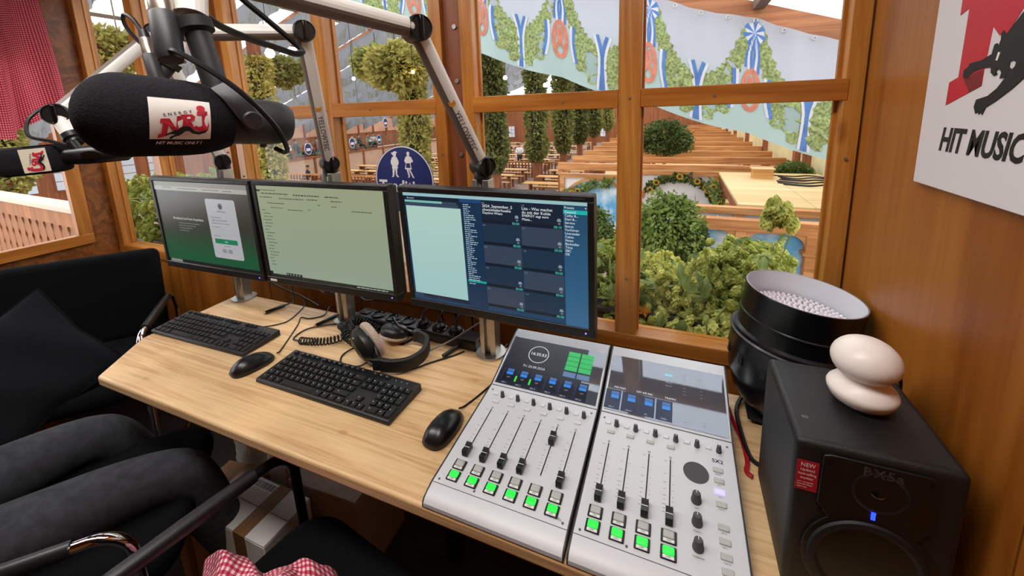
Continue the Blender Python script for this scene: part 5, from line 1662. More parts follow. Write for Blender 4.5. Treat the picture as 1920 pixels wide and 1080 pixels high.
def cushion():
    t = thing('cushion', 'black square cushion leaning on the corner armchair', 'cushion', (-2.13, 0.50, 0.575))
    t.rotation_euler = (Matrix.Rotation(R(232), 3, 'Z') @ Matrix.Rotation(R(-50), 3, 'X') @ Matrix.Rotation(R(38), 3, 'Z')).to_euler()
    def f(sgn):
        def g(u, v):
            x, y = (u - 0.5) * 2, (v - 0.5) * 2
            k = 1 - 0.10 * (1 - abs(y)) * abs(x) - 0.10 * (1 - abs(x)) * abs(y)
            h = 0.055 * ((1 - abs(x) ** 2.5) * (1 - abs(y) ** 2.5)) ** 0.5
            return (x * 0.225 * k, y * 0.225 * k, sgn * h + 0.006 * math.sin(x * 7 + y * 4))
        return g
    BLK2 = plain('charcoal_fabric', '141519', 1.0, var=0.25, vscale=300, bump=0.3, bscale=700, spec=0.15)
    MB().grid(f(1), 22, 22, False).build('front_cover', BLK2, t)
    MB().grid(lambda u, v: f(-1)(1 - u, v), 22, 22, False).build('back_cover', BLK2, t)
    n = 40
    pts = []
    for e in range(4):
        for k in range(10):
            s = k / 10
            u, v = ((s, 0), (1, s), (1 - s, 1), (0, 1 - s))[e]
            pts.append(f(1)(u, v))
    MB().tube(pts, 0.004, 6, True).build('piping', BLACK_FAB, t)
cushion()

# ------------------------------------------------------------------ seated person
JEANS = plain('charcoal_denim', '33343a', 0.95, var=0.35, vscale=45, bump=0.5, bscale=420)
def skin(name, verts, edges, radii, mat, parent, root=0, sub=2):
    me = bpy.data.meshes.new(name)
    me.from_pydata(verts, edges, [])
    o = bpy.data.objects.new(name, me)
    m = o.modifiers.new('skin', 'SKIN')
    m.use_smooth_shade = True
    for i, r in enumerate(radii):
        me.skin_vertices[0].data[i].radius = (r, r) if not isinstance(r, tuple) else r
        me.skin_vertices[0].data[i].use_root = (i == root)
    s = o.modifiers.new('subdivision', 'SUBSURF')
    s.levels = s.render_levels = sub
    nm = baked(o)
    nm.materials.clear()
    nm.materials.append(mat)
    nm.polygons.foreach_set('use_smooth', [True] * len(nm.polygons))
    return link(name, nm, parent)
def person():
    org = Vector((-1.56, 0.12, 0))
    t = thing('person', 'seated person in charcoal jeans and dark clothes at the left edge', 'person', org)
    hipN, hipF = Vector((-1.41, 0.10, 0.535)), Vector((-1.63, 0.19, 0.535))
    kneeN, kneeF = Vector((-1.195, 0.515, 0.515)), Vector((-1.545, 0.510, 0.525))
    ankN, ankF = Vector((-1.20, 0.62, 0.10)), Vector((-1.52, 0.66, 0.10))
    pel = (hipN + hipF) / 2 + Vector((-0.03, -0.06, 0.05))
    V_ = [pel, hipN, hipN.lerp(kneeN, 0.35), hipN.lerp(kneeN, 0.75) + Vector((0, 0, 0.012)), kneeN, kneeN.lerp(ankN, 0.35), kneeN.lerp(ankN, 0.7), ankN,
          hipF, hipF.lerp(kneeF, 0.35), hipF.lerp(kneeF, 0.75) + Vector((0, 0, 0.012)), kneeF, kneeF.lerp(ankF, 0.35), kneeF.lerp(ankF, 0.7), ankF]
    V_ = [tuple(p - org) for p in V_]
    E_ = [(0, 1), (1, 2), (2, 3), (3, 4), (4, 5), (5, 6), (6, 7), (0, 8), (8, 9), (9, 10), (10, 11), (11, 12), (12, 13), (13, 14)]
    rr = [0.125, 0.098, 0.090, 0.074, 0.068, 0.066, 0.058, 0.050, 0.098, 0.090, 0.074, 0.068, 0.066, 0.058, 0.050]
    jeans = skin('jeans', V_, E_, rr, JEANS, t, 0, 3)
    # upper body, mostly outside the picture
    shirt = plain('dark_sweater', '1c1e26', 0.95, var=0.3, vscale=90, bump=0.4, bscale=300)
    skinm = plain('skin', 'c08a6c', 0.6)
    hair = plain('brown_hair', '2c1d14', 0.8, var=0.4, vscale=90)
    b = Vector((-0.06, -0.06, 0))
    che = pel + Vector((-0.07, -0.07, 0.34))
    nek = pel + Vector((-0.06, -0.06, 0.53))
    sN, sF = che + Vector((0.16, -0.10, 0.10)), che + Vector((-0.14, 0.13, 0.10))
    elN, elF = sN + Vector((0.0, -0.02, -0.29)), sF + Vector((-0.06, 0.05, -0.28))
    waN, waF = elN + Vector((0.02, 0.10, -0.10)), elF + Vector((-0.08, -0.02, -0.12))
    V2 = [pel + Vector((0, 0, 0.03)), pel + Vector((-0.04, -0.04, 0.17)), che, nek, sN, elN, waN, sF, elF, waF]
    skin('sweater', [tuple(p - org) for p in V2], [(0, 1), (1, 2), (2, 3), (2, 4), (4, 5), (5, 6), (2, 7), (7, 8), (8, 9)], [0.135, 0.125, 0.13, 0.062, 0.066, 0.048, 0.036, 0.066, 0.048, 0.036], shirt, t)
    hc = nek + Vector((0.02, 0.02, 0.17)) - org
    V3 = [nek - org, nek - org + Vector((0, 0, 0.06)), hc + Vector((0, 0, -0.04)), hc + Vector((-0.01, -0.01, 0.04)), hc + Vector((0.03, 0.05, -0.06)), hc + Vector((0.05, 0.075, -0.015))]
    skin('head', [tuple(p) for p in V3], [(0, 1), (1, 2), (2, 3), (2, 4), (2, 5)], [0.055, 0.05, 0.078, 0.088, 0.04, 0.014], skinm, t)
    prof = [(0, -0.02)] + [(0.098 * math.cos(a), 0.100 * math.sin(a)) for a in [R(-10 + 10 * k) for k in range(10)]] + [(0, 0.101)]
    MB().lathe(prof, 30, hc + Vector((-0.022, -0.028, 0.045)), (-0.25, -0.35, 1)).build('hair', hair, t)
    fwd = Vector((0.45, 0.89, 0))
    for w in (waN, waF):
        w0 = w - org
        V4 = [w0, w0 + fwd * 0.05 + Vector((0, 0, -0.01))]
        E4, r4 = [(0, 1)], [0.03, 0.036]
        sd = Vector((0.89, -0.45, 0))
        for k, (ln, off) in enumerate(((0.065, -0.030), (0.075, -0.010), (0.072, 0.010), (0.058, 0.029))):
            i = len(V4)
            a = V4[1] + sd * off + fwd * 0.03
            V4 += [a, a + fwd * ln * 0.5 + Vector((0, 0, -0.006)), a + fwd * ln * 0.85 + Vector((0, 0, -0.028))]
            E4 += [(1, i), (i, i + 1), (i + 1, i + 2)]
            r4 += [0.0105, 0.0095, 0.008]
        i = len(V4)
        a = V4[1] - sd * 0.035
        V4 += [a, a - sd * 0.018 + fwd * 0.03]
        E4 += [(1, i), (i, i + 1)]
        r4 += [0.012, 0.009]
        skin('hand', [tuple(p) for p in V4], E4, r4, skinm, t)
    for an in (ankN, ankF):
        p = an - org
        V5 = [p + Vector((0, 0, -0.03)), p + Vector((0, -0.02, -0.055)), p + Vector((0.02, 0.08, -0.062)), p + Vector((0.05, 0.17, -0.066))]
        skin('shoe', [tuple(q) for q in V5], [(0, 1), (0, 2), (2, 3)], [0.045, 0.038, 0.040, 0.032], BLACK_MT, t)
person()

# ------------------------------------------------------------------ boxes and bags under the desk
CARD_W = plain('white_cardboard', 'cfcbc7', 0.85, var=0.06, vscale=20)
CARD_B = plain('brown_cardboard', '9c7858', 0.9, var=0.1, vscale=25)
TAPE = plain('brown_parcel_tape', '7a5836', 0.3)
def parcel(label, c, s, rz, mat, tape=True, old=False):
    t = thing('cardboard_box', label, 'box', c, (0, 0, rz), group='boxes under the desk')
    x, y, z = s[0] / 2, s[1] / 2, s[2]
    MB().b2(-x, x, -y, y, 0, z).build('carton', mat, t, bevel=0.003)
    for sg in (-1, 1):
        MB().b2(-x + 0.001, x - 0.001, sg * 0.0015, sg * (y - 0.001), z, z + 0.003).build('flap', mat, t)
    if tape:
        MB().b2(-0.004, 0.044, -y - 0.0006, y + 0.0006, z + 0.003, z + 0.0038).build('tape', TAPE, t)
        MB().b2(-0.004, 0.044, -y - 0.0012, -y - 0.0004, z - 0.08, z + 0.003).build('tape', TAPE, t)
        MB().b2(-x + 0.035, -x + 0.065, -y - 0.0012, -y - 0.0004, 0.02, z * 0.82).build('tape', TAPE, t)
    return t
pb = parcel('white cardboard box with brown tape on the floor just left of the front chair', (-1.105, 0.632, 0), (0.24, 0.15, 0.30), 0.0, CARD_W)
MB().b2(-0.10, -0.0, 0.042, 0.070, 0.3032, 0.3037).build('barcode_sticker', PRINT_WHITE, pb)
bars = MB()
xx = -0.095
while xx < -0.008:
    w_ = random.uniform(0.0012, 0.004)
    bars.b2(xx, xx + w_, 0.046, 0.066, 0.3037, 0.304)
    xx += w_ + random.uniform(0.0015, 0.004)
tag(bars.build('barcode_print', PRINT_BLACK, pb, smooth=False), kind='stuff')
parcel('brown cardboard box standing on the floor behind the white taped box', (-0.98, 0.845, 0), (0.26, 0.22, 0.30), R(3), plain('beige_cardboard', 'a59282', 0.9, var=0.1, vscale=25), False)
parcel('small brown cardboard box between the white taped box and the knees', (-1.335, 0.665, 0), (0.17, 0.20, 0.24), R(8), CARD_B)
def bag(label, c, s, rz, word, wrinkle):
    t = thing('paper_bag', label, 'bag', c, (0, 0, rz), group='white paper bags under the desk')
    def f(u, v):
        a = 2 * PI * u
        cx, cy = math.cos(a), math.sin(a)
        m = (abs(cx) ** 6 + abs(cy) ** 6) ** (-1 / 6)
        k = 1 - 0.12 * v
        wv = wrinkle * math.sin(u * 37 + v * 9) * math.sin(v * 11 + u * 5) * 0.012
        return ((cx * m * s[0] / 2 + wv) * (1 - 0.1 * v), cy * m * s[1] / 2 * (1 - 0.55 * v) + wv, s[2] * v)
    MB().grid(f, 48, 16, False).build('paper', PAPER, t)
    MB().b2(-s[0] / 2 + 0.004, s[0] / 2 - 0.004, -s[1] / 2 + 0.004, s[1] / 2 - 0.004, 0.0, 0.002).build('base', PAPER, t)
    for sg in (-1, 1):
        MB().tube(smooth_path([(-0.05, sg * 0.02, s[2] - 0.02), (-0.04, sg * 0.025, s[2] + 0.05), (0.04, sg * 0.025, s[2] + 0.05), (0.05, sg * 0.02, s[2] - 0.02)], 5), 0.0025, 6).build('handle', PAPER, t)
    if word:
        o = link('print', text_mesh('HIT MUSIC ONLY !', 0.036, RED, 'CENTER', 0.02, 0.2), t)
        o.matrix_local = Matrix.Translation((s[0] * 0.12, -s[1] / 2 + s[1] * 0.14 - 0.004, s[2] * 0.5)) @ Euler((PI / 2 - 0.08, 0, 0)).to_matrix().to_4x4() @ Matrix.Rotation(PI / 2, 4, 'Z')
    return t
bag('plain white crumpled paper bag under the desk, nearest the knees', (-1.40, 0.845, 0.0), (0.16, 0.13, 0.45), R(20), False, 1.0)
bag('white paper bag with red slogan under the desk beside the crumpled one', (-1.22, 0.84, 0.0), (0.16, 0.14, 0.45), R(15), True, 0.3)

# ------------------------------------------------------------------ red gingham cloth on the front chair
GING = gingham('red_gingham_cloth', 'b01838', 'f0dcdc', 1.0, 0.0, 'd0607a')
def cloth():
    t = thing('gingham_cloth', 'crumpled red and white gingham cloth lying on the seat of the front chair', 'cloth', (-0.715, 0.345, 0.485))
    def f(u, v):
        x, y = (u - 0.5) * 2, (v - 0.5) * 2
        r = math.hypot(x, y)
        a = math.atan2(y, x)
        k = 1 + 0.10 * math.sin(3 * a + 0.6) + 0.05 * math.sin(7 * a)
        h = 0.085 * max(0.0, 1 - max(abs(x), abs(y)) ** 3) ** 0.6
        h *= 1 + 0.30 * math.sin(x * 5 + y * 2.2) * math.cos(y * 4 - x * 1.5)
        h += 0.010 * math.sin(x * 15 + y * 7) * (1 - r * 0.6)
        return (x * 0.150 * k + 0.02 * math.sin(y * 4), y * 0.105 * k, max(0.002, h))
    o = MB().grid(f, 84, 64).build('fabric', GING, t, rot=(0, 0, R(18)))
    for d in o.data.uv_layers[0].data:
        d.uv = (d.uv[0] * 0.40 / 0.0125, d.uv[1] * 0.30 / 0.0125)
    # a loose corner standing up at the right
    def g(u, v):
        w = (1 - v) * 0.075 + 0.004
        return (0.115 + (u - 0.5) * w + 0.03 * v, 0.03 + 0.05 * v + 0.012 * math.sin(u * PI), 0.02 + 0.075 * v * (1 - 0.25 * v) + 0.008 * math.sin(u * 6))
    o = MB().grid(g, 14, 14).build('corner', GING, t)
    for d in o.data.uv_layers[0].data:
        d.uv = (d.uv[0] * 0.08 / 0.0125, d.uv[1] * 0.11 / 0.0125)
cloth()
# ================================================================== outside the windows: the festival hall
F = -2.8
HF = plain('hall_floor_boards', '8a7060', 0.8, var=0.2, vscale=1.5)
struct(MB().b2(-45, 8, 1.6, 56, F - 0.1, F).build('hall_floor', HF))
struct(MB().b2(-45, 8, -8, 1.6, F - 0.1, F).build('hall_floor_under_hut', HF))
# hut plinth below the room, so that it does not float
struct(MB().b2(XL - 0.05, XR + 0.05, YB, YW + 0.06, F, -0.06).build('wall_plinth', W_WALL))

SLOPE, RIDGE_X = 0.345, -14.0
def zr(x):
    return 2.72 - SLOPE * x if x > RIDGE_X else 2.72 - SLOPE * (2 * RIDGE_X - x)
X_R, X_LF = 3.6, -32.0
MEMB = translucent('tent_membrane', 'f4f5f7', 0.72, 0.0)
roof = struct(MB().b2(RIDGE_X - 0.1, RIDGE_X + 0.1, -4, 52, zr(RIDGE_X) - 0.12, zr(RIDGE_X) + 0.1).build('roof', W_HALLV))
FRAMES = [0.0 - 0.2, 5.1, 10.1, 15.1, 20.1, 25.1, 30.1, 35.1, 40.1, 45.1, 50.1]
edges = [-4.0] + FRAMES[1:] + [52.0]
for a, b in zip(edges, edges[1:]):
    for x0, x1 in ((RIDGE_X, X_R + 0.3), (X_LF - 0.3, RIDGE_X)):
        def f(u, v, x0=x0, x1=x1, a=a, b=b):
            x = x0 + (x1 - x0) * u
            return (x, a + (b - a) * v, zr(x) + 0.16 - 0.10 * math.sin(PI * v) * (1 - abs(2 * u - 1) ** 6))
        MB().grid(f, 12, 6, False).build('membrane', MEMB, roof)
RAFT = wood('rafter_timber', '7c4626', '9c5f38', 'b07448', 'X', 0.5, 0.6, 0.0, False)
PURL = plain('grey_purlin', '6e5a50', 0.7, var=0.15, vscale=6)
for y in FRAMES[1:]:
    for x0, x1 in ((RIDGE_X, X_R), (X_LF, RIDGE_X)):
        a = math.atan2(zr(x1) - zr(x0), x1 - x0)
        L_ = math.hypot(zr(x1) - zr(x0), x1 - x0)
        MB().box(((x0 + x1) / 2, y, (zr(x0) + zr(x1)) / 2 - 0.13), (L_, 0.16, 0.20), Euler((0, -a, 0))).build('rafter', RAFT, roof)
for x in (0.72, -2.2, -5.2, -8.0, -11.2, -17.0, -20.0, -23.5, -27.0):
    for a, b in zip(edges, edges[1:]):
        MB().b2(x - 0.05, x + 0.05, a + 0.1, b - 0.1, zr(x) - 0.10, zr(x) + 0.03).build('purlin', PURL, roof)
for y in FRAMES[1:8]:
    MB().tube([(-16.2, y + 2.5, zr(-16.2) - 0.1), (-16.2, y + 2.5, zr(-16.2) - 2.6)], 0.02, 6).build('tie_rod', PURL, roof)
    MB().tube([(-20.8, y + 2.5, zr(-20.8) - 0.1), (-20.8, y + 2.5, zr(-20.8) - 2.6)], 0.02, 6).build('tie_rod', PURL, roof)

# side and end walls of the hall
CREAM = plain('cream_wall', 'e8d9a8', 0.8, var=0.1, vscale=1.0)
wr = struct(MB().b2(X_R, X_R + 0.1, 1.0, 52, F, 1.45).build('wall_hall_right', CREAM))
for y in (10.1, 14.0, 15.1, 20.1, 25.1, 30.1, 35.1):
    MB().b2(X_R - 0.16, X_R, y - 0.14, y + 0.14, F, 1.4).build('post', W_HALLV, wr)
HALLWOOD = wood('hall_end_boards', '7a4022', '95542e', 'ab6a40', 'Z', 0.3, 0.6, 0.0, False)
we = struct(MB().b2(X_LF, X_R, 52, 52.2, F, 3.0).build('wall_hall_end', HALLWOOD))
PANE_LIT = translucent('far_window_pane', 'e8eef6', 0.6)
SKYPANE = plain('far_window_sheet', 'dfe8f4', 0.3)
def far_window(parent, c, w, h, axis, cols=2, rows=3):
    """white-paned window: frame > panes"""
    x, y, z = c
    if axis == 'Y':
        box = lambda a0, a1, z0, z1, d0, d1: MB().b2(x + a0, x + a1, y - d1, y - d0, z + z0, z + z1)
    else:
        box = lambda a0, a1, z0, z1, d0, d1: MB().b2(x + d0, x + d1, y + a0, y + a1, z + z0, z + z1)
    f = box(-w / 2 - 0.06, w / 2 + 0.06, -h / 2 - 0.06, h / 2 + 0.06, 0.0, 0.05).build('window', W_HALLV, parent)
    for i in range(cols):
        for j in range(rows):
            a0 = -w / 2 + w * i / cols + 0.02
            a1 = -w / 2 + w * (i + 1) / cols - 0.02
            z0 = -h / 2 + h * j / rows + 0.02
            z1 = -h / 2 + h * (j + 1) / rows - 0.02
            box(a0, a1, z0, z1, 0.05, 0.06).build('pane', SKYPANE, f)
    return f
for x in (-24.5, -21.2, -18.0, -14.6, -11.8, -8.6):
    far_window(we, (x, 52, F + 1.5), 0.9, 1.5, 'Y')
wlf = struct(MB().b2(X_LF - 0.2, X_LF, -6, 52, F, 1.6).build('wall_hall_left', HALLWOOD))
for y in (5.0, 7.2, 9.4, 11.6, 13.8, 16.0):
    far_window(wlf, (X_LF, y, -1.35), 1.5, 1.5, 'X', 2, 3)
MB().b2(X_LF, X_LF + 0.05, 18, 50, -0.3, 1.2).build('plaster_band', plain('pinkish_plaster', 'd2a184', 0.8, var=0.12, vscale=1.2), wlf)
for k in range(14):
    MB().b2(X_LF + 0.05, X_LF + 0.12, 18.2 + k * 2.3, 18.4 + k * 2.3, -0.3, 1.2).build('stud', W_HALLV, wlf)

# ------------------------------------------------------------------ painted cloth valances
def cloth_paint(name):
    m, nt, b = new_mat(name)
    tc = N(nt, 'ShaderNodeTexCoord')
    sp = N(nt, 'ShaderNodeSeparateXYZ')
    nt.links.new(tc.outputs['UV'], sp.inputs[0])
    no = N(nt, 'ShaderNodeTexNoise', i_Scale=14.0, i_Detail=4.0)
    nt.links.new(tc.outputs['UV'], no.inputs['Vector'])
    ma = N(nt, 'ShaderNodeMath', operation='MULTIPLY_ADD')
    ma.inputs[1].default_value = 0.25
    nt.links.new(no.outputs['Fac'], ma.inputs[0])
    nt.links.new(sp.outputs[1], ma.inputs[2])
    cr = N(nt, 'ShaderNodeValToRGB')
    e = cr.color_ramp.elements
    e[0].position, e[0].color = 0.55, lin('b4b6c0')
    e[1].position, e[1].color = 0.80, lin('a2b5b2')
    nt.links.new(ma.outputs[0], cr.inputs['Fac'])
    nt.links.new(cr.outputs['Color'], b.inputs['Base Color'])
    b.inputs['Roughness'].default_value = 0.9
    tr = N(nt, 'ShaderNodeBsdfTranslucent')
    nt.links.new(cr.outputs['Color'], tr.inputs['Color'])
    mx = N(nt, 'ShaderNodeMixShader')
    mx.inputs[0].default_value = 0.3
    nt.links.new(b.outputs[0], mx.inputs[1])
    nt.links.new(tr.outputs[0], mx.inputs[2])
    nt.links.new(mx.outputs[0], nt.nodes['Material Output'].inputs['Surface'])
    return m
VAL = cloth_paint('painted_cloth')
VAL_GREY = translucent('weathered_cloth', '8f9096', 0.3, 0.12)
P_GREEN = plain('paint_leaf_green', '7f8a58', 0.9, var=0.6, vscale=38)
P_BLUE = plain('paint_ribbon_blue', '4a6ea6', 0.9, var=0.2, vscale=9)
P_WHITE = plain('paint_ribbon_white', 'bdbcc4', 0.9)
P_RED = plain('paint_pretzel', 'b8705a', 0.9, var=0.2, vscale=12)
P_YEL = plain('paint_heart', 'b89a62', 0.9, var=0.15, vscale=12)
P_GREY = plain('weathered_print', '84887c', 0.9, var=0.3, vscale=12)
rnd = random.Random(3)
def jag(path, width, n=0.0):
    """leafy outline around a path (s, d)"""
    lf, rt = [], []
    m = len(path)
    for i, (s, d) in enumerate(path):
        t = (path[min(i + 1, m - 1)][0] - path[max(i - 1, 0)][0], path[min(i + 1, m - 1)][1] - path[max(i - 1, 0)][1])
        l = math.hypot(*t) or 1
        nx, ny = -t[1] / l, t[0] / l
        w = width * (0.55 + 0.45 * math.sin(PI * (i + 0.5) / m)) * (1 + (0.28 if i % 2 else -0.18))
        lf.append((s + nx * w / 2, d + ny * w / 2))
        rt.append((s - nx * w / 2, d - ny * w / 2))
    return lf, rt
def lerp_path(pts, n):
    out = []
    sp = smooth_path([(a, b, 0) for a, b in pts], n)
    return [(p.x, p.y) for p in sp]
def bands(mb, surf, path, width, off, mi, leafy):
    mb.cur = mi
    if leafy:
        lf, rt = jag(path, width)
    else:
        lf, rt = [], []
        m = len(path)
        for i, (s, d) in enumerate(path):
            t = (path[min(i + 1, m - 1)][0] - path[max(i - 1, 0)][0], path[min(i + 1, m - 1)][1] - path[max(i - 1, 0)][1])
            l = math.hypot(*t) or 1
            lf.append((s - t[1] / l * width / 2, d + t[0] / l * width / 2))
            rt.append((s + t[1] / l * width / 2, d - t[0] / l * width / 2))
    for i in range(len(path) - 1):
        q = [surf(*lf[i], off), surf(*lf[i + 1], off), surf(*rt[i + 1], off), surf(*rt[i], off)]
        mb.quad(*q)
def valance(label, y, x0, x1, detail, group='painted cloth valances under the roof'):
    t = thing('painted_valance', label, 'valance', ((x0 + x1) / 2, y, 0), group=group)
    ox = (x0 + x1) / 2
    H_ = 1.19
    L_ = x1 - x0
    PITCH = 1.03 if detail else 2.1
    phase = 0.70
    def top(x):
        k = (x - phase) / PITCH
        sag = 0.055 * math.sin(PI * (k - math.floor(k)))
        return zr(x) - 0.185 - sag * 0.75
    def surf(x, d, off=0.0):
        k = (x - phase) / PITCH
        fr = abs((k + 0.5) % 1.0 - 0.5)
        w = 0.035 * math.sin(x * 9.5 + d * 1.5) * (0.4 + d) + 0.02 * math.sin(x * 23) * max(0, 1 - d * 1.5)
        return (x - ox, w - off, top(x) - d * (H_ - 0.02))
    nu = int(L_ * (16 if detail else 5))
    MB().grid(lambda u, v: surf(x0 + L_ * u, v), nu, 10).build('cloth', VAL if detail else VAL_GREY, t)
    k0, k1 = math.ceil((x0 - phase) / PITCH), math.floor((x1 - phase) / PITCH)
    g, r, p = MB(), MB(), MB()
    o = 0.006
    for k in range(k0, k1 + 1):
        c = phase + k * PITCH
        S_ = lambda s, d: (c + s, d)
        sc = PITCH / 1.03
        def path(pts, n=4):
            return [(c + a * sc, b) for a, b in lerp_path(pts, n)]
        # garlands sweep down from the bow on both sides, then hang in bunches
        for sg in (-1, 1):
            bands(g, surf, path([(0.05 * sg, 0.10), (0.12 * sg, 0.30), (0.20 * sg, 0.46), (0.32 * sg, 0.56), (0.47 * sg, 0.60)]), 0.15, o, 0, True)
            bands(g, surf, path([(0.24 * sg, 0.44), (0.22 * sg, 0.65), (0.27 * sg, 0.86)]), 0.15, o, 0, True)
            bands(g, surf, path([(0.40 * sg, 0.55), (0.38 * sg, 0.75), (0.45 * sg, 0.93)]), 0.20, o + 0.001, 0, True)
            if detail:
                bands(r, surf, path([(0.17 * sg, 0.45), (0.16 * sg, 0.62), (0.20 * sg, 0.80)]), 0.035, o + 0.004, 0, False)
                bands(r, surf, path([(0.135 * sg, 0.45), (0.13 * sg, 0.62), (0.17 * sg, 0.80)]), 0.028, o + 0.004, 1, False)
                bands(r, surf, path([(0.46 * sg, 0.45), (0.515 * sg, 0.66), (0.50 * sg, 0.98)]), 0.036, o + 0.004, 0, False)
                bands(r, surf, path([(0.42 * sg, 0.45), (0.48 * sg, 0.66), (0.465 * sg, 0.98)]), 0.028, o + 0.0035, 1, False)
        if detail:
            # bow: fan of blue and white petals
            for j in range(14):
                a0, a1 = 2 * PI * j / 14, 2 * PI * (j + 1) / 14
                r.cur = j % 2
                rr = 0.105 if j % 2 == 0 else 0.09
                r._add([surf(c, 0.13, o + 0.005), surf(c + rr * math.cos(a0), 0.13 + rr * math.sin(a0), o + 0.005), surf(c + rr * math.cos(a1), 0.13 + rr * math.sin(a1), o + 0.005)], [(0, 1, 2)])
            for sg in (-1, 1):
                for q in range(3):
                    bands(r, surf, path([(0.0 + 0.012 * (q - 1), 0.14), (0.035 * sg + 0.018 * (q - 1), 0.30), (0.03 * sg + 0.03 * (q - 1), 0.42 + 0.02 * q)]), 0.022, o + 0.006, q % 2, False)
            # pretzel
            ring = [(0.075 * math.cos(a), 0.62 + 0.17 * math.sin(a)) for a in [k2 * 2 * PI / 20 for k2 in range(21)]]
            bands(p, surf, [(c + a, b) for a, b in ring], 0.042, o + 0.007, 0, False)
            bands(p, surf, path([(-0.06, 0.72), (0.02, 0.60), (0.0, 0.50)]), 0.034, o + 0.008, 0, False)
            bands(p, surf, path([(0.06, 0.72), (-0.02, 0.60), (0.0, 0.50)]), 0.034, o + 0.008, 0, False)
            if k % 2:
                bands(p, surf, path([(-0.12, 0.56), (-0.10, 0.70), (-0.09, 0.80)]), 0.06, o + 0.009, 1, False)
    gm = [P_GREEN if detail else P_GREY]
    tag(g.build('garland_print', gm, t, smooth=False), kind='stuff')
    if detail:
        tag(r.build('ribbon_print', [P_BLUE, P_WHITE], t, smooth=False), kind='stuff')
        tag(p.build('pretzel_print', [P_RED, P_YEL], t, smooth=False), kind='stuff')
        for k in range(k0 * 4, k1 * 4):
            x = phase + k * PITCH / 4
            q = surf(x, 0.03, 0.012)
            MB().lathe([(0.014, 0), (0.018, 0.002), (0.022, 0)], 12, q, (0, -1, 0)).build('eyelet', ALU, t)
    return t
valance('nearest painted cloth valance with garlands, blue bows and pretzels, crossing the right windows', 4.98, -13.6, 3.4, True)
for i, y in enumerate(FRAMES[2:]):
    nth = ('second', 'third', 'fourth', 'fifth', 'sixth', 'seventh', 'eighth', 'ninth', 'tenth')[i]
    if i < 6:
        valance('weathered cloth valance of the %s roof frame from the hut, right slope' % nth, y - 0.12, -13.6, 3.4, False)
    valance('weathered cloth valance of the %s roof frame from the hut, left slope' % nth, y - 0.12, -31.8, -14.4, False)
    if i < 6:
        valance('weathered cloth valance hung midway before the %s roof frame, left slope' % nth, y - 2.6, -31.8, -14.4, False)
valance('weathered cloth valance of the nearest roof frame, on the left slope', 4.98, -31.8, -14.4, False)

# ------------------------------------------------------------------ hops: leaves and columns
HOP = leafmat('hop_foliage', '5c6238', 'b4b468', 0.35, 5.0)
HOPY = leafmat('hop_foliage_dry', '77743c', 'd0c470', 0.35, 5.0)
BUSH = leafmat('bush_foliage', '33471f', '86994e', 0.3, 6.0)
def foliage_mesh(name, fn, n, size, mat, seed):
    """n leaves, each a folded rhomb of two triangles; fn(rnd) -> (point, outward)"""
    rn = random.Random(seed)
    vs, fs = [], []
    for _ in range(n):
        p, nv = fn(rn)
        p, nv = Vector(p), Vector(nv)
        d = (nv + Vector((rn.uniform(-0.9, 0.9), rn.uniform(-0.9, 0.9), rn.uniform(-1.3, 0.5)))).normalized()
        x = d.cross(Vector((rn.uniform(-1, 1), rn.uniform(-1, 1), rn.uniform(-1, 1)))).normalized()
        s = size * rn.uniform(0.6, 1.35)
        a, b, c, e = p, p + d * s * 0.5 + x * s * 0.34 - nv * s * 0.1, p + d * s, p + d * s * 0.5 - x * s * 0.34 - nv * s * 0.1
        i = len(vs)
        vs += [a, b, c, e]
        fs += [(i, i + 1, i + 2), (i, i + 2, i + 3)]
    me = bpy.data.meshes.new(name)
    me.from_pydata(vs, [], fs)
    me.materials.append(mat)
    return me
def column_fn(r, h):
    def f(rn):
        a = rn.uniform(0, 2 * PI)
        z = rn.uniform(0, h)
        taper = min(1.0, 0.45 + z * 0.9) * min(1.0, 0.6 + (h - z))
        rr = r * taper * rn.uniform(0.62, 1.0) * (1 + 0.16 * math.sin(z * 2.6 + a * 2))
        return (rr * math.cos(a), rr * math.sin(a), z), (math.cos(a), math.sin(a), 0)
    return f
COLM = [foliage_mesh('hop_column_leaves', column_fn(0.60, 6.4), 5200, 0.20, HOP, 1), foliage_mesh('hop_column_leaves_dry', column_fn(0.62, 6.4), 5200, 0.20, HOPY, 2)]
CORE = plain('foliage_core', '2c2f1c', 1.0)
def hop_column(label, x, y, zb, dry=False, sc=1.0):
    t = thing('hop_covered_post', label, 'post', (x, y, F), group='hop covered posts of the hall')
    f = link('foliage', COLM[1 if dry else 0], t, (0, 0, zb - F), (0, 0, rnd.uniform(0, 6)))
    f.scale = (sc, sc, 1.0)
    f['kind'] = 'stuff'
    h = min(6.0, zr(x) - zb)
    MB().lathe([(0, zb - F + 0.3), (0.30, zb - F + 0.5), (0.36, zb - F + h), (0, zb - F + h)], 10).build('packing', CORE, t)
    MB().b2(-0.2, 0.2, -0.2, 0.2, 0, zr(x) - F - 0.1).build('trunk', W_HALLV, t)
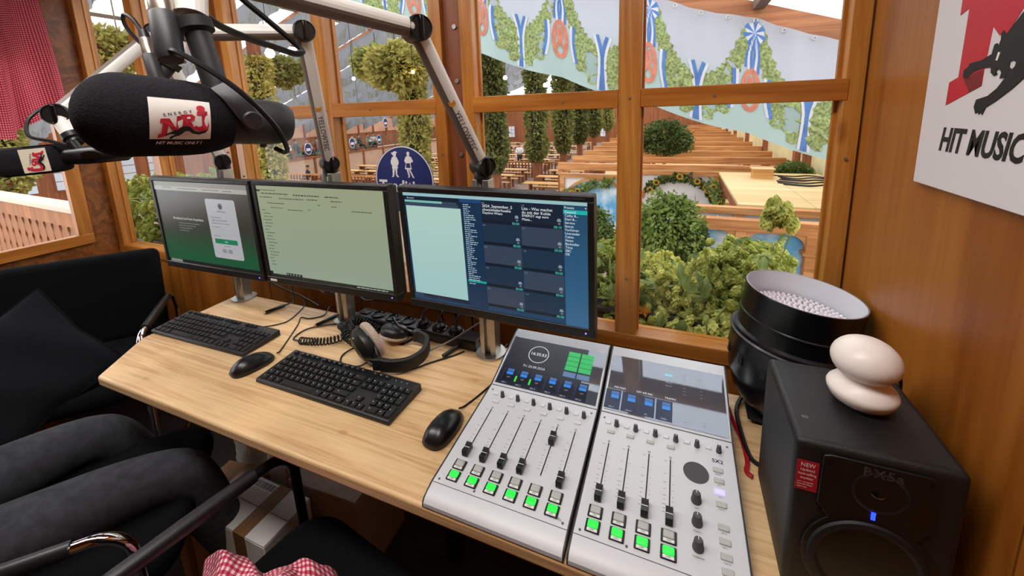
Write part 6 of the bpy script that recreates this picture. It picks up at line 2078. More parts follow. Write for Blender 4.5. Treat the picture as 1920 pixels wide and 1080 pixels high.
ci = [('first hop covered post right of the right microphone boom', -8.4, 18.3, -1.5, 0), ('second hop covered post in the row beyond the benches, with a bare trunk', -7.55, 22.3, -1.45, 0),
      ('third hop covered post in the row beyond the benches', -6.95, 26.0, -1.3, 0), ('fourth hop covered post in the row, behind the pergola', -7.2, 32.0, -1.2, 0),
      ('fifth hop covered post in the row, behind the pergola', -7.1, 37.5, -1.0, 0), ('farthest hop covered post in the row beyond the pergola', -6.9, 44.0, -0.8, 0),
      ('broad hop covered post behind the blue round sign', -11.1, 15.5, -1.7, 1), ('hop covered post with a bright lamp, behind the nearest microphone tail', -18.2, 13.5, -2.0, 1),
      ('slim hop covered post above the gallery', -22.6, 31.3, 0.2, 0), ('hop covered post at the far left of the hall', -21.5, 6.2, -0.8, 1)]
for lb, x, y, zb, dry in ci:
    hop_column(lb, x, y, zb, bool(dry), 0.8 if 'slim' in lb else 1.0)
def ball_fn(r):
    def f(rn):
        v = Vector((rn.gauss(0, 1), rn.gauss(0, 1), rn.gauss(0, 1))).normalized()
        k = rn.uniform(0.6, 1.0) * (1 + 0.18 * math.sin(v.x * 6) * math.cos(v.y * 5 + 1))
        return v * r * k, v
    return f
BALL = foliage_mesh('hop_crown_leaves', ball_fn(1.0), 3000, 0.24, HOP, 5)
BALLY = foliage_mesh('hop_crown_leaves_dry', ball_fn(1.0), 3000, 0.24, HOPY, 6)
def hop_ball(label, c, r, dry, hang):
    t = thing('hanging_hop_wreath', label, 'hop crown', c, group='hanging hop crowns')
    f = link('foliage', BALLY if dry else BALL, t)
    f.scale = (r[0], r[1], r[2])
    f['kind'] = 'stuff'
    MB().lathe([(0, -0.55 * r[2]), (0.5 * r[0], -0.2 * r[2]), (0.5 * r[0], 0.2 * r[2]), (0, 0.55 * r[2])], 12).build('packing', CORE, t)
    MB().cyl((0, 0, 0.3), (0, 0, hang), 0.015, n=6).build('cord', BLACK_MT, t)
hop_ball('round hop crown hanging in the leftmost window', (-19.4, 8.75, 4.05), (0.88, 0.88, 0.85), True, 0.9)
hop_ball('hop crown hanging beside the elbow of the right microphone boom', (-12.6, 15.1, 3.75), (1.0, 1.0, 0.75), False, 1.3)
hop_ball('hop crown hanging behind the lower tube of the middle microphone boom', (-19.9, 16.3, 3.95), (0.95, 0.95, 0.8), False, 0.9)
hop_ball('hop crown joining the broad post right of the boom elbow', (-10.4, 13.6, 3.3), (1.1, 1.1, 0.9), True, 2.2)

# pendant bulbs
BULB = emis('warm_bulb', 'ffd890', 60.0)
for i, (x, y, z, s) in enumerate(((-13.24, 10.4, 3.7, 0.16), (-12.6, 13.6, 3.0, 0.07), (-9.2, 13.0, 3.0, 0.06), (-5.65, 13.4, 2.6, 0.07), (-4.35, 13.9, 2.3, 0.07), (-16.0, 9.2, 4.2, 0.07))):
    t = thing('pendant_lamp', ('large glowing pendant bulb seen left of the middle microphone boom', 'small glowing pendant bulb beside the boom elbow', 'small pendant bulb above the broad hop post', 'small pendant bulb left of the two under the painted cloth', 'small pendant bulb right of the two under the painted cloth', 'small pendant bulb in the second window pane')[i], 'lamp', (x, y, z), group='pendant bulbs in the hall')
    MB().lathe([(0, -s), (s * 0.7, -s * 0.7), (s, 0), (s * 0.7, s * 0.7), (s * 0.3, s * 1.2), (0, s * 1.2)], 14).build('bulb', BULB, t)
    MB().lathe([(0, s * 1.1), (s * 0.4, s * 1.1), (s * 0.4, s * 2), (0, s * 2)], 10).build('socket', BLACK_MT, t)
    MB().cyl((0, 0, s * 2), (0, 0, zr(x) - z), 0.012, n=6).build('flex', BLACK_MT, t)

# ------------------------------------------------------------------ beer tables and benches
def make_table():
    t = thing('beer_table', 'long pale wooden beer table in the rows on the hall floor', 'table', (0, 0, F), group='beer tables in the hall')
    MB().b2(-1.1, 1.1, -0.28, 0.28, 0.74, 0.78).build('tabletop', W_TABLE, t)
    for s in (-1, 1):
        MB().b2(s * 0.8 - 0.03, s * 0.8 + 0.03, -0.22, 0.22, 0, 0.74).build('leg_frame', W_HALLV, t)
    MB().b2(-0.8, 0.8, -0.02, 0.02, 0.5, 0.54).build('stretcher', W_HALLV, t)
    return t
def make_bench():
    t = thing('beer_bench', 'long pale wooden beer bench in the rows on the hall floor', 'bench', (0, 0, F), group='beer benches in the hall')
    MB().b2(-1.1, 1.1, -0.13, 0.13, 0.45, 0.48).build('seat', W_TABLE, t)
    for s in (-1, 1):
        MB().b2(s * 0.8 - 0.03, s * 0.8 + 0.03, -0.11, 0.11, 0, 0.45).build('leg_frame', W_HALLV, t)
    return t
tb, bn = None, None
spots = []
for y in (16.2, 18.4, 20.4, 22.6, 25.0, 27.6, 30.5, 34.0, 38.0, 42.5):
    for x in (-5.8, -9.4, -12.1, -14.8, -17.5, -20.2):
        if x > -6 and y > 24: continue
        if y < 18 and x > -7: continue
        if min(math.hypot(x - c_[1], max(0, abs(y - c_[2]) - 0.8)) for c_ in ci) < 1.75 and min(abs(x - c_[1]) + 10 * (abs(y - c_[2]) > 1.5) for c_ in ci) < 1.75: continue
        spots.append((x, y))
for x in (-13.6, -15.9):
    for y in (11.6, 13.9):
        spots.append((x, y))
ORD = ('first', 'second', 'third', 'fourth', 'fifth', 'sixth', 'seventh', 'eighth', 'ninth', 'tenth', 'eleventh', 'twelfth')
rows_y = sorted({p[1] for p in spots})
for x, y in spots:
    rank = sorted({p[0] for p in spots if p[1] == y}, reverse=True).index(x)
    where = 'in %s row from the hut, %s from the right' % (ORD[rows_y.index(y)], ORD[rank])
    names_ = ('pale beer table ' + where, 'near bench at beer table ' + where, 'far bench at beer table ' + where)
    if tb is None:
        tb, bn = make_table(), make_bench()
        tb.location, bn.location = (x, y, F), (x, y - 0.62, F)
        tb['label'], bn['label'] = names_[:2]
    else:
        copy_tree(tb, None, (x, y, F), None, names_[0])
        copy_tree(bn, None, (x, y - 0.62, F), None, names_[1])
    copy_tree(bn, None, (x, y + 0.62, F), None, names_[2])

# picket fences between the seating blocks
PICK = MB().b2(-0.045, 0.045, -0.012, 0.012, 0, 0.95).mesh('picket', W_HALLV)
def fence(label, a, b, h=1.0, step=0.2):
    a, b = Vector(a), Vector(b)
    d = b - a
    L_ = d.length
    t = thing('picket_fence', label, 'fence', a, (0, 0, math.atan2(d.y, d.x)), group='brown fences in the hall')
    for z in (0.22, h - 0.05):
        MB().b2(0, L_, 0.012, 0.05, z, z + 0.09).build('rail', W_HALL, t)
    n = int(L_ / step)
    for k in range(n + 1):
        link('picket', PICK, t, (k * step, 0, 0.05))
fence('brown picket fence running away left of the pergola', (-4.3, 14.5, F), (-4.3, 26.0, F), 1.05, 0.22)
fence('brown picket fence across the aisle behind the second hop post', (-12.0, 24.0, F), (-6.0, 24.0, F), 1.05, 0.22)
fence('brown picket fence in front of the seating behind the blue sign', (-21.0, 16.8, F), (-12.5, 17.2, F), 1.05, 0.22)

# ------------------------------------------------------------------ pergola bays on the right
def pergola():
    t = thing('pergola', 'long row of brown pergola beams over the booths on the right of the hall', 'pergola', (0, 14, F))
    o = Vector((0, 14, F))
    zt = -0.4 - F
    ys = [13.7, 15.9, 18.1, 20.2, 22.6, 25.6, 28.4, 31.4, 34.5, 38.0, 42.0]
    for y in ys:
        MB().b2(-3.85, 3.42, y - 14 - 0.09, y - 14 + 0.09, zt - 0.24, zt).build('beam', W_HALL, t, bevel=0.01)
    for x in (-3.75, -1.1, 3.3):
        MB().b2(x - 0.08, x + 0.08, 13.6 - 14, 42 - 14, zt - 0.42, zt - 0.25).build('long_beam', W_HALL, t)
        for y in ys[::2]:
            MB().b2(x - 0.09, x + 0.09, y - 14 - 0.09, y - 14 + 0.09, 0, zt - 0.42).build('post', W_HALLV, t)
pergola()
for i, (x, y) in enumerate(((0.12, 14.6), (2.36, 14.6), (0.12, 17.0), (2.36, 17.0), (-2.4, 16.6), (-2.4, 19.0))):
    b = copy_tree(bn, None, (x, y, F + (1.2 if y < 15 else 0.6)), None, 'pale bench inside the pergola booths, %s' % ('in front row left of the crate', 'in front row behind the crate', 'in second row on the left', 'in second row on the right', 'left of the round tree, near row', 'left of the round tree, far row')[i])
    b['group'] = 'benches in the pergola booths'
# booth floor inside the pergola
MB().b2(-3.8, 3.5, 13.0, 42.0, F, F + 0.6).b2(-0.0, 3.5, 13.8, 15.6, F + 0.6, F + 1.2)
struct(MB().b2(-3.8, 3.5, 13.0, 42.0, F, F + 0.6).build('booth_floor', W_PLY))
struct(MB().b2(-0.1, 3.5, 13.9, 15.6, F + 0.6, F + 1.2).build('booth_step_floor', W_PLY))

# sunflower garlands
PETAL = plain('sunflower_yellow', 'e0b030', 0.7, var=0.2, vscale=60)
SEED = plain('sunflower_brown', '3a2414', 0.9)
_fl = MB()
for k in range(12):
    a = 2 * PI * k / 12
    a2 = a + 0.2
    _fl._add([(0.02 * math.cos(a), 0, 0.02 * math.sin(a)), (0.075 * math.cos(a - 0.18), -0.012, 0.075 * math.sin(a - 0.18)), (0.105 * math.cos(a), -0.004, 0.105 * math.sin(a)), (0.075 * math.cos(a + 0.18), -0.012, 0.075 * math.sin(a + 0.18))], [(0, 1, 2, 3)])
_fl.cur = 1
_fl.lathe([(0.045, -0.004), (0.04, 0.012), (0, 0.02)], 12, (0, -0.006, 0), (0, -1, 0))
FLOWER = _fl.mesh('sunflower', [PETAL, SEED])
def garland(label, pts, r, nl, flowers, seed, leafsize=0.12):
    sp = smooth_path(pts, 10)
    o = sp[len(sp) // 2].copy()
    t = thing('sunflower_garland', label, 'garland', o, group='sunflower garlands on the booth arches')
    def f(rn):
        p = sp[rn.randrange(len(sp))] - o
        v = Vector((rn.gauss(0, 1), rn.gauss(0, 1), rn.gauss(0, 1))).normalized()
        return p + v * r * rn.uniform(0.2, 1), v
    tag(link('leaves', foliage_mesh('garland_leaves', f, nl, leafsize, BUSH, seed), t), kind='stuff')
    for q in flowers:
        link('sunflower', FLOWER, t, sp[int(q * (len(sp) - 1))] - o + Vector((rnd.uniform(-0.05, 0.05), -r - 0.02, rnd.uniform(-0.06, 0.06))), (0, rnd.uniform(0, 3), 0))
# ------------------------------------------------------------------ arched booth panels
PLASTER = plain('booth_plaster', 'e4dedb', 0.85, var=0.06, vscale=3)
def skymat(name):
    m, nt, b = new_mat(name)
    tc = N(nt, 'ShaderNodeTexCoord')
    no = N(nt, 'ShaderNodeTexNoise', i_Scale=2.2, i_Detail=6.0)
    nt.links.new(tc.outputs['Object'], no.inputs['Vector'])
    cr = N(nt, 'ShaderNodeValToRGB')
    e = cr.color_ramp.elements
    e[0].position, e[0].color = 0.42, lin('5fa4cf')
    e[1].position, e[1].color = 0.68, lin('dfe8ee')
    nt.links.new(no.outputs['Fac'], cr.inputs['Fac'])
    nt.links.new(cr.outputs['Color'], b.inputs['Base Color'])
    b.inputs['Roughness'].default_value = 0.8
    return m
PAINTED_SKY = skymat('painted_sky')
def arch_panel(label, x0, x1, y, zt, zb, inner, arch_h, depth=0.12):
    """timber frame with a plastered front and an arched field"""
    t = thing('arched_booth_panel', label, 'booth panel', ((x0 + x1) / 2, y, zb), group='arched booth panels')
    w, h = x1 - x0, zt - zb
    MB().b2(-w / 2, w / 2, 0.03, 0.08, 0, h).build('plaster', PLASTER, t)
    MB().b2(-w / 2 - 0.06, w / 2 + 0.06, -0.05, depth, h - 0.12, h).build('top_rail', W_HALL, t)
    for s in (-1, 1):
        MB().b2(s * w / 2 - 0.07, s * w / 2 + 0.07, -0.04, depth, 0, h - 0.12).build('upright', W_HALL, t)
    n = 24
    a, b_ = w / 2 - 0.18, arch_h
    base = h - 0.2 - arch_h
    pts = [(a * math.cos(PI * k / n), base + b_ * math.sin(PI * k / n)) for k in range(n + 1)]
    field = [(p[0], p[1]) for p in pts] + [(-a, 0.0), (a, 0.0)]
    MB().prism(field, -0.0305, -0.012, Matrix(((1, 0, 0, 0), (0, 0, -1, 0.0), (0, 1, 0, 0), (0, 0, 0, 1)))).build('arched_field', inner, t, smooth=False)
    mb = MB()
    vs = []
    for x, z in pts:
        k = 1.0 + 0.09 / max(0.3, math.hypot(x, z - base))
        for q, yy2 in ((1.0, -0.02), (1.0, 0.05), (k, 0.05), (k, -0.02)):
            vs.append((x * q, yy2, base + (z - base) * q))
    mb._add(vs, [(i * 4 + j, i * 4 + (j + 1) % 4, i * 4 + 4 + (j + 1) % 4, i * 4 + 4 + j) for i in range(n) for j in range(4)])
    mb.build('arch_rib', W_HALL, t)
    return t
ap = arch_panel('white arched booth panel with a sunflower garland in the right window', -1.02, 1.06, 12.3, -0.40, -2.2, PLASTER, 0.62)
MB().b2(-0.28, 0.52, -0.010, 0.02, 0.92, 1.12).build('menu_board', plain('pale_board', 'd9d5d4', 0.7), ap)
arch_panel('arched booth panel with a painted sky left of the window mullion', -3.25, -1.22, 12.0, -0.50, -2.2, PAINTED_SKY, 0.55)
garland('sunflower garland over the white arched booth panel', [(-0.75, 12.2, -0.95), (-0.5, 12.2, -0.72), (0.0, 12.2, -0.56), (0.5, 12.2, -0.64), (0.85, 12.2, -0.88), (0.98, 12.2, -1.1)], 0.11, 420, (0.05, 0.2, 0.45, 0.62, 0.75, 0.84, 0.92, 0.97), 21)
garland('sunflower garland over the painted sky arch', [(-3.2, 11.9, -1.12), (-2.95, 11.9, -1.08), (-2.7, 11.9, -0.98), (-2.3, 11.9, -0.80), (-1.7, 11.9, -0.72)], 0.12, 420, (0.02, 0.1, 0.18, 0.25, 0.34, 0.45), 22)
garland('sunflower garland at the corner of the plywood deck', [(0.95, 12.05, -0.62), (0.95, 11.0, -0.75), (0.94, 9.8, -0.85)], 0.12, 260, (0.1, 0.3, 0.8), 23)
# near booth: double beams, post with curved brackets, sky fields
def near_booth():
    t = thing('near_booth_frame', 'nearest brown booth frame with blue painted arches above the hop plants', 'booth frame', (1.4, 7.15, F))
    o = Vector((1.4, 7.15, F))
    def b(name, x0, x1, y0, y1, z0, z1, mat, **k):
        return MB().b2(x0 - o.x, x1 - o.x, y0 - o.y, y1 - o.y, z0 - o.z, z1 - o.z).build(name, mat, t, **k)
    b('beam', 0.10, 3.4, 7.06, 7.24, -0.57, -0.38, W_HALL, bevel=0.008)
    b('beam', -0.2, 3.4, 8.1, 8.26, -0.55, -0.42, W_HALL, bevel=0.008)
    b('plaster', 0.2, 3.4, 8.22, 8.30, -1.6, -0.55, PLASTER)
    b('upright', 1.02, 1.20, 8.12, 8.24, -1.6, -0.55, W_HALL)
    b('sky_field', 0.15, 3.4, 7.24, 7.30, -1.7, -0.57, PAINTED_SKY)
    for x in (1.0, 1.95, 0.08, 2.9):
        b('upright', x - 0.075, x + 0.075, 7.05, 7.22, F + 0.0, -0.57, W_HALL, bevel=0.008)
        b('capital', x - 0.11, x + 0.11, 7.04, 7.23, -0.88, -0.83, W_HALL)
        for s in (-1, 1):
            n = 8
            pts = [(s * 0.07, -0.0), (s * 0.30, 0.0)] + [(s * (0.07 + 0.23 * (1 - math.sin(PI / 2 * k / n))), -0.25 * (1 - math.cos(PI / 2 * k / n))) for k in range(1, n + 1)]
            M = Matrix(((1, 0, 0, x - o.x), (0, 0, -1, 7.20 - o.y), (0, 1, 0, -0.57 - o.z), (0, 0, 0, 1)))
            MB().prism(pts, 0.0, 0.12, M).build('bracket', W_HALL, t)
    for x in (0.45, 0.75, 1.45, 1.8):
        MB().lathe([(0, -0.03), (0.022, -0.02), (0.022, 0.0), (0.01, 0.02), (0, 0.02)], 10, (x - o.x, 8.07 - o.y, -0.60 - o.z)).build('bulb', plain('frosted_bulb', 'e8e2d6', 0.4), t)
    # painted church spire on the sky field
    b('painted_spire', 0.42, 0.46, 7.232, 7.24, -0.95, -0.72, plain('spire_paint', '4a5a58', 0.8))
near_booth()
def deck():
    t = thing('plywood_deck', 'flat beige plywood deck on top of the booths behind the hop plants', 'deck', (2.27, 10.3, F))
    for i, (x0, x1, y0, y1) in enumerate(((1.1, 2.3, 8.3, 10.35), (2.3, 3.40, 8.3, 10.35), (1.1, 2.3, 10.35, 12.35), (2.3, 3.40, 10.35, 12.35))):
        MB().b2(x0 - 2.27 + 0.004, x1 - 2.27 - 0.004, y0 - 10.3 + 0.004, y1 - 10.3 - 0.004, -0.46 - F, -0.40 - F).build('board', W_PLY, t)
    MB().b2(1.12 - 2.27, 1.24 - 2.27, 8.35 - 10.3, 12.3 - 10.3, -0.7 - F, -0.46 - F).build('edge_beam', W_HALLV, t)
    for x, y in ((1.2, 8.5), (3.3, 8.5), (1.2, 12.1), (3.3, 12.1)):
        MB().b2(x - 2.27 - 0.08, x - 2.27 + 0.08, y - 10.3 - 0.08, y - 10.3 + 0.08, 0, -0.46 - F).build('post', W_HALLV, t)
deck()
t = thing('wooden_crate', 'small pale wooden crate standing on the plywood deck', 'crate', (2.0, 11.5, -0.40))
MB().b2(-0.22, 0.22, -0.15, 0.15, 0, 0.22).build('body', W_TABLE, t, bevel=0.005)
MB().b2(-0.25, 0.25, -0.18, 0.18, 0.22, 0.25).build('lid', W_PLY, t)
for i in range(7):
    y = 11.9 - i * 0.22
    pts = [(2.3 + 0.1 * math.sin(i), y, -0.385), (2.7, y - 0.25 + 0.1 * math.cos(i * 2), -0.38), (3.1, y + 0.05 - 0.1 * (i % 3), -0.385), (3.4, y - 0.3, -0.385)]
    cable('deck_cable', pts, 0.016, CABLE, 'dark cable lying tangled on the plywood deck, %s from the far edge' % ORD[i], group='cables on the plywood deck')

# shrub and small tree
def shrub(label, c, r, mesh, trunk, name='shrub'):
    t = thing(name, label, 'shrub' if name == 'shrub' else 'tree', (c[0], c[1], F if trunk else c[2] - r[2]))
    oz = c[2] - (F if trunk else c[2] - r[2])
    for k, (dx, dy, dz, s) in enumerate(((0, 0, 0, 1), (-0.45, 0.1, -0.2, 0.6), (0.45, -0.1, -0.25, 0.62), (0.1, 0.1, 0.35, 0.62))):
        f = link('foliage', mesh, t, (dx * r[0], dy * r[1], oz + dz * r[2]), (0, 0, k * 1.3))
        f.scale = (r[0] * s, r[1] * s, r[2] * s)
        f['kind'] = 'stuff'
    if trunk:
        MB().tube([(0, 0, 0), (0.05, 0, oz * 0.5), (0, 0, oz)], 0.06, 8).build('trunk', W_HALLV, t)
        for s in (-1, 1):
            MB().tube([(0, 0, oz * 0.7), (s * 0.3 * r[0], 0, oz - 0.3 * r[2]), (s * 0.45 * r[0], 0, oz)], 0.03, 6).build('branch', W_HALLV, t)
BUSHM = foliage_mesh('bush_leaves', ball_fn(1.0), 4200, 0.13, BUSH, 8)
TREEM = foliage_mesh('tree_leaves', ball_fn(1.0), 4200, 0.11, leafmat('tree_foliage', '2c3f1c', '6f8240', 0.25, 6.0), 9)
shrub('bushy green shrub behind the hop plants, right of the window mullion', (-0.08, 6.5, -0.46), (0.54, 0.5, 0.56), BUSHM, True)
shrub('small round green tree among the pergola beams', (-0.45, 16.5, 0.25), (0.98, 0.9, 0.68), TREEM, True, 'tree')
shrub('small green shrub showing just right of the rightmost monitor', (-1.35, 6.6, -0.62), (0.42, 0.4, 0.45), BUSHM, True)
shrub('low green bush on the far side of the plywood deck', (3.0, 13.0, -0.42), (0.45, 0.3, 0.26), BUSHM, True)

# ------------------------------------------------------------------ gallery with railing, signs and people on the left
GAL_X = -23.5
def gallery():
    t = thing('gallery', 'beige panelled gallery with a green railing along the left side of the hall', 'gallery', (GAL_X, 24, F))
    MB().b2(-1.4, 0, -8, 16, 0, 1.55).build('parapet', plain('gallery_panel', 'c9a58c', 0.8, var=0.08, vscale=1.5), t)
    for k in range(11):
        MB().b2(0, 0.08, -8 + k * 2.4 - 0.08, -8 + k * 2.4 + 0.08, 0, 1.6).build('post', W_HALLV, t)
    MB().b2(-0.02, 0.12, -8, 16, 1.52, 1.64).build('sill_beam', W_HALLV, t)
    gr = plain('green_railing', '4f6a58', 0.6)
    for z in (1.75, 2.55):
        MB().b2(-0.05, 0.0, -8, 16, z, z + 0.05).build('rail', gr, t)
    for k in range(14):
        y = -8 + k * 1.72
        MB().tube([(-0.03, y, 1.78), (-0.03, y + 1.72, 2.55)], 0.02, 5).build('brace', gr, t)
        MB().tube([(-0.03, y + 1.72, 1.78), (-0.03, y, 2.55)], 0.02, 5).build('brace', gr, t)
        MB().b2(-0.06, 0.0, y - 0.03, y + 0.03, 1.6, 2.6).build('baluster', gr, t)
gallery()
SIGN_BLUE = plain('sign_blue', '2c3470', 0.4, var=0.06, vscale=20)
for i, (y, z, s) in enumerate(((20.3, -0.62, 0.42), (24.4, -0.55, 0.42), (27.5, -0.50, 0.40), (28.5, 0.85, 0.42), (18.2, 0.4, 0.42))):
    t = thing('oval_sign', 'small blue oval sign on the gallery, %s' % ('on the railing below the middle boom', 'on the railing left of the blue round sign', 'on the railing nearest the broad hop post', 'hanging above the railing by the broad hop post', 'beside the tail of the nearest microphone')[i], 'sign', (GAL_X + 0.1, y, z), group='blue oval signs on the gallery')
    MB().lathe([(0, 0), (s * 0.75, 0), (s * 0.75, 0.02), (0, 0.02)], 28, (0, 0, 0), (1, 0, 0), 0.85, 1.15).build('face', SIGN_BLUE, t)
    MB().lathe([(s * 0.75, 0), (s * 0.82, 0), (s * 0.82, 0.025), (s * 0.75, 0.025)], 28, (0, 0, 0), (1, 0, 0), 0.85, 1.15).build('rim', PRINT_WHITE, t)
    if i > 2:
        MB().cyl((-0.04, 0, -0.25 - z), (-0.04, 0, 0), 0.02, n=6).build('pole', BLACK_MT, t)
    for k in (-1, 0, 1):
        MB().b2(0.02, 0.03, k * s * 0.28 - 0.05, k * s * 0.28 + 0.05, -s * 0.35, s * 0.1).build('figure_print', PRINT_WHITE, t)
# far people: a continuous little figure each (head, shoulders, arms, torso)
def far_person(label, loc, shirt, rz, seated=True, group='people on the gallery'):
    t = thing('person', label, 'person', loc, (0, 0, rz), group=group)
    sh = plain('shirt_' + shirt, shirt, 0.9)
    V_ = [(0, 0, 0.05), (0, 0, 0.30), (0, 0, 0.52), (0, 0, 0.60), (0.19, 0, 0.5), (0.26, 0.08, 0.25), (0.12, 0.28, 0.2), (-0.19, 0, 0.5), (-0.26, 0.08, 0.25), (-0.12, 0.28, 0.2)]
    E_ = [(0, 1), (1, 2), (2, 3), (2, 4), (4, 5), (5, 6), (2, 7), (7, 8), (8, 9)]
    rr = [0.16, 0.15, 0.14, 0.06, 0.075, 0.055, 0.045, 0.075, 0.055, 0.045]
    skin('clothed_torso', V_, E_, rr, sh, t, 0, 1)
    sk = MATS.get('far_skin') or plain('far_skin', 'b98a70', 0.7)
    MB().lathe([(0, 0.60), (0.06, 0.61), (0.09, 0.68), (0.10, 0.76), (0.07, 0.83), (0, 0.86)], 12).build('head', sk, t)
    MB().lathe([(0.104, 0.76), (0.10, 0.82), (0.06, 0.87), (0, 0.88)], 12, (0, -0.015, 0)).build('hair', MATS.get('far_hair') or plain('far_hair', '3a2a1e', 0.9), t)
    V2 = [(0, 0, 0.02), (0.1, 0.1, 0.0), (0.12, 0.42, 0.0), (0.12, 0.45, -0.42), (-0.1, 0.1, 0.0), (-0.12, 0.42, 0.0), (-0.12, 0.45, -0.42)] if seated else [(0, 0, 0.02), (0.1, 0, -0.05), (0.11, 0.0, -0.45), (0.11, 0, -0.86), (-0.1, 0, -0.05), (-0.11, 0, -0.45), (-0.11, 0, -0.86)]
    skin('trousers', V2, [(0, 1), (1, 2), (2, 3), (0, 4), (4, 5), (5, 6)], [0.15, 0.1, 0.075, 0.05, 0.1, 0.075, 0.05], MATS.get('far_trousers') or plain('far_trousers', '2a2c36', 0.9), t, 0, 1)
gp = [(-24.1, 19.2, 'dcd8d4', 'first from the left, white shirt, beside the microphone tail'), (-24.3, 20.1, '2c3440', 'second from the left, in dark clothes'), (-24.1, 20.9, 'b8b4b0', 'third from the left, in a pale shirt'),
      (-24.2, 21.8, '8a2c34', 'fourth from the left, in red'), (-24.1, 25.2, 'c8c4c4', 'first right of the middle boom, in a pale shirt'), (-24.2, 26.0, '38424a', 'second right of the middle boom, in dark clothes'),
      (-24.1, 26.9, 'd4d0d0', 'third right of the middle boom, in a white shirt'), (-24.2, 27.7, 'cfc8c0', 'fourth right of the middle boom, leaning by the oval sign')]
for x, y, s, lb in gp:
    far_person('far person on the gallery, ' + lb, (x, y, F + 1.95), s, R(-90 + rnd.uniform(-40, 40)))
    MB_s = MB().b2(x - 0.22, x + 0.22, y - 0.22, y + 0.22, F + 1.55, F + 1.80)
    tag(MB_s.build('stool', W_HALLV), 'stool on the gallery under the person ' + lb.split(',')[0], 'stool', 'stools on the gallery')
far_person('small far person in a white shirt standing between the hop posts', (-11.2, 28.9, F + 0.92), 'e6e6ea', R(200), False, 'people on the hall floor')
far_person('small far person in dark clothes sitting behind the middle boom foot', (-20.9, 17.9, F + 0.55), '20242c', R(150), True, 'people on the hall floor')

# ------------------------------------------------------------------ slatted railing outside the left window
def slat_railing():
    a, b = Vector((-6.2, 1.46, 0)), Vector((-3.1, 1.27, 0))
    d = b - a
    L_ = d.length
    t = thing('slatted_railing', 'wooden railing with cut-out slats outside the left window', 'railing', a, (0, 0, math.atan2(d.y, d.x)))
    wd = wood('railing_pine', '7a4420', '935a30', 'a86e42', 'Z', 0.8, 0.6, 0.0, False)
    MB().b2(0, L_, -0.06, 0.06, 0.885, 0.915).build('hand_rail', plain('pale_pink_rail', 'd8b8a8', 0.6), t)
    MB().b2(0, L_, -0.02, 0.02, 0.765, 0.885).build('top_board', wd, t)
    MB().b2(0, L_, -0.02, 0.02, 0.10, 0.22).build('bottom_board', wd, t)
    # slat outline with scalloped edges
    h0, h1, w = 0.06, 0.80, 0.066
    ed = []
    n = 18
    for k in range(n + 1):
        z = h0 + (h1 - h0) * k / n
        ed.append((w - (0.022 if k % 3 == 1 else 0.0), z))
    poly = ed + [(-x, z) for x, z in reversed(ed)]
    sm = MB().prism(poly, -0.012, 0.012, Matrix(((1, 0, 0, 0), (0, 0, -1, 0), (0, 1, 0, 0), (0, 0, 0, 1)))).mesh('slat', wd)
    k = 0.08
    while k < L_:
        link('slat', sm, t, (k, 0.035, 0))
        k += 0.142
    for x in (0.1, L_ / 2, L_ - 0.1):
        MB().b2(x - 0.05, x + 0.05, 0.04, 0.12, F, 0.88).build('post', wd, t)
slat_railing()
struct(MB().b2(-6.4, XL - 0.08, -1.4, 1.7, -0.12, 0.02).build('walkway_floor', W_PLY))

# ------------------------------------------------------------------ planters and hop plants at the windows
struct(MB().b2(XL - 0.5, XR + 0.05, YW + 0.062, YW + 0.48, 0.655, 0.69).build('trim_outer_ledge', wood('ledge_boards', '6a4028', '8a5a3c', 'a07050', 'X', 0.8, 0.6, 0.05)))
for lb, x0, x1 in (('long black plastic planter outside the right window', -0.60, 0.33), ('black plastic planter outside the leftmost window', -3.2, -2.45)):
    t = thing('planter', lb, 'planter', ((x0 + x1) / 2, YW + 0.25, 0.69))
    w = x1 - x0
    for (a0, a1, b0, b1) in ((-w / 2, w / 2, -0.10, -0.088), (-w / 2, w / 2, 0.088, 0.10), (-w / 2, -w / 2 + 0.012, -0.088, 0.088), (w / 2 - 0.012, w / 2, -0.088, 0.088)):
        MB().b2(a0, a1, b0, b1, 0, 0.085).build('side', DARK_PL, t)
    MB().b2(-w / 2 - 0.008, w / 2 + 0.008, -0.108, -0.098, 0.072, 0.085).build('lip', DARK_PL, t)
    MB().b2(-w / 2 + 0.012, w / 2 - 0.012, -0.088, 0.088, 0.004, 0.07).build('soil', plain('potting_soil', '2a2018', 1.0, var=0.4, vscale=60), t)
# hop cone: overlapping bracts on a small ovoid
CONE_G = leafmat('hop_cone_green', '8f9c44', 'e6e48c', 0.45, 45.0)
def cone_mesh():
    vs, fs = [], []
    rn = random.Random(11)
    for lvl in range(5):
        z = -lvl * 0.0065
        r = (0.006, 0.0105, 0.0115, 0.0095, 0.005)[lvl]
        for k in range(5):
            a = 2 * PI * (k + 0.5 * (lvl % 2)) / 5
            c, s = math.cos(a), math.sin(a)
            i = len(vs)
            w = 0.0062
            vs += [(c * r * 0.45, s * r * 0.45, z + 0.004), (c * r - s * w, s * r + c * w, z - 0.003), (c * r * 1.25, s * r * 1.25, z - 0.012), (c * r + s * w, s * r - c * w, z - 0.003)]
            fs += [(i, i + 1, i + 2), (i, i + 2, i + 3)]
    me = bpy.data.meshes.new('hop_cone')
    me.from_pydata(vs, [], fs)
    me.materials.append(CONE_G)
    return me
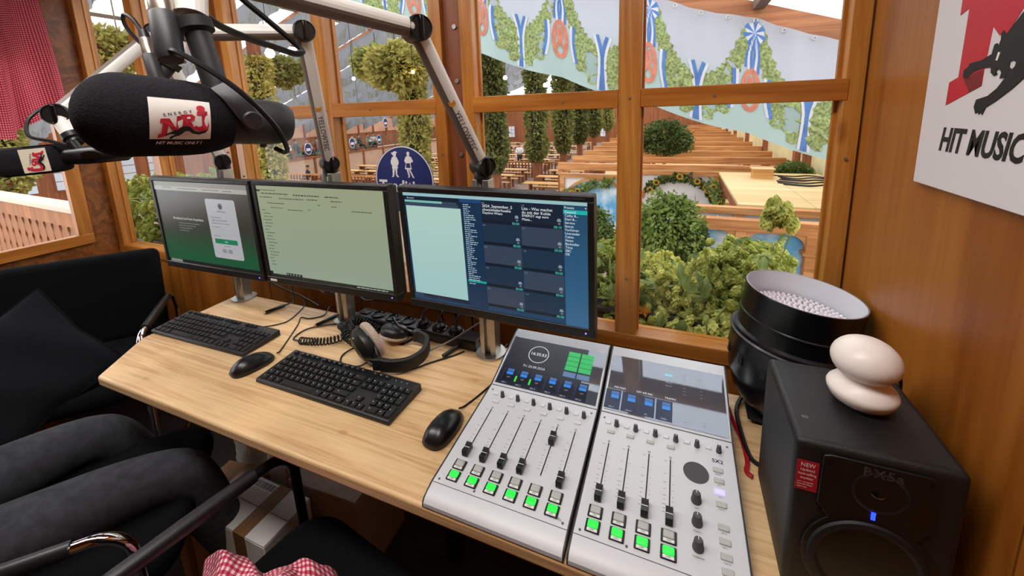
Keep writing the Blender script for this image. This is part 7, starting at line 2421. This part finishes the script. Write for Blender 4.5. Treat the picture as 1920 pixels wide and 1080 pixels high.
def leaf_mesh(seed):
    """three-lobed toothed hop leaf, cupped along its midrib"""
    rn = random.Random(seed)
    out = [(0.0, 0.0), (0.012, -0.012), (0.022, -0.004), (0.030, -0.008), (0.036, 0.004), (0.048, 0.010), (0.040, 0.016), (0.034, 0.024), (0.022, 0.022), (0.015, 0.026), (0.022, 0.036), (0.019, 0.044), (0.023, 0.052), (0.014, 0.060), (0.012, 0.070), (0.0, 0.086)]
    full = out + [(-x, y) for x, y in reversed(out[1:-1])]
    cv = rn.uniform(4, 8)
    vs = [(x, y, -abs(x) * 0.45 - cv * y * y + 0.006 * math.sin(y * 210 + abs(x) * 140)) for x, y in full]
    n = len(vs)
    vs.append((0, 0.025, 0.003))
    me = bpy.data.meshes.new('hop_leaf')
    me.from_pydata(vs, [], [(n, i, (i + 1) % n) for i in range(n)])
    me.materials.append(LEAF_G)
    return me
LEAF_G = leafmat('hop_leaf_green', '667840', 'a8b874', 0.4, 25.0)
CONE = cone_mesh()
LEAVES = [leaf_mesh(s) for s in range(4)]
STEM = plain('hop_stem', '8a9448', 0.7)
hr = random.Random(42)
def hop_plant(label, x0, x1, ncone, nleaf, zlo, zhi, ylo, yhi, sprig=None, dense=0):
    cx = (x0 + x1) / 2
    t = thing('hop_plant', label, 'plant', (cx, YW + 0.25, 0.69 + 0.13), group='hop plants in the planters')
    o = Vector((cx, YW + 0.25, 0.82))
    def spot():
        x = hr.uniform(x0, x1)
        z = zlo + (zhi - zlo) * hr.random() ** 1.05
        # heap: deeper rows stand higher, the front spills over the planter
        y = ylo + (yhi - ylo) * min(1, max(0, (z - zlo) / (zhi - zlo) * 0.65 + hr.uniform(-0.2, 0.45)))
        return Vector((x, y, z))
    for _ in range(6):
        a = Vector((hr.uniform(x0, x1), YW + 0.25, 0.82))
        b = spot(); c = spot()
        MB().tube(smooth_path([a - o, (a + b) / 2 - o + Vector((0, 0, 0.06)), b - o, c - o], 5), 0.0024, 5).build('stem', STEM, t)
    k = 0
    while k < ncone:
        p = spot()
        for _ in range(hr.randint(3, 7)):
            q = p + Vector((hr.gauss(0, 0.017), hr.gauss(0, 0.014), hr.gauss(0, 0.016)))
            if q.y < YW + 0.088: q.y = YW + 0.088 + hr.random() * 0.01
            c = link('hop_cone', CONE, t, q - o, (hr.uniform(-0.7, 0.7), hr.uniform(-0.7, 0.7), hr.uniform(0, 6)))
            s = hr.uniform(0.8, 1.35)
            c.scale = (s, s, s)
            k += 1
    for _ in range(nleaf):
        p = spot()
        if p.y < YW + 0.13: p.y = YW + 0.13
        l = link('leaf', LEAVES[hr.randrange(4)], t, p - o, (hr.uniform(0.2, 1.5), hr.uniform(-0.6, 0.6), PI + hr.uniform(-1.4, 1.4)))
        s = hr.uniform(0.45, 0.95) if _ % 5 else hr.uniform(0.85, 1.2)
        if _ % 5 == 0:
            l.location.y = min(l.location.y, YW + 0.17 - o.y)
            l.rotation_euler = (hr.uniform(1.9, 2.6), hr.uniform(-0.4, 0.4), hr.uniform(-0.9, 0.9))
        l.scale = (s, s, s)
    if dense:
        vs, fs = [], []
        src = [v.co.copy() for v in CONE.vertices]
        fc = [tuple(p.vertices) for p in CONE.polygons]
        for _ in range(dense):
            p = spot() + Vector((0, hr.uniform(0.0, 0.05), -0.01))
            p.y = max(p.y, YW + 0.095)
            m = Matrix.Translation(p - o) @ Euler((hr.uniform(-0.9, 0.9), hr.uniform(-0.9, 0.9), hr.uniform(0, 6))).to_matrix().to_4x4() @ Matrix.Scale(hr.uniform(0.7, 1.15), 4)
            i = len(vs)
            vs += [m @ v for v in src]
            fs += [tuple(a + i for a in f) for f in fc]
        me = bpy.data.meshes.new('hop_mass')
        me.from_pydata(vs, [], fs)
        me.materials.append(CONE_G)
        tag(link('hop_mass', me, t), kind='stuff')
    if sprig:
        pts = smooth_path(sprig, 8)
        MB().tube([p - o for p in pts], 0.002, 5).build('sprig_stem', STEM, t)
        for p in pts[len(pts) // 3:]:
            for _ in range(2):
                q = p + Vector((hr.gauss(0, 0.012), hr.gauss(0, 0.01), hr.gauss(0, 0.012)))
                link('hop_cone', CONE, t, q - o, (hr.uniform(-0.5, 0.5), hr.uniform(-0.5, 0.5), hr.uniform(0, 6)))
    return t
hop_plant('hop plant with leaves and green cones at the right end of the right window planter', 0.10, 0.35, 100, 26, 0.70, 0.98, YW + 0.07, YW + 0.42, [(0.30, YW + 0.25, 0.95), (0.315, YW + 0.22, 1.06), (0.29, YW + 0.2, 1.14), (0.265, YW + 0.2, 1.15), (0.255, YW + 0.2, 1.11)], 760)
hop_plant('hop plant with large drooping leaves in the middle of the right window planter', -0.12, 0.13, 100, 30, 0.70, 0.90, YW + 0.07, YW + 0.42, None, 760)
hop_plant('hop plant showing between the rightmost monitor and the window mullion', -0.50, -0.12, 45, 22, 0.72, 0.94, YW + 0.12, YW + 0.42, None, 420)
hop_plant('bright hop plant outside the leftmost window', -3.25, -2.45, 60, 26, 0.72, 1.13, YW + 0.12, YW + 0.40, [(-2.75, YW + 0.25, 1.0), (-2.72, YW + 0.24, 1.12), (-2.76, YW + 0.24, 1.19)], 900)
ORG = plain('orange_petal', 'e89a30', 0.6)
t = thing('orange_flower', 'orange paper-like flower among the hops beside the window mullion', 'flower', (-0.075, YW + 0.12, 0.80))
for k in range(5):
    a = 2 * PI * k / 5
    MB()._add([(0, 0, 0), (0.012 * math.cos(a - 0.5), -0.006, 0.012 * math.sin(a - 0.5)), (0.022 * math.cos(a), -0.003, 0.022 * math.sin(a)), (0.012 * math.cos(a + 0.5), -0.006, 0.012 * math.sin(a + 0.5))], [(0, 1, 2, 3)]).build('petal', ORG, t)
MB().cyl((0, 0.002, 0), (0.005, 0.03, -0.09), 0.0015, n=5).build('stalk', STEM, t)

# ------------------------------------------------------------------ round blue sign stuck on the glass
def round_sign():
    t = thing('round_sign', 'round blue sign with two white costumed figures on the window glass', 'sign', (-0.898, YW + 0.0475, 1.200))
    rr = 0.125
    MB().lathe([(0, 0), (rr, 0), (rr, 0.0012), (0, 0.0012)], 64, (0, 0, 0), (0, -1, 0)).build('face', SIGN_BLUE, t)
    MB().lathe([(rr - 0.0055, 0.0012), (rr - 0.0055, 0.0016), (rr - 0.0015, 0.0016), (rr - 0.0015, 0.0012)], 64, (0, 0, 0), (0, -1, 0)).build('white_ring', PRINT_WHITE, t)
    M = Matrix(((1, 0, 0, 0), (0, 0, -1, -0.0012), (0, 1, 0, 0), (0, 0, 0, 1)))
    def sh(name, pts, cx, cz, s, lift=0.0006, mat=PRINT_WHITE):
        return MB().prism([(cx + x * s, cz + z * s) for x, z in pts], 0, lift, M).build(name, mat, t, smooth=False)
    man = [(-0.10, 0.36), (-0.14, 0.42), (-0.06, 0.42), (-0.02, 0.46), (0.06, 0.47), (0.14, 0.42), (0.08, 0.40), (0.07, 0.30), (0.04, 0.28), (0.10, 0.25), (0.17, 0.10), (0.15, 0.0), (0.10, -0.05), (0.12, -0.14), (0.08, -0.15), (0.06, -0.36), (0.10, -0.42), (0.14, -0.46), (0.06, -0.47), (0.01, -0.40), (0.0, -0.16), (-0.02, -0.16), (-0.06, -0.38), (-0.10, -0.46), (-0.19, -0.47), (-0.14, -0.41), (-0.12, -0.15), (-0.15, -0.14), (-0.12, -0.05), (-0.17, 0.0), (-0.18, 0.10), (-0.11, 0.25), (-0.03, 0.28), (-0.06, 0.32)]
    sh('man_figure', man, -0.033, 0.0585, 0.100)
    woman = [(0.0, 0.46), (0.06, 0.43), (0.06, 0.35), (0.03, 0.30), (0.12, 0.27), (0.20, 0.11), (0.08, 0.05), (0.10, -0.12), (0.13, -0.17), (0.05, -0.17), (0.18, -0.44), (0.22, -0.48), (0.14, -0.47), (0.02, -0.25), (0.0, -0.18), (-0.03, -0.18), (0.02, -0.40), (0.0, -0.46), (-0.08, -0.47), (-0.04, -0.42), (-0.10, -0.18), (-0.17, -0.16), (-0.12, 0.05), (-0.18, 0.13), (-0.10, 0.28), (-0.02, 0.31), (-0.06, 0.36), (-0.05, 0.43)]
    sh('woman_figure', woman, 0.026, 0.0585, 0.100)
    sh('apron', [(-0.10, 0.04), (0.05, 0.05), (0.07, -0.12), (-0.12, -0.12)], 0.026, 0.0585, 0.100, 0.0009, SIGN_BLUE)
    o = text('sign_word', 'Tradition', 0.058, PRINT_WHITE, t, (0.0, -0.0022, -0.0225), RX, bold=0.03)
round_sign()

bpy.data.scenes.remove(_tmp)
